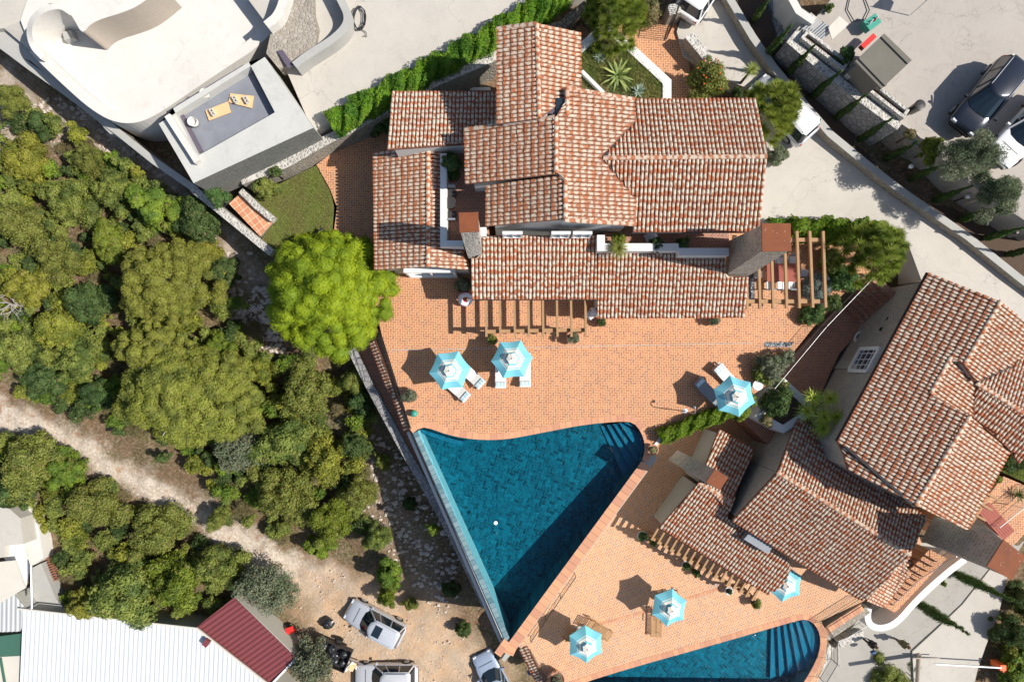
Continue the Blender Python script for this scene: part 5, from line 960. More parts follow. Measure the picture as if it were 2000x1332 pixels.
# ---- tile-capped parapet and drain cover beside the terrace
cap_o = empty('tile_capped_parapet', W(770,750,-.5), 0, 'low parapet capped with barrel tiles along the left terrace edge', 'parapet'); tp = [W(733,664,-.45), W(801,838,-.45), W(790,841,-.75), W(722,668,-.75)]
tiled('tile_capping', tp, (-1, -.35), cap_o, TILE2, .2, .36)
cap2 = empty('tile_capped_parapet', W(1030,1300,ZD-.3), 0, 'low parapet capped with barrel tiles at the left end of the lower deck', 'parapet'); tp = [W(1030,1262,ZD+.1), W(1072,1345,ZD+.1), W(1056,1350,ZD-.1), W(1014,1266,ZD-.1)]; tiled('tile_capping', tp, (-1, -.5), cap2, TILE2, .2, .36)
railing('iron_railing', [W(740,645,.02), W(803,836,.02)], .95, 'black iron railing along the left edge of the upper terrace')
railing('iron_railing', [W(1036,1268,ZD), W(1078,1342,ZD)], .95, 'black iron railing at the left end of the lower deck')
railing('iron_railing', [W(1122,1118,ZD+.05), W(1036,1242,ZD+.05)], .95, 'iron railing on the lower deck under the big pool coping')
railing('garden_railing', [W(1693,543,.1), W(1600,640,.1), W(1502,757,.1)], .95, 'long railing between terrace and sunken side path', mat=STEEL, posts=3, rr=.015)
railing('iron_railing', [W(1605,1213,ZD), W(1680,1166,ZD)], .95, 'black iron railing between the lower deck corner and the street')
railing('iron_railing', [W(1604,1216,ZD), W(1622,1245,ZD), W(1622,1285,ZD), W(1600,1322,ZD)], .95, 'curved iron railing round the end of the lower pool')
railing('white_railing', [W(1930,1022,-1.1), W(2020,950,-1.1)], 1.0, 'white railing of the small east terrace', mat=WHITEP)
railing('iron_railing', [W(1688,1208,-9.9), W(1625,1245,-9.9), W(1628,1290,-9.9)], .95, 'plain steel railing by the street below the lower pool', mat=STEEL, n_bar=.5)
railing('street_railing', [W(1770,1312,-9.9), W(1800,1345,-9.9)], .8, 'short dark handrail at the bottom street edge', n_bar=.8)
pb = empty('parapet_coping', W(1650,1200,ZD-.4), 0, 'tile and brick capped edge below the deck corner railing', 'parapet'); coping('brick_edge', [W(1606,1250,ZD-.2), W(1625,1232,ZD-.2), W(1690,1190,ZD-.2)], .45, pb, COPE, .2)
MB().prism([W(1604,1245,ZD-.25), W(1690,1185,ZD-.25), W(1700,1196,ZD-.25), W(1620,1250,ZD-.25)], -10).build('wall', RUB, pb, world=True)
wall_thing('stone_wall', [(1688,1238,-9.6),(1640,1258,-9.6)][:2], .5, -10.5, 'short pale stone kerb near the street railing', RUBW)
wall_thing('stone_wall', [(1580,1345,-9.6),(1625,1262,-9.6)], .45, -10.5, 'pale stone kerb below the end of the lower pool', RUBW)
sheet('pebble_bed', [(1493,668,.02),(1550,668,.02),(1545,678,.02),(1493,678,.02)], PEBB, .02)
sheet('pebble_bed', [(1461,535,.02),(1474,535,.02),(1474,586,.02),(1461,586,.02)], PEBB, .02)
tag(MB().beam(W(762,684,.014), W(1470,670,.014), .035, .006).build('drain_channel', CONC_G), kind='structure')
# white yucca planter between terrace and house
yp = wall_thing('yucca_planter', [(1532,748,-.6),(1484,812,-.6),(1530,838,-.6),(1590,800,-.6)], .42, -5, 'white walled planter holding the yuccas beside the poolside house', WALLW, cat='planter', closed=True)
MB().prism([W(1532,750,-.8), W(1484,812,-.8), W(1530,838,-.8), W(1592,800,-.8)], -5).build('soil', SOIL, yp, world=True)
# ================================================================ PERGOLAS
def pergola(name, label, beams, cross, z, posts, w=.13, h=.2):
    o = empty(name, W(*beams[0][0], 0), 0, label, 'pergola')
    for a_, b_ in beams: MB().beam(W(*a_, z), W(*b_, z), w, h).build('rafter', TIMB, o, world=True)
    for a_, b_ in cross: MB().beam(W(*a_, z-h), W(*b_, z-h), w*1.6, h*.9).build('cross_beam', TIMB, o, world=True)
    for p, zb in posts: q = W(*p, z-h*1.4); MB().beam(Vector((q.x, q.y, zb)), q, .16, .16).build('post', TIMB, o, world=True)
    return o
bx_ = [949,976,1004.6,1032,1060,1087.5,1115,1143]
pergola('timber_pergola', 'timber pergola of eight rafters along the south side of the villa', [((x, 584), (x+1.2, 658)) for x in bx_], [((946,648),(1146,644))], 2.45, [((952,648),0),((1048,647),0),((1140,645),0)], .12)
pergola('timber_pergola', 'timber pergola over the red dining table at the east end', [((1458,542),(1459,604)), ((1482,520),(1484,603)), ((1507,508),(1510,603)), ((1533,495),(1536,602)), ((1556,452),(1561,602)), ((1581,452),(1587,601)), ((1607,452),(1612,601))], [((1540,469),(1602,469)), ((1458,589),(1610,589))], 2.8, [((1548,470),0),((1600,469),0),((1604,589),0),((1466,589),0)], .13, .18)
br_ = []
for k in range(17):
    f_ = k/16; x = 1280+f_*196; y = 1040+f_*118; br_.append(((x+8, y-13), (x-8, y+14)))
pergola('timber_pergola', 'long timber pergola with seventeen rafters beside the lower deck house', br_, [((1276,1052),(1476,1170))], ZD+2.35, [((1282,1055),ZD),((1375,1111),ZD),((1468,1165),ZD)], .11, .16)
pergola('timber_pergola', 'small grey pergola beside the east house terrace', [((1925+k*-13+0, 962+k*20), (1950-13*k, 976+k*20)) for k in range(4)], [((1930,968),(1890,1030))], 1.2, [((1928,972),-1.2),((1892,1028),-1.2)], .12, .14)
# ================================================================ TERRACE FURNITURE
def umbrella(px, py, z, rot, label, first=None, Rr_=1.17):
    p = W(px, py, z+2.45); p.z = z
    if first: return dup(first, p, rot, label)
    o = empty('parasol', p, rot, label, 'parasol', 'aqua parasols on the terraces'); top, rim = 2.75, 2.12
    bands = [(0, .20, BLUEC), (.20, .34, BLUEC), (.34, .44, CREAM), (.44, .50, BLUEC), (.50, .60, CREAM), (.60, .635, BLUEC), (.635, .665, CREAM), (.665, 1.0, BLUEC)]; bands = [(.0, .36, 0), (.36, .50, 1), (.50, .555, 0), (.555, .595, 1), (.595, 1.0, 0)]; m = MB(); S = 8
    def pt(r, a, k):
        # hexagonal cloth, sagging a little between the ribs
        sag = 1-.045*math.sin(math.pi*k)*r**2; ang = a+k*math.pi/3; hx = math.cos(math.pi/6)/math.cos(k*math.pi/3-math.pi/6); return (Rr_*r*hx*sag*math.cos(ang), Rr_*r*hx*sag*math.sin(ang), top-(top-rim)*r**1.12-.07*math.sin(math.pi*k)*r)
    for s in range(6):
        a = s*math.pi/3
        for (r0, r1, mi) in bands:
            nr = 1 if r1-r0 < .1 else 3
            for q in range(nr):
                ra, rb = r0+(r1-r0)*q/nr, r0+(r1-r0)*(q+1)/nr
                for k in range(S):
                    k0, k1 = k/S, (k+1)/S; vs = [pt(ra, a, k0), pt(rb, a, k0), pt(rb, a, k1), pt(ra, a, k1)]; m.add(vs, [(0, 1, 2, 3)], mi)
        for k in range(S):                       # hanging hem
            v0, v1 = pt(1, a, k/S), pt(1, a, (k+1)/S); m.add([v0, (v0[0], v0[1], v0[2]-.09), (v1[0], v1[1], v1[2]-.09), v1], [(0, 1, 2, 3)], 0)
    cn = m.build('canopy', [BLUEC, CREAM], o, smooth=False)
    v = MB(); 
    for s in range(6):
        a = s*math.pi/3; a1 = a+math.pi/3; am = a+math.pi/6; v.add([(0, 0, top+.16), (.33*math.cos(a), .33*math.sin(a), top-.02), (.27*math.cos(am), .27*math.sin(am), top+.045), (.33*math.cos(a1), .33*math.sin(a1), top-.02)], [(0, 1, 2), (0, 2, 3)])
    v.build('vent_cap', CREAM, o); MB().lathe((0, 0, top+.14), [(.03, 0), (.035, .04), (.0, .07)], 10).build('finial', TEAK, o)
    MB().tube([(0, 0, .02), (0, 0, top)], .028, 10).build('pole', TEAK, o); MB().lathe((0, 0, 0), [(.32, 0), (.32, .06), (.08, .1), (.05, .35)], 16).build('base', CONC_G, o)
    for s in range(6): a = s*math.pi/3; MB().beam((0, 0, top-.05), (Rr_*.97*math.cos(a), Rr_*.97*math.sin(a), rim-.03), .02, .025).build('rib', TEAK, o)
    return o
U0 = umbrella(875, 722, 0, .12, 'aqua striped parasol nearest the left edge of the upper terrace')
UU = []; umbrella(999, 705, 0, R(5), 'aqua striped parasol between two straight loungers on the upper terrace', U0)
umbrella(1443, 773, 0, R(-18), 'aqua striped parasol by the hedge right of the big pool', U0)
umbrella(1307, 1192, ZD, R(20), 'aqua striped parasol in the middle of the lower deck', U0); umbrella(1142, 1260, ZD, R(32), 'aqua striped parasol at the left end of the lower deck', U0); umbrella(1539, 1143, ZD, R(22), 'aqua striped parasol half shaded by the tiled house on the lower deck', U0)
for o_, (tx, ty) in zip([o for o in col.objects if o.name.startswith('parasol')], ((1.5, 2), (-2.5, 1), (2, -3), (-1, 3), (3, 1.5), (-2, -2))): o_.rotation_euler.x = R(tx); o_.rotation_euler.y = R(ty)
def lounger(px, py, z, ang, label, first=None, grey=False):
    p = W(px, py, z)
    if first: return dup(first, p, ang, label)
    o = empty('sun_lounger', p, ang, label, 'sun lounger', 'cushioned sun loungers on the upper terrace'); L, w = 2.0, .64; cm = GREYC if grey else CLOTH
    m = MB(); 
    for s in (-1, 1): m.beam((-.98, s*.31, .24), (1.0, s*.31, .24), .05, .07)
    m.beam((-.98, -.31, .24), (-.98, .31, .24), .05, .07); m.beam((1.0, -.31, .24), (1.0, .31, .24), .05, .07); m.build('frame', STEEL, o)
    for x in (-.85, .85):
        for s in (-1, 1): MB().beam((x, s*.3, 0), (x, s*.3, .24), .045, .045).build('leg', STEEL, o)
    MB().box((-.32, 0, .33), (1.32, w, .11)).build('mattress', cm, o, bevel=.03)
    b = MB(); b.box((0, 0, 0), (.72, w, .11)); M_ = Matrix.Translation((.66, 0, .46)) @ Matrix.Rotation(-R(22), 4, 'Y'); b.v = [tuple(M_ @ Vector(v)) for v in b.v]; b.build('back_cushion', cm, o, bevel=.03)
    t = MB(); t.box((0, 0, 0), (.24, w*.86, .05), mi=0)
    for s, mi in ((-.2, 1), (.02, 2), (.2, 1)): t.box((0, s, .012), (.235, .09, .04), mi=mi)
    t.box((-.135, 0, .0), (.02, w*.86, .055), mi=3); M_ = Matrix.Translation((.80, 0, .585)) @ Matrix.Rotation(-R(22), 4, 'Y'); t.v = [tuple(M_ @ Vector(v)) for v in t.v]; t.build('folded_towel', [CLOTH, BLUEC2, BLUEC2, NAVY], o); return o
A = lambda x0, y0, x1, y1: math.atan2(-(y1-y0), x1-x0)
LG = lounger(918,730,0, A(905,715,941,748), 'white lounger angled right of the left parasol')
lounger(889,756,0, A(868,738,914,778), 'white lounger sticking out below the left parasol', LG); lounger(978,724,0, R(-90), 'white straight lounger under the left side of the middle parasol', LG); lounger(1025,722,0, R(-90), 'white straight lounger under the right side of the middle parasol', LG)
lounger(1419,739,0, A(1440,757,1400,716), 'white lounger pointing up left from the right parasol', LG); 
lg2 = lounger(1382,766,0, A(1408,788,1365,745), 'grey cushioned lounger beside the hedge shaded by the right parasol', grey=True)
def slat_lounger(px, py, z, ang, label, first=None, back=0):
    p = W(px, py, z)
    if first: return dup(first, p, ang, label)
    o = empty('teak_lounger', p, ang, label, 'sun lounger', 'slatted teak loungers on the lower deck'); m = MB()
    for s in (-1, 1): m.beam((-.98, s*.33, .30), (.98, s*.33, .30), .06, .07)
    m.build('frame', TEAK, o); m = MB()
    for k in range(17): m.beam((-.95+.078*k, -.33, .345), (-.95+.078*k, .33, .345), .05, .02)
    m.build('slatted_seat', TEAK, o); m = MB(); cb, sb = math.cos(R(48)), math.sin(R(48))
    for k in range(8): d = .05+.08*k; m.beam((.38+d*cb, -.31, .36+d*sb), (.38+d*cb, .31, .36+d*sb), .05, .02, up=(0, 0, 1))
    for s in (-1, 1): m.beam((.38, s*.31, .36), (.38+.66*cb, s*.31, .36+.66*sb), .04, .03)
    m.build('slatted_back', TEAK, o)
    for x in (-.85, .8):
        for s in (-1, 1): MB().beam((x, s*.33, 0), (x, s*.33, .3), .06, .06).build('leg', TEAK, o)
    for s in (-1, 1): MB().beam((-.1, s*.37, .5), (.4, s*.37, .5), .05, .03).build('arm_rest', TEAK, o)
    return o
SL = slat_lounger(1166,1224,ZD, A(1190,1240,1140,1208), 'teak slatted lounger right of the left lower parasol'); slat_lounger(1128,1243,ZD, A(1150,1255,1105,1235), 'teak slatted lounger hidden under the left lower parasol', SL)
slat_lounger(1280,1210,ZD, R(88), 'teak slatted lounger left of the middle lower parasol', SL); slat_lounger(1316,1178,ZD, R(100), 'teak slatted lounger behind the middle lower parasol', SL)
def side_table(px, py, z, label, first=None):
    if first: return dup(first, W(px, py, z), 0, label)
    o = empty('side_table', W(px, py, z), 0, label, 'table', 'round white side tables'); MB().lathe((0, 0, .5), [(.29, 0), (.30, .02), (.28, .04), (0, .04)], 22).build('table_top', WHITEP, o); MB().tube([(0, 0, .02), (0, 0, .5)], .03, 8).build('stem', STEEL, o); MB().lathe((0, 0, 0), [(.2, 0), (.2, .02), (.04, .04)], 16).build('foot', STEEL, o); return o
T0 = side_table(1131,1230,ZD, 'round white side table beside the left lower parasol'); side_table(1291,1163,ZD, 'round white side table behind the middle lower parasol', T0); side_table(1474,752,0, 'round white side table behind the parasol right of the big pool', T0)
dt = empty('dining_table', W(1521,536,0), 0, 'red slatted dining table under the east pergola', 'table'); m = MB(); c = W(1521,536,.75)-W(1521,536,0)
for k in range(8): m.box((c.x*0, -.46+.132*k, .74), (1.95, .12, .04))
m.build('slatted_top', REDW, dt)
for x in (-.8, .8):
    for y in (-.4, .4): MB().beam((x, y, 0), (x, y, .72), .07, .07).build('leg', REDW, dt)
def chair(px, py, z, ang, label, first=None, dark=False):
    if first: return dup(first, W(px, py, z), ang, label)
    o = empty('garden_chair', W(px, py, z), ang, label, 'chair', 'chairs on the west balcony' if dark else 'chairs round the red dining table'); MB().box((0, 0, .45), (.44, .44, .05)).build('seat_cushion', DARK if dark else WHITEP, o, bevel=.015); m = MB(); m.beam((-.24, 0, .5), (-.32, 0, .9), .03, .42, up=(0, 1, 0)); m.box((-.28, 0, .72), (.04, .42, .36)); m.build('backrest', GREYC, o)
    for x in (-.2, .2):
        for y in (-.2, .2): MB().beam((x, y, 0), (x, y, .44), .025, .025).build('leg', IRON, o)
    for y in (-.25, .25): MB().tube([(-.28, y, .66), (.18, y, .66), (.2, y, .44)], .014, 6).build('arm', IRON, o)
    return o
C0 = chair(1498,559,0, R(90), 'left chair on the south side of the red table'); chair(1519,559,0, R(90), 'middle chair on the south side of the red table', C0); chair(1540,559,0, R(90), 'right chair on the south side of the red table', C0); chair(1516,512,0, R(-90), 'left chair on the north side of the red table', C0); chair(1541,511,0, R(-90), 'right chair on the north side of the red table', C0); chair(1564,536,0, R(180), 'chair at the east end of the red table', C0); chair(1476,538,0, 0, 'chair at the west end of the red table', C0)
bt = empty('balcony_table', W(882,402,3.5), 0, 'round dark table on the shaded west balcony', 'table'); MB().lathe((0, 0, .7), [(.32, 0), (.32, .03), (0, .03)], 20).build('table_top', DARK, bt); MB().tube([(0, 0, 0), (0, 0, .7)], .03, 8).build('stem', DARK, bt); MB().lathe((0, 0, 0), [(.2, 0), (.2, .02), (.03, .03)], 14).build('foot', DARK, bt)
C1 = chair(884,380,3.5, R(-90), 'shade-toned chair above the round balcony table', dark=True); chair(884,424,3.5, R(90), 'shade-toned chair below the round balcony table', C1)  # dark seats put the balcony's shade into the chair colour
et = empty('bench_table', W(1930,1012,-1.2), -.85, 'dark red slatted table on the small east terrace', 'table'); m = MB()
for k in range(6): m.box((0, -.4+.15*k, .72), (2.2, .13, .04))
m.build('slatted_top', REDW, et); 
for x in (-.9, .9): MB().box((x, 0, .36), (.1, .7, .7)).build('trestle', REDW, et)
ld = empty('step_ladder', W(1268,465,3.7), .4, 'small white step ladder on the south balcony', 'ladder'); m = MB()
for s in (-1, 1): m.beam((-.25, s*.2, 0), (.15, s*.17, 1.1), .05, .03)
m.build('stiles', WHITEP, ld)
for k in range(4): MB().box((-.19+.1*k, 0, .2+.26*k), (.14, .4, .03)).build('tread', WHITEP, ld)
def pot(px, py, z, r, h, mat=POT, label='', name='plant_pot', cat='pot'):
    o = empty(name, W(px, py, z), 0, label, cat); MB().lathe((0, 0, 0), [(r*.62, 0), (r*.9, h*.55), (r, h*.92), (r*1.08, h*.93), (r*1.08, h), (r*.9, h), (r*.88, h*.9), (0, h*.88)], 22).build('pot', mat, o, smooth=True); MB().lathe((0, 0, h*.885), [(r*.86, 0), (0, .03)], 18).build('soil', SOIL, o); return o
def potplant(px, py, z, r, h, R_, H_, lm, label, n=1500, size=.11, mat=POT, sparse=False):
    o = pot(px, py, z, r, h, mat, label, 'potted_plant', 'potted plant'); C, rr = lobes(R_*.65, R_*.65, H_*.45, 9 if not sparse else 14, R_*(.42 if not sparse else .25)); C[:, 2] += h+H_*.4; crown('foliage', C, rr, n, size, lm, .4, .8, .9, not sparse, o, .5)
    m = MB()
    for k in range(4): a = k*1.6; m.tube([(0, 0, h*.8), (.08*math.cos(a), .08*math.sin(a), h+H_*.3), (R_*.5*math.cos(a), R_*.5*math.sin(a), h+H_*.7)], [.025, .018, .008], 5)
    m.build('stems', BARK, o); return o
potplant(803,772,0,.42,.5,.50,.75,L_OLIVE,'round clipped bush in a terracotta pot near the left railing', 2600, .07)
potplant(962,664,0,.30,.42,.36,.55,L_MAQ,'leafy potted shrub at the left post of the pergola', 1500, .09); potplant(1117,660,0,.40,.5,.55,1.0,L_OLIVE,'straggly potted olive at the right post of the pergola', 1300, .09, sparse=True)
potplant(1172,630,0,.28,.4,.35,.5,L_MAQD,'small green potted plant by the east roof corner', 1300, .08); potplant(1390,628,0,.28,.4,.42,.5,L_OLIVE,'potted plant under the south eave of the villa', 1300, .08)
potplant(1273,877,0,.30,.35,.27,.2,L_DRY,'potted plant at the right corner of the big pool', 700, .07); potplant(1085,1318,ZD,.55,.7,.72,1.0,L_OLIVE,'large terracotta pot with a wispy olive at the left end of the lower deck', 1600, .10, sparse=True)
potplant(1252,1043,ZD,.30,.45,.36,.5,L_DARKP,'white pot with dark plant at the north end of the lower pergola', 1100, .09, WHITEP); potplant(1337,1100,ZD,.26,.4,.34,.5,L_DARKP,'white pot with dark plant in the middle of the lower pergola', 1000, .09, WHITEP)
potplant(1355,1115,ZD,.2,.3,.35,.5,L_MAQD,'small dark plant between the rafters of the lower pergola', 900, .09); potplant(1420,1150,ZD,.25,.4,.2,.3,L_MAQD,'white pot almost hidden at the south end of the lower pergola', 400, .08, WHITEP); potplant(1470,1172,ZD,.25,.35,.42,.6,L_MAQ,'leafy climber pot at the last rafter of the lower pergola', 1200, .09)
potplant(1272,1052,ZD,.2,.3,.42,.9,L_MAQ,'climbing plant at the first rafter of the lower pergola', 1200, .09)
potplant(1675,662,-2.7,.42,.5,.3,.3,L_MAQ,'white urn with a little greenery on the side path', 500, .09, WHITEP)
cb_ = pot(437,392,.1,.5,.5,BLACKP,'black pot with clipped round bay bush on the tiled landing','potted_plant','potted plant'); C, rr = lobes(.62, .62, .6, 18, .28); C[:, 2] += 1.0; crown('foliage', C, rr, 5000, .08, L_DARKP, .6, .5, .9, True, cb_)
gb = empty('green_stool', W(810,807,0), 0, 'small round green stool near the pool corner', 'stool'); MB().lathe((0, 0, 0), [(.15, 0), (.20, .2), (.18, .42), (.0, .45)], 20).build('seat', GREENP, gb, smooth=True)
do = empty('donut_float', W(909,584,.55), 0, 'pink and white doughnut pool float with sprinkles leaning by the villa', 'pool float'); m = MB(); n1, n2 = 28, 12
for i in range(n1):
    for j in range(n2): a, b_ = 2*math.pi*i/n1, 2*math.pi*j/n2; m.v.append(((.30+.15*math.cos(b_))*math.cos(a), (.30+.15*math.cos(b_))*math.sin(a), .15*math.sin(b_)))
for i in range(n1):
    for j in range(n2): m.f.append((i*n2+j, ((i+1) % n1)*n2+j, ((i+1) % n1)*n2+(j+1) % n2, i*n2+(j+1) % n2)); m.m.append(0 if 1 <= j <= 4 else 1)
rg = m.build('ring', [WHITEP, PINK], do, smooth=True); do.rotation_euler = (R(28), R(6), 0); m = MB()
for k in range(90): a, b_ = random.uniform(0, 6.28), random.uniform(.5, 2.6); m.box(((.30+.152*math.cos(b_))*math.cos(a), (.30+.152*math.cos(b_))*math.sin(a), .152*math.sin(b_)), (.035, .014, .012), rz=random.uniform(0, 3), mi=k % 3)
o_ = m.build('sprinkles', [PINK, BLUEC, NAVY], do); o_['kind'] = 'stuff'
sh = empty('garden_shower', W(1338,803,0), 0, 'tall thin outdoor shower pole with hooked head beside the hedge', 'shower'); MB().tube([(0, 0, 0), (0, 0, 2.0), (.0, .04, 2.15), (0, .16, 2.25), (0, .3, 2.2), (0, .34, 2.1)], .028, 8).build('pipe', STEEL, sh); MB().lathe((0, .34, 2.04), [(.09, 0), (.09, .02), (.02, .06)], 14).build('shower_head', STEEL, sh); MB().lathe((0, 0, 0), [(.16, 0), (.16, .02), (.03, .03)], 16).build('foot', STEEL, sh)
tag(MB().prism([W(918,171,.1), W(958,171,.1), W(958,177,.1), W(918,177,.1)], .05).build('door_step', WALLW), 'narrow white step behind the upper north west roof', 'step')
gt = empty('metal_gate', W(1310,60,1.02), 0, 'dark metal grille gate by the entrance', 'gate'); m = MB(); a_, b_ = W(1300,80,1.02), W(1316,30,1.02)
for k in range(14): p = a_.lerp(b_, k/13); m.beam(p, p+Vector((0, 0, 1.8)), .03, .02)
m.build('bars', IRON, gt, world=True); m = MB(); m.beam(a_+Vector((0, 0, 1.8)), b_+Vector((0, 0, 1.8)), .05, .05); m.beam(a_+Vector((0, 0, .1)), b_+Vector((0, 0, .1)), .05, .05); m.build('gate_frame', IRON, gt, world=True)
ln = empty('garden_chair', W(633,458,0), 1, 'dark folding chair under the umbrella pine at the lawn corner', 'chair'); m = MB()
for s in (-1, 1): m.beam((-.3, s*.25, 0), (.3, s*.25, .5), .03, .03); m.beam((.3, s*.25, 0), (-.35, s*.25, .9), .03, .03)
m.build('frame', IRON, ln); MB().box((0, 0, .42), (.45, .48, .03)).build('seat', DARK, ln)
# ---- lower parking clutter, street things
tr_ = empty('trailer', W(655,1268,-8.3), R(-22)+math.pi/2*0, 'small dark open trailer full of black rubbish bags', 'trailer'); m = MB(); 
for s in (-1, 1): m.box((0, s*.75, .8), (2.4, .05, .45)); m.box((s*1.2, 0, .8), (.05, 1.5, .45))
m.build('tub_sides', DARK, tr_); MB().box((0, 0, .58), (2.4, 1.5, .05)).build('tub_floor', DARK, tr_)
for s in (-1, 1): w_ = MB().tube([(0, s*.8, .3), (0, s*.95, .3)], .3, 16).build('wheel', TYRE, tr_)
MB().beam((1.2, 0, .55), (2.2, 0, .5), .08, .08).build('drawbar', STEEL, tr_)
bm0 = bmesh.new(); bmesh.ops.create_icosphere(bm0, subdivisions=3, radius=.3); 
for v in bm0.verts: v.co *= 1+.18*math.sin(v.co.x*17)*math.sin(v.co.y*19+2)*math.sin(v.co.z*15); v.co.z *= .8
bgm = bpy.data.meshes.new('rubbish_bag'); bm0.to_mesh(bgm); bm0.free(); bgm.materials.append(BLACKP)
for k, (dx, dy, s) in enumerate(((-.8, -.35, 1), (-.2, .3, 1.1), (.3, -.3, 1), (.7, .3, .9), (-.75, .35, .95), (.1, 0, 1.1), (.85, -.3, .8))):
    p = W(655,1268,-8.3); ca, sa = math.cos(R(-22)), math.sin(R(-22)); o = bpy.data.objects.new('rubbish_bag', bgm); col.objects.link(o); o.location = (p.x+dx*ca-dy*sa, p.y+dx*sa+dy*ca, p.z+.85); o.scale = (s,)*3; o.rotation_euler = (0, 0, k); tag(o, 'shiny black rubbish bag piled in the small trailer', 'rubbish bag', 'black bags in the trailer')
o = bpy.data.objects.new('rubbish_bag', bgm); col.objects.link(o); o.location = W(640,1217,-8.0); o.scale = (1.5, 1.3, 1.2); tag(o, 'single black rubbish bag on the dirt above the trailer', 'rubbish bag')
for k in range(10):
    p = W(668+random.uniform(-12, 12)+k*1.5, 1292+random.uniform(-9, 9), -8.1); tag(MB().box((0, 0, 0), (.55, .38, .10), mi=0).build('flattened_box', [BOARD, CCREAM, WHITEP][k % 3]), 'flattened cardboard lying in the heap beside the trailer', 'cardboard', 'cardboard heap beside the trailer'); oo = bpy.context.scene.collection.objects[-1]; oo.location = p+Vector((0, 0, .03*k)); oo.rotation_euler = (random.uniform(-.3, .3), random.uniform(-.3, .3), random.uniform(0, 3))
rc = empty('red_handcart', W(570,1226,-8.2), .3, 'red hand cart beside the bushes at the lower left', 'cart'); MB().box((0, 0, .35), (.5, .4, .22), taper=1.15).build('tray', RED, rc); MB().beam((.25, 0, .4), (.7, 0, .8), .04, .04).build('handle', RED, rc); MB().tube([(-.1, -.22, .14), (-.1, .22, .14)], .14, 14).build('wheel', TYRE, rc)
pl_ = empty('lamp_post', W(1795,1345,-10), 0, 'grey wooden utility pole with a thin low bar at the bottom', 'utility pole'); b0 = W(1795,1273,-10.2); tp_ = W(1791,1350,-6.8); MB().tube([b0, tp_], [.16, .13], 12).build('pole', GREYW, pl_, world=True); MB().beam(b0+Vector((-.7, -.1, .8)), b0+Vector((1.0, -.1, .8)), .07, .07).build('low_bar', GREYW, pl_, world=True)  # thin bar near the foot stands for a dark line there
bg_ = empty('boom_barrier', W(1945,1290,-10), 0, 'white road barrier arm with orange cabinet across the street', 'barrier'); p = W(1940,1292,-9.9); MB().box(p+Vector((0, 0, .5)), (.45, .4, 1.0)).build('cabinet', ORANGE, bg_, world=True, bevel=.03); MB().beam(p+Vector((-.1, 0, .95)), W(1826,1296,-9.0), .09, .12).build('arm', WHITEP, bg_, world=True); MB().box(p+Vector((.35, -.25, .7)), (.5, .22, .2), rz=.4).build('counterweight', ORANGE, bg_, world=True)
for k, p in enumerate(((1566,150), (1662,240), (1760,335), (1868,392), (1960,460))):
    lp = empty('garden_light', W(*p, 1.0), 0, ['small post light below the tall wall beside the topmost cypresses', 'small post light in the strip beside the silver van cypress', 'small post light in the strip under the middle cypresses', 'small white topped post light near the olive', 'small post light in the strip nearest the right edge'][k], 'light', 'post lights in the planting strip'); MB().tube([(0, 0, -.2), (0, 0, .9)], .05, 8).build('post', DARK, lp); MB().lathe((0, 0, .9), [(.11, 0), (.13, .12), (.1, .18), (0, .2)], 14).build('lamp_head', WHITEP if k in (2, 3) else DARK, lp)
# ================================================================ VEHICLES
car('silver off-road car with sunroof and ribbed roof on the dirt, parked diagonally', 'car', 736,1209,-8.35, A(795,1242,672,1178), 4.35, 1.78, 1.78, P_SILV, 'suv', sunroof=True)
car('silver grey family hatchback on the dirt at the bottom edge', 'car', 757,1313,-8.6, R(180), 4.45, 1.78, 1.5, P_BEI, 'hatch')
car('blue grey small car half hidden below the pool corner', 'car', 966,1320,-9.0, A(990,1370,945,1283), 4.2, 1.74, 1.45, P_BLUE, 'hatch', rails=False)
car('dark blue van with roof rails on the upper parking', 'van', 1912,199,3.2, A(1972,135,1880,246), 4.5, 1.8, 1.75, P_BLK, 'van')
car('white car under the olive tree at the right edge', 'car', 1988,262,3.1, A(2040,205,1950,300), 4.5, 1.8, 1.5, P_WHT, 'hatch', rails=False)
car('silver minivan half covered by the pine on the driveway', 'van', 1520,222,.9, A(1572,262,1502,185), 4.5, 1.78, 1.65, P_SILV, 'van', roofmat=P_WHT)
car('white car cut by the top edge on the driveway', 'car', 1370,-12,1.25, A(1350,15,1400,-60), 4.2, 1.76, 1.5, P_WHT, 'hatch', rails=False)
# ================================================================ PEOPLE
person('person in dark clothes with a blue bag walking on the street near the stone kerb', 1689,1246,-10.05, A(1689,1246,1720,1270), {'stride': .18, 'arm': (.2, -.15)}, CL_BLK, CL_BLK, HAIR, 'ponytail')
q = W(1693,1254,-10.05); tag(MB().box((q.x-.05, q.y-.3, q.z+.95), (.34, .16, .32), rz=.4, taper=.85).build('shoulder_bag', BAGC, None, bevel=.03), 'blue shoulder bag carried by the walking person in black', 'bag')
person('person in olive clothes walking behind on the street with a long shadow', 1750,1246,-10.05, A(1750,1246,1772,1268), {'stride': .26, 'arm': (.25, -.25)}, CL_OLV, CL_OLV, HAIR)
person('person in white bending forward at the right end of the villa pergola', 1149,618,0, R(40), {'bend': 1.0, 'stride': .1, 'arm': (.35, .3)}, CL_WHT, CL_WHT, CL_BLK)
person('person in blue shirt and beige trousers walking below the pool corner', 1037,1296,-8.9, R(140), {'stride': .25, 'arm': (.3, -.2)}, CL_BLU, CL_BEI, HAIR)
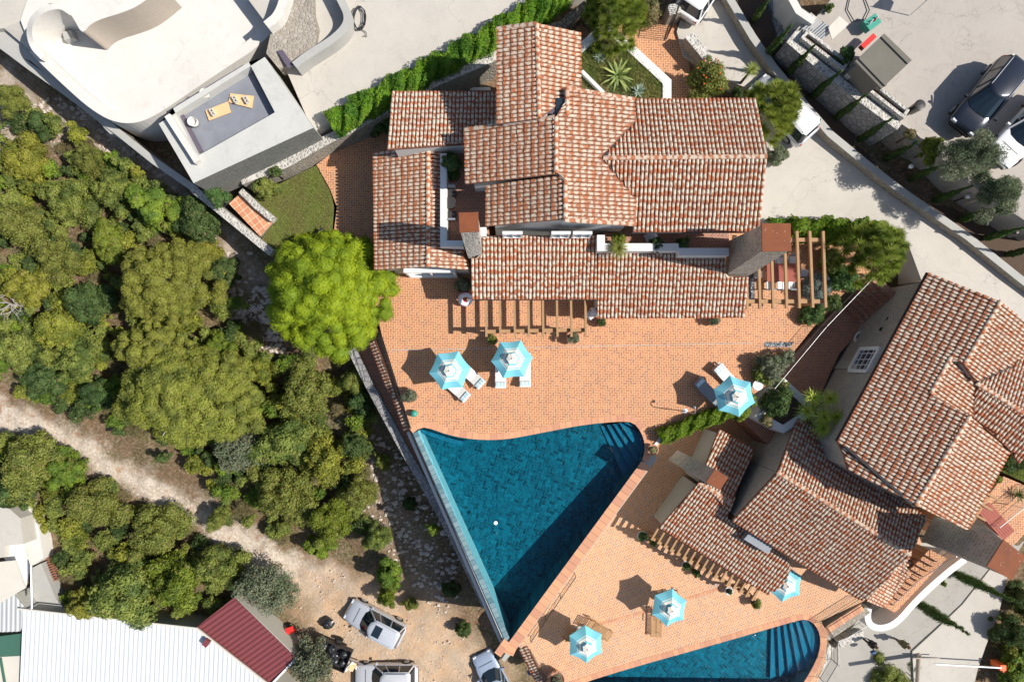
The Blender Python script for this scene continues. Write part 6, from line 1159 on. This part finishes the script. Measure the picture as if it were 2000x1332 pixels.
# ================================================================ PLANTS
def crown_tree(name, label, cat, p, Rad, H, mat, nl, lobe, nleaf, size, group=None, **k): return make_tree(label, name, label, cat, group, p, Rad, H, mat, nl, lobe, nleaf, size, **k)
def place(px, py, zt_frac, H, rpx, zoff=0, ground=None):
    """site position whose crown (at height H*zt_frac) shows at the photo position"""
    z = ground if ground is not None else float(gz(*(lambda q: (q.x, q.y))(G(px, py)))[0]); c = W(px, py, z+H*zt_frac); 
    if ground is None: z = float(gz(c.x, c.y)[0])
    return Vector((c.x, c.y, z)), rpx*(CAMZ-z-H*zt_frac)/F
# the bright umbrella pine
p, r_ = place(628, 560, .8, 7.6, 146); up_ = empty('umbrella_pine', p, 0, 'big bright green umbrella pine at the west corner of the villa', 'tree')
C, rr = [], []
for i in range(120):
    a = i*2.39996+random.uniform(-.1, .1); q = math.sqrt((i+.5)/120); lump = 1+.045*math.sin(3*a+.5)+.035*math.sin(5*a+2); C.append((r_*(.90 if math.cos(a) < .5 else .84)*q*math.cos(a)*lump, r_*.86*q*math.sin(a)*lump, 7.0-3.3*q**2.2+random.choice((-.45, -.2, 0, .15, .3)))); rr.append(r_*random.choice((.10, .12, .14, .165)))
crown('crown', np.array(C), np.array(rr), 150000, .085, L_PINE, .38, .40, .85, True, up_, .13, .80); trunk(up_, 6.0, .34, r_*.75, 9, BARK)
# two muted pines on the slope and their neighbours
def big_pine(px, py, rpx, H, label, mat=L_OPINE, n=46, leaves=42000, el=1.0, size=.15, seed=0):
    p, r = place(px, py, .75, H, rpx); o = empty('pine_tree', p, 0, label, 'tree'); C, rr = [], []
    for i in range(n):
        a = i*2.39996+seed; q = math.sqrt((i+.5)/n); l = 1+.12*math.sin(2*a+seed)+.1*math.sin(5*a+seed*2); C.append((r*.9*q*math.cos(a)*l, r*.9*el*q*math.sin(a)*l, H*.86-H*.42*q**2+random.choice((-.45, -.2, 0, .15, .25)))); rr.append(r*random.choice((.11, .14, .17, .2))*(46/n)**.25)
    crown('crown', np.array(C), np.array(rr), leaves, size, mat, .36, .5, .8, True, o, .3); trunk(o, H*.75, .26, r*.75, 8, BARKG); return o
big_pine(308,545,100,6.5,'muted olive green pine left of the bright umbrella pine, upper one', seed=1, n=80, leaves=85000, size=.12)
big_pine(352,775,140,7.0,'broad muted pine beside the gravel track, lower one', n=130, leaves=140000, size=.12, seed=2, el=.85)
big_pine(285,690,75,5.5,'smaller muted pine between the two larger ones', n=50, leaves=45000, size=.12, seed=3)
# prototypes for shrubs and trees, each first copy placed for real
def proto(key, mat, label, px, py, rpx, H, nl=16, lobe=.36, leaves=7000, size=.16, name='shrub', cat='shrub', group=None, **k):
    p, r = place(px, py, .55, H, rpx); return make_tree(key, name, label, cat, group, p, r, H, mat, nl, lobe, leaves, size, **k)
GS = 'shrubs and small trees of the wooded slope'
kinds = [('olg', L_MAQ, 'olive green'), ('drk', L_MAQD, 'dark green'), ('yel', L_MAQY, 'yellowing'), ('fre', L_BRI, 'fresh green'), ('gry', L_OLIVE, 'grey green')]
big = [  # photo x, y, radius, height, kind, label : the trees one can tell apart
 (170,590,45,4,1,'dark blue green tree in the middle of the thicket, left of the pines'), (600,760,58,4.0,0,'olive green tree directly below the umbrella pine'), (560,860,62,4.0,0,'large rounded shrub in the middle of the lower thicket'), (640,900,58,4.2,2,'yellowish green tree in the lower thicket beside the wall'), (470,880,55,3.8,4,'grey green tree right of the broad pine above the track'), (550,960,70,4.2,0,'wide olive green tree above the dirt track end'), (640,1010,48,3.6,3,'fresh green tree at the end of the thicket above the silver car'), (625,1070,27,2.4,3,'small bright green bush beside the dirt track'), (735,1050,30,3,0,'slim tree in the gully beside the lower retaining wall'), (760,1120,30,3.4,3,'tree hanging over the silver off-road car'), (755,1165,22,2.6,3,'leafy low branch touching the silver car roof'), (710,780,30,2.6,1,'dark shrub by the stone wall below the umbrella pine'),
 (690,745,32,3,0,'shrub between umbrella pine and stone wall'), (520,1150,60,4.2,4,'grey green olive tree beside the maroon roof'), (610,1300,52,3.6,4,'grey olive tree below the trailer'), (420,1110,58,4,0,'rounded tree between track and maroon roof'), (350,1140,62,4.4,3,'bright green tree above the white shed roof'), (240,1160,75,4.8,0,'wide tree overhanging the white shed roof'), (170,1180,45,4,2,'yellowish tree at the corner of the white shed'), (300,1040,60,3.6,0,'olive shrub mass below the gravel track'), (180,985,58,3.4,0,'shrub left of the litter patch below the track'), (60,900,70,4,0,'large shrub below the track at the left edge'), (125,920,42,3,3,'bright bush below the gravel track'), (20,960,45,3.4,1,'dark shrub at the left edge above the sheds'), (430,1010,28,2.4,0,'low shrub beside the track bend'), (390,380+50,60,3.2,1,'dark green shrub near the rocky patch above the upper pine'), (300,405,50,3,3,'fresh green shrub in the upper thicket'), (345,420,34,2.6,3,'bright shrub at the right end of the upper thicket'), (170,310,40,2.8,0,'rounded shrub below the rocky strip at the upper left'), (75,240,30,2.2,1,'small dark shrub beside the planks'), (20,190,32,2.4,0,'shrub at the left edge below the footpath'), (45,320,52,3.2,2,'yellow green shrub at the left edge of the thicket'), (130,390,55,3.4,0,'olive shrub in the upper left thicket'), (220,370,48,3.2,0,'muted shrub above the upper pine'), (40,440,55,3.6,0,'wide shrub at the left edge, middle height'), (210,470,42,3.2,3,'glossy green shrub left of the upper pine'), (110,500,50,3.4,0,'rounded shrub left of the upper pine'), (50,560,55,3.6,2,'straw coloured shrub near the grey dead branches'), (110,640,55,3.6,2,'yellowish shrub left of the dark tree'), (30,680,50,3.4,0,'shrub at the left edge above the track'), (150,700,50,3.6,0,'shrub just above the gravel track, left part'), (80,740,45,3.2,1,'dark shrub bordering the gravel track'), (190,770,36,3,1,'deep shaded shrub left of the broad pine'), (400,500,40,3,2,'thin yellow green tree right of the upper pine'), (440,530,30,2.8,1,'dark small tree by the shaded rocks'), (430,670,32,3,3,'bright green bush above the broad pine'), (510,720,36,3,2,'yellowing bush below the umbrella pine'), (480,790,34,3,0,'shrub at the right side of the broad pine'), (700,960,38,3,0,'shrub beside the grey retaining wall'), (690,870,36,3,1,'dark shrub beside the rubble bank'), (800,1180,16,1.4,0,'small shrub in the gully shade above the parking'), (880,1150,18,1.6,1,'dark weed clump under the infinity pool wall'), (905,1230,18,1.6,1,'dark weed clump near the pool corner'), (800,985,16,1.5,1,'small dark bush in the gully beside the retaining wall'), (745,900,20,1.8,0,'low bush on the rubble bank of the gully'), (1738,1332,50,2.4,0,'round bush at the bottom beside the utility pole'), (1782,1300,18,1.4,4,'small grey bush above the utility pole'), (1978,1235,36,3.6,1,'dark tree at the right edge beside the street'), (1990,1165,26,2.8,1,'dark bush at the right edge below the tall chimney'), (1990,1310,38,2.6,3,'bush at the lower right corner behind the barrier')]
for i, (x, y, rp, h, kd, lb) in enumerate(big):
    key, mat, _ = kinds[kd]
    if len(PROTO.get(key, [])) < 3: proto(key, mat, lb, x, y, rp, h, 24 if kd != 1 else 28, .30, 16000, .145 if kd != 3 else .13, 'shrub' if h < 3.5 else 'broadleaf_tree', 'shrub' if h < 3.5 else 'tree', GS, flat=.6, wispy=(kd == 4))
    else:
        p, r = place(x, y, .55, h, rp); o = plant_tree(key, p, r, h, lb)
        o.name = 'shrub' if h < 3.5 else 'broadleaf_tree'; o['category'] = 'shrub' if h < 3.5 else 'tree'
# fill of the thicket: smaller shrubs nobody could tell apart
TH = [[(-20,200),(60,215),(130,240),(200,290),(320,370),(380,395),(370,470),(480,600),(520,690),(640,720),(720,800),(720,960),(700,1080),(640,1060),(560,1060),(480,1010),(420,960),(330,900),(250,860),(180,820),(100,780),(-20,750)], [(-20,850),(60,865),(140,900),(230,950),(330,1010),(430,1070),(520,1130),(480,1190),(380,1210),(240,1200),(130,1170),(110,1100),(60,990),(-20,975)], [(1960,1200),(1975,1130),(2020,1110),(2020,1350),(1960,1350),(1955,1260)]]
holes = [np.array([(560,700),(640,700),(640,740),(560,740)], float)]
def fill_points(n, polys, dmin):
    out = []; 
    bb = [(min(p[0] for p in q), min(p[1] for p in q), max(p[0] for p in q), max(p[1] for p in q)) for q in polys]; ar = [(b[2]-b[0])*(b[3]-b[1]) for b in bb]; tries = 0
    while len(out) < n and tries < n*60:
        tries += 1; k = random.choices(range(len(polys)), ar)[0]; b = bb[k]; q = (random.uniform(b[0], b[2]), random.uniform(b[1], b[3]))
        if inside(np.array([q]), np.array(polys[k], float))[0] and all((q[0]-o[0])**2+(q[1]-o[1])**2 > dmin**2 for o in out): out.append(q)
    return out
ur = [] ; fills = fill_points(440, TH, 16); vv, aa = [[], []], []
def cloud_np(C, r, n, size, aspect=.5, squash=.8, jit=.7):
    w = r**2/(r**2).sum(); idx = rng.choice(len(r), n, p=w); D = rng.normal(0, 1, (n, 3)); D[:, 2] += .35; D /= np.linalg.norm(D, axis=1)[:, None]; b_ = 1+.2*np.sin(D[:, 0]*7+idx)*np.sin(D[:, 1]*8+idx*2); P = C[idx]+D*(r[idx]*(1-.35*rng.random(n)**1.5)*b_)[:, None]*np.array([1, 1, squash]); return leaf_quads(P, D, size, aspect, jit)
mats_u = [L_MAQ, L_MAQY, L_MAQD, L_DRY, L_BRI]; buf = {k: [] for k in range(5)}
for (x, y) in fills:
    k = random.choices(range(5), (44, 20, 14, 9, 13))[0]; h = random.uniform(1.0, 2.4) if k != 3 else random.uniform(.6, 1.2); p, r = place(x, y, .5, h, random.uniform(12, 28)); n = 9; C, rr = lobes(r*.7, r*.7, h*.4, n, r*.38); C[:, 2] += h*.45; C += np.array(p); buf[k].append(cloud_np(C, rr, int(2600*(r/.8)**2*.8)+400, .135, .5) if k != 3 else cloud_np(C, rr*1.2, int(1500*(r/.8)**2)+300, .26, .10, .8, 1.2))
for k, nm in enumerate(('undergrowth', 'undergrowth', 'undergrowth', 'dry_undergrowth', 'undergrowth')):
    if buf[k]:
        V = np.concatenate(buf[k]); o = npmesh(nm, V, np.arange(len(V)).reshape(-1, 4), mats_u[k], None, {'lr': np.repeat(np.clip(rng.normal(.5, .28, len(V)//4), 0, 1), 4)}); o['kind'] = 'stuff'; o['label'] = ['low olive green undergrowth between the trees', 'yellowing undergrowth between the trees', 'dark undergrowth between the trees', 'dry brown bushes and grass between the trees', 'fresh green undergrowth between the trees'][k]; o['category'] = 'undergrowth'
# dead grey branches
db = empty('dead_tree', G(70,600), 0, 'bare grey dead branches among the left thicket', 'dead tree'); m = MB()
for k in range(16):
    a = k*.39+random.uniform(-.3, .3); q = Vector((0, 0, random.uniform(1.4, 2.3))); pth = [q.copy()]; r0_ = random.uniform(.02, .04)
    for _ in range(6): a += random.uniform(-.6, .6); q = q+Vector((math.cos(a), math.sin(a), random.uniform(-.1, .5)))*random.uniform(.12, .34); pth.append(q.copy())
    m.tube(pth, [r0_*(1-.15*i) for i in range(7)], 5); c_ = pth[3]; m.tube([c_, c_+Vector((math.cos(a+1), math.sin(a+1), .2))*.4, c_+Vector((math.cos(a+1.5), math.sin(a+1.5), .3))*.75], [r0_*.5, r0_*.35, .004], 4)
m.tube([(0, 0, -.3), (0, 0, 1.8)], [.1, .07], 6); m.build('branches', BARKG, db)
# rubble stones
bm0 = bmesh.new(); bmesh.ops.create_icosphere(bm0, subdivisions=1, radius=1); S = np.array([v.co[:] for v in bm0.verts]); T = np.array([[l.index for l in f.verts] for f in bm0.faces]); bm0.free()
def stones(name, polys, n, s0, s1, mat, label):
    Vs, Fs = [], []; m = 0; b = []
    for q in polys: q = np.array(q, float); b.append((q.min(0), q.max(0), q))
    cnt = 0
    while cnt < n:
        lo, hi, q = random.choice(b); c = lo+(hi-lo)*np.random.rand(2)
        if not inside(c[None], q)[0]: continue
        g_ = G(c[0], c[1]); s = s0+(s1-s0)*random.random()**4; v = S*(1+rng.normal(0, .16, (len(S), 1)))*s*np.array([1, random.uniform(.6, 1), random.uniform(.4, .8)])+np.array(g_)+np.array([0, 0, .02]); Vs.append(v); Fs.append(T+cnt*len(S)); cnt += 1
    o = npmesh(name, np.concatenate(Vs), np.concatenate(Fs), mat); o['kind'] = 'stuff'; o['label'] = label; o['category'] = 'stones'
np.random.seed(3)
STN = plain("limestone_rubble", (.55, .47, .40), .95, 0, .25, 1.5)
stones('rubble', rub_areas[:2]+[[(700,830),(830,900),(900,1100),(860,1180),(760,1060)]]+[[(420,560),(520,560),(560,700),(480,680)], [(60,210),(160,270),(330,360),(330,330),(200,230),(90,180)]], 2800, .03, .24, STN, 'scattered pale limestone rubble on the slope')
stones('gravel', [TRACK, DIRT], 1500, .02, .09, STN, 'loose pale gravel on the track and dirt parking')
# clipped hedges
def hedge(name, pts, wid, hgt, z, mat, label, dens=2600, size=.11):
    P = [W(x, y, z+hgt*.6) for x, y in pts]; o = empty(name, (P[0].x, P[0].y, z), 0, label, 'hedge'); C, rr = [], []
    for a, b in zip(P, P[1:]):
        l = (b-a).length; n = max(1, int(l/(wid*.16))); d = (b-a).normalized(); s = Vector((-d.y, d.x, 0))
        for i in range(n): q = a.lerp(b, (i+random.random()*.6)/n)+s*random.uniform(-.33, .33)*wid; C.append((q.x-P[0].x, q.y-P[0].y, hgt*random.uniform(.35, .75))); rr.append(wid*random.uniform(.16, .26))
    # one continuous clipped body: leaves over a rounded ridge with a lumpy surface
    L = sum((b-a).length for a, b in zip(P, P[1:])); n = int(dens*L*wid); Pa = np.array([tuple(p) for p in P]); sl_ = np.linalg.norm(np.diff(Pa, axis=0), axis=1); cu = np.concatenate([[0], np.cumsum(sl_)]); t = rng.random(n)*cu[-1]
    def at(t): return np.stack([np.interp(t, cu, Pa[:, k]) for k in range(3)], 1)
    def body_(t, ph, k):
        c = at(t); d = at(np.minimum(t+.05, cu[-1]))-at(np.maximum(t-.05, 0)); d /= np.linalg.norm(d, axis=1)[:, None]; s = np.stack([-d[:, 1], d[:, 0], 0*t], 1); lump = k*(1+.13*np.sin(t*2.9+2*np.sin(ph*2))+.12*np.sin(t*6.1+ph*4)+.08*np.sin(t*13+ph*7)); cc, ss_ = np.cos(ph), np.sin(ph)
        x = np.sign(cc)*np.abs(cc)**.6*wid*.5*lump; z = np.abs(ss_)**.6*hgt*lump; e = s*cc[:, None]+np.array([0, 0, 1])*ss_[:, None]; return np.stack([c[:, 0]+s[:, 0]*x-P[0].x, c[:, 1]+s[:, 1]*x-P[0].y, z], 1), e
    p_, e_ = body_(t, rng.random(n)*math.pi, 1-.22*rng.random(n)**2); V = leaf_quads(p_, e_, size, .5, .7); lr_ = np.repeat(np.clip(rng.normal(.5, .28, n), 0, 1), 4)
    nt, npn = max(8, int(cu[-1]/.25)), 9; tt, ff = np.meshgrid(np.linspace(0, cu[-1], nt), np.linspace(0, math.pi, npn), indexing='ij'); cp_, _ = body_(tt.ravel(), ff.ravel(), .84); I = (np.arange(nt-1)[:, None]*npn+np.arange(npn-1)[None]).ravel()+len(V)
    npmesh('foliage', np.concatenate([V, cp_]), np.concatenate([np.arange(len(V)).reshape(-1, 4), np.stack([I, I+1, I+npn+1, I+npn], 1)]), mat, o, {'lr': np.concatenate([lr_, np.zeros(len(cp_))])}); return o
hedge('hedge', [(645,243),(700,212),(760,180),(820,148),(880,116),(940,84),(1000,46),(1060,14),(1105,-14)], 1.35, 1.25, 1.9, L_HEDGE, 'long bright green hedge between concrete road and villa', 1700)
hedge('hedge', [(1288,856),(1320,842),(1360,826),(1395,812),(1430,800)], .9, .9, -.1, L_HEDGE, 'curved low hedge right of the big pool steps', 1700)
wall_thing('hedge_kerb', [(1276,874,.1),(1300,846,.12),(1345,820,.12),(1395,802,.12)], .18, -1.5, 'thin pale kerb along the curved hedge by the pool', WALLW, cat='kerb')
hedge('hedge', [(1545,448),(1600,448),(1660,450),(1720,455),(1745,470)], 1.4, 1.3, .5, L_HEDGE, 'green hedge along the driveway behind the east pergola', 1500)
hedge('hedge', [(1500,436),(1545,438)], .6, .9, .6, L_HEDGE, 'short loose hedge behind the tall rusty chimney', 1400)
def shrub_at(px, py, z, rpx, H, mat, label, name='shrub', cat='shrub', leaves=4500, size=.12, nl=14, lobe=.36, asp=.5, frac=.55, sparse=False):
    c = W(px, py, z+H*frac); r = rpx*(CAMZ-c.z)/F; return make_tree('x'+label, name, label, cat, None, Vector((c.x, c.y, z)), r, H, mat, nl, lobe, leaves, size, aspect=asp, thr=.05, crown_base=.25)
shrub_at(1383,150,1.1,48,3.0,L_MAQ,'rounded pomegranate bush with orange fruit beside the entrance','fruit_bush','bush',11000,.12)
fb = W(1383,150,3.2)
for k in range(11): a = random.uniform(0, 6.28); q = random.uniform(.3, 1.15); MBo = MB().lathe((fb.x+q*math.cos(a), fb.y+q*math.sin(a), 4.0-.55*q*q), [(.015, -.04), (.042, -.015), (.042, .02), (.015, .04)], 8).build('fruit', ORANGE); tag(MBo, 'small orange fruit on the bush beside the entrance', 'fruit', 'orange fruits on the entrance bush')
shrub_at(880,318,3.0,28,2.4,L_DARKP,'dark glossy tree rising beside the west balcony','balcony_tree','tree',6000,.11); shrub_at(745,235,.1,32,2.2,L_DARKP,'dark bush in the shade north west of the villa','shrub','shrub',5000,.13); shrub_at(905,556,0,20,1.3,L_OLIVE,'small grey green bush beside the doughnut float','shrub','shrub',2200,.1)
shrub_at(512,362,.2,28,1.6,L_MAQ,'green creeper over the wall above the lawn','shrub','shrub',5200,.11); shrub_at(535,335,.8,12,1.0,L_MAQD,'small bush on the cobble wall above the lawn','shrub','shrub',1500,.1)
shrub_at(1208,468,4.2,17,1.3,L_BRI,'bougainvillea bush spilling over the south balcony parapet','shrub','shrub',2400,.1)
shrub_at(1283,476,4.2,16,.9,L_MAQD,'dark rosemary mound in the middle of the south balcony','shrub','shrub',2200,.09); shrub_at(1335,474,4.2,15,1.1,L_MAQD,'dark hanging rosemary at the right of the south balcony','shrub','shrub',2200,.09); shrub_at(1275,486,4.2,9,.6,L_DRY,'dry lavender tuft on the white south parapet','shrub','shrub',900,.08)
blade_plant('fountain_grass','fountain grass hanging over the south balcony parapet below the bougainvillea','grass', W(1206,486,4.75), [((0, 0, .1), 240, .75, .018, 1.2, .05, .55)], L_MAQ, False)
# pines and cypress in the gardens
def long_pine(px, py, rpx, z, H, label, n=26, leaves=14000):
    c = W(px, py, z+H*.75); r = rpx*(CAMZ-c.z)/F; o = empty('pine_tree', (c.x, c.y, z), 0, label, 'tree'); buf_ = ([], [], [])
    for i in range(n*4):
        a = i*2.39996+random.uniform(-.3, .3); q = math.sqrt((i+.5)/(n*4))*random.uniform(.9, 1.1); ct_ = (r*.95*q*math.cos(a)*(1+.15*math.sin(3*a)), r*.95*q*math.sin(a), H*(.96-.42*q*q)+random.uniform(-.9, .3)); blades(buf_, ct_, 66, random.uniform(.34, .55), .032, 1.4, .15, .03)
    npmesh('crown', np.array(buf_[0]), np.array(buf_[1]), L_PINE if rpx < 0 else L_BRI, o, {'lr': np.array(buf_[2])}); trunk(o, H*.72, .16, r*.7, 7, BARKG); return o
long_pine(1512,208,62,.9,4.8,'bright young pine beside the silver minivan'); long_pine(1717,490,66,.2,4.6,'bright young pine at the corner of the east house'); long_pine(1205,22,62,1.0,4.4,'pine at the top edge above the white planter')
shrub_at(1160,15,1.0,34,2.0,L_MAQD,'dark bush at the top edge beside the dry stone wall'); shrub_at(1270,20,1.0,30,1.9,L_DRY,'dry grassy bush at the top right of the planter','shrub','shrub',3500,.12); shrub_at(1520,300,.8,22,1.6,L_OLIVE,'small olive shrub below the minivan pine'); shrub_at(1440,178,1.1,12,.9,L_MAQD,'low plant beside the palm')
blade_plant('fan_palm','small fan palm on the driveway edge beside the entrance bush','palm', W(1447,162,1.1), [((.0, .0, 1.7), 70, .62, .035, 1.3, -.3, .35)], L_MAQ)
blade_plant('agave','large striped agave in the white planter','agave', W(1205,150,2.35), [((0, 0, .1), 30, 1.15, .13, 1.25, .15, .35)], L_AGY, False); blade_plant('agave','small blue agave at the left of the white planter','agave', W(1171,116,2.35), [((0, 0, .08), 24, .42, .08, 1.2, .2, .1)], L_AGV, False); blade_plant('agave','small blue agave at the bottom of the white planter','agave', W(1246,180,2.35), [((0, 0, .08), 26, .52, .09, 1.2, .2, .1)], L_AGV, False)
hd_ = [((dx, dy, h), 90, .75, .045, 1.35, -.25, .35) for dx, dy, h in ((-.9, .3, 1.2), (-.2, .75, 1.5), (.1, -.3, 1.4), (.75, .1, 1.3), (-.7, -.5, 1.0), (.5, -.85, 1.2))]
blade_plant('yucca','cluster of bright green yuccas in the white planter beside the poolside house','yucca', W(1590,800,-.6), hd_, L_YUC)
blade_plant('agave','dark spiky plant on the small east terrace','agave', W(1985,965,-1.1), [((0, 0, .1), 34, .6, .05, 1.2, .05, .2)], L_DARKP, False)
shrub_at(1520,780,-.7,36,1.6,L_DARKP,'dark rosemary bush in the white yucca planter','shrub','shrub',6000,.12); shrub_at(1530,752,-.7,14,.9,L_DRY,'dry tuft at the top corner of the yucca planter','shrub','shrub',1300,.1); shrub_at(1497,822,-.7,14,.8,L_DRY,'dry tuft at the left corner of the yucca planter','shrub','shrub',1200,.1)
shrub_at(1507,715,.05,36,1.8,L_OLIVE,'olive shrub beside the railing above the side path','shrub','shrub',4200,.12); shrub_at(1490,735,.05,22,1.0,L_MAQ,'low green shrub behind the loungers near the railing','shrub','shrub',3500,.11); shrub_at(1538,700,.05,22,1.6,L_OLIVE,'thin olive shrub leaning over the railing','shrub','shrub',2000,.11)
shrub_at(1600,562,.1,36,1.8,L_BLUE,'blue grey conifer right of the east pergola','conifer','shrub',7000,.09); shrub_at(1590,612,.05,28,1.1,L_DARKP,'dark low bush at the south east corner of the pergola','shrub','shrub',6000,.1); shrub_at(1625,505,.1,30,1.3,L_MAQ,'green bush between pergola and young pine','shrub','shrub',6000,.11); shrub_at(1650,545,.1,34,1.4,L_DARKP,'dark bush along the railing east of the pergola','shrub','shrub',6500,.11); shrub_at(1625,590,.05,22,1.0,L_MAQD,'low hedge strip beside the garden railing','shrub','shrub',3500,.1)
shrub_at(1700,655,-2.7,10,.8,L_MAQ,'small climber beside the white urn','shrub','shrub',800,.1); shrub_at(1465,782,-.3,16,1.0,L_BRI,'leafy bush behind the right parasol','shrub','shrub',2500,.12); shrub_at(1450,808,-.4,18,1.0,L_BRI,'bush at the right end of the pool hedge','shrub','shrub',2500,.12)
shrub_at(1826,288,2.6,30,1.5,L_BRI,'bright green round bush at the parking edge','shrub','shrub',5000,.13); shrub_at(1655,108,3.1,20,1.5,L_DARKP,'dark bush on the west side of the concrete hut','shrub','shrub',3500,.13); shrub_at(1780,262,2.8,14,.8,L_DRY,'dry weeds at the end of the planter trough','shrub','shrub',1000,.1); shrub_at(1620,15,3.2,10,.8,L_MAQ,'small tuft at the top of the parking wall','shrub','shrub',900,.1)
def olive(px, py, z, rpx, H, label): c = W(px, py, z+H*.6); r = rpx*(CAMZ-c.z)/F; return make_tree('ol', 'olive_tree', label, 'tree', None, Vector((c.x, c.y, z)), r, H, L_OLIVE, 30, .26, 22000, .13, aspect=.3, squash=.9, bark=BARKG, wispy=True)
olive(1905,300,2.4,60,4.2,'grey green olive tree in front of the dark blue van'); olive(1960,372,2.2,48,3.6,'darker olive tree at the right edge below the white car')
shrub_at(1985,900,-1.1,30,1.8,L_MAQD,'dark fan leaved bush beside the small east lawn','shrub','shrub',4000,.14); shrub_at(1950,935,-1.1,10,.8,L_MAQ,'small bush by the east pergola','shrub','shrub',900,.1); shrub_at(845,1035,-3.2,14,1.8,L_BRI,'fresh green sapling growing from the retaining wall','shrub','shrub',900,.16)
shrub_at(1842,1138,-9.9,8,.8,L_MAQ,'small weed below the white curved wall','shrub','shrub',700,.1)
def cypress(base, tip, z, label, rad=.17, first=None, grp='slim cypresses along the planting strip', zt=None):
    b = W(*base, z); v = (math.hypot(tip[0]-1000, tip[1]-710)*1.0)/max(1, math.hypot(base[0]-1000, base[1]-710)); H = (CAMZ-z)*(1-1/v) if v > 1 else 3; H = min(max(H*1.22, 2.9), 7)
    if first: o = dup(first[0], b, random.uniform(0, 6), label, (rad/first[2], rad/first[2], H/first[1])); return o
    o = empty('cypress', b, 0, label, 'cypress', grp); C, rr = [], []
    for i in range(22): t = i/21; C.append((random.uniform(-.25, .25)*rad, random.uniform(-.25, .25)*rad, .15+t*(H-.3))); rr.append(rad*(.75+.6*math.sin(math.pi*min(1, t*1.15+.12)))*(1-t*.55))
    crown('foliage', np.array(C), np.array(rr), 6500, .09, L_CYP, .4, .5, 1.5, True, o, .3); MB().tube([(0, 0, -.4), (0, 0, H*.6)], [.06, .03], 7).build('trunk', BARK, o); return (o, H, rad)
ctips = [((1470,42),(1500,-2)), ((1506,98),(1541,45)), ((1547,135),(1596,93)), ((1592,182),(1640,138)), ((1638,224),(1690,184)), ((1684,266),(1742,231)), ((1732,306),(1787,268)), ((1780,345),(1840,306)), ((1830,385),(1890,349)), ((1882,422),(1948,397)), ((1928,458),(1996,432)), ((1972,490),(2040,470))]
names_ = ['first','second','third','fourth','fifth','sixth','seventh','eighth','ninth','tenth','eleventh','twelfth']
cy0 = cypress(*ctips[0], 1.7, 'slim cypress in the driveway row, first from the top'); 
for k, (b_, t_) in enumerate(ctips[1:]): b_ = (b_[0]-7, b_[1]+8); t_ = (t_[0]-7, t_[1]+8); cypress(b_, t_, (1.7, 1.5, 1.1, .8, .5, .4, .35, .35, .3, .3, .25)[k], 'slim cypress in the driveway row, %s from the top' % names_[k+1], first=cy0)
cy2 = cypress((1868,1120),(1975,1150),-9.9,'dark cypress leaning out beside the tall chimney, upper of two by the white wall', .34, grp='cypresses outside the white curved wall'); cypress((1795,1180),(1880,1218),-9.9,'dark cypress beside the white curved wall, lower of the two', .36, cy2, grp=None)
# grasses: lawn and planter
def poly_pts(poly, z, n):
    q = np.array([tuple(W(x, y, z))[:2] for x, y in poly]); lo, hi = q.min(0), q.max(0); out = []
    P = lo+(hi-lo)*rng.random((n*3, 2)); P = P[inside(P, q)][:n]; return np.concatenate([P, np.full((len(P), 1), z)], 1)
grass_tuft_cloud('lawn_grass', poly_pts([(472,400),(508,380),(618,325),(645,372),(650,405),(646,468),(638,515),(520,498),(510,472),(536,428)], -.09, 30000), .07, .018, leafmat("lawn_blades", (.13, .17, .03), (.26, .27, .07), (.20, .18, .06), .2), 'short clipped lawn grass beside the west patio', 'stuff')
grass_tuft_cloud('planter_grass', poly_pts([(1135,95),(1184,60),(1295,165),(1295,200),(1120,200)], 2.3, 8000), .32, .02, L_DRY, 'tall half dry grass filling the white planter', 'stuff'); grass_tuft_cloud('planter_grass', poly_pts([(1135,95),(1184,60),(1295,165),(1295,200),(1135,150)], 2.3, 7000), .30, .02, L_MAQ, 'green grass filling the white planter', 'stuff')
grass_tuft_cloud('east_lawn_grass', poly_pts([(1955,920),(1975,862),(2035,825),(2035,955)], -1.14, 7000), .08, .02, L_MAQ, 'small lawn at the right edge', 'stuff')
gp = fill_points(700, TH+[[(60,1060),(200,1050),(210,1110),(100,1110)]], 6); pts = []
for x, y in gp: q = G(x, y); pts += [(q.x+random.gauss(0, .35), q.y+random.gauss(0, .35), q.z) for _ in range(22)]
grass_tuft_cloud('slope_grass', pts, .42, .02, L_DRY, 'dry grass tufts on the wooded slope', 'stuff')
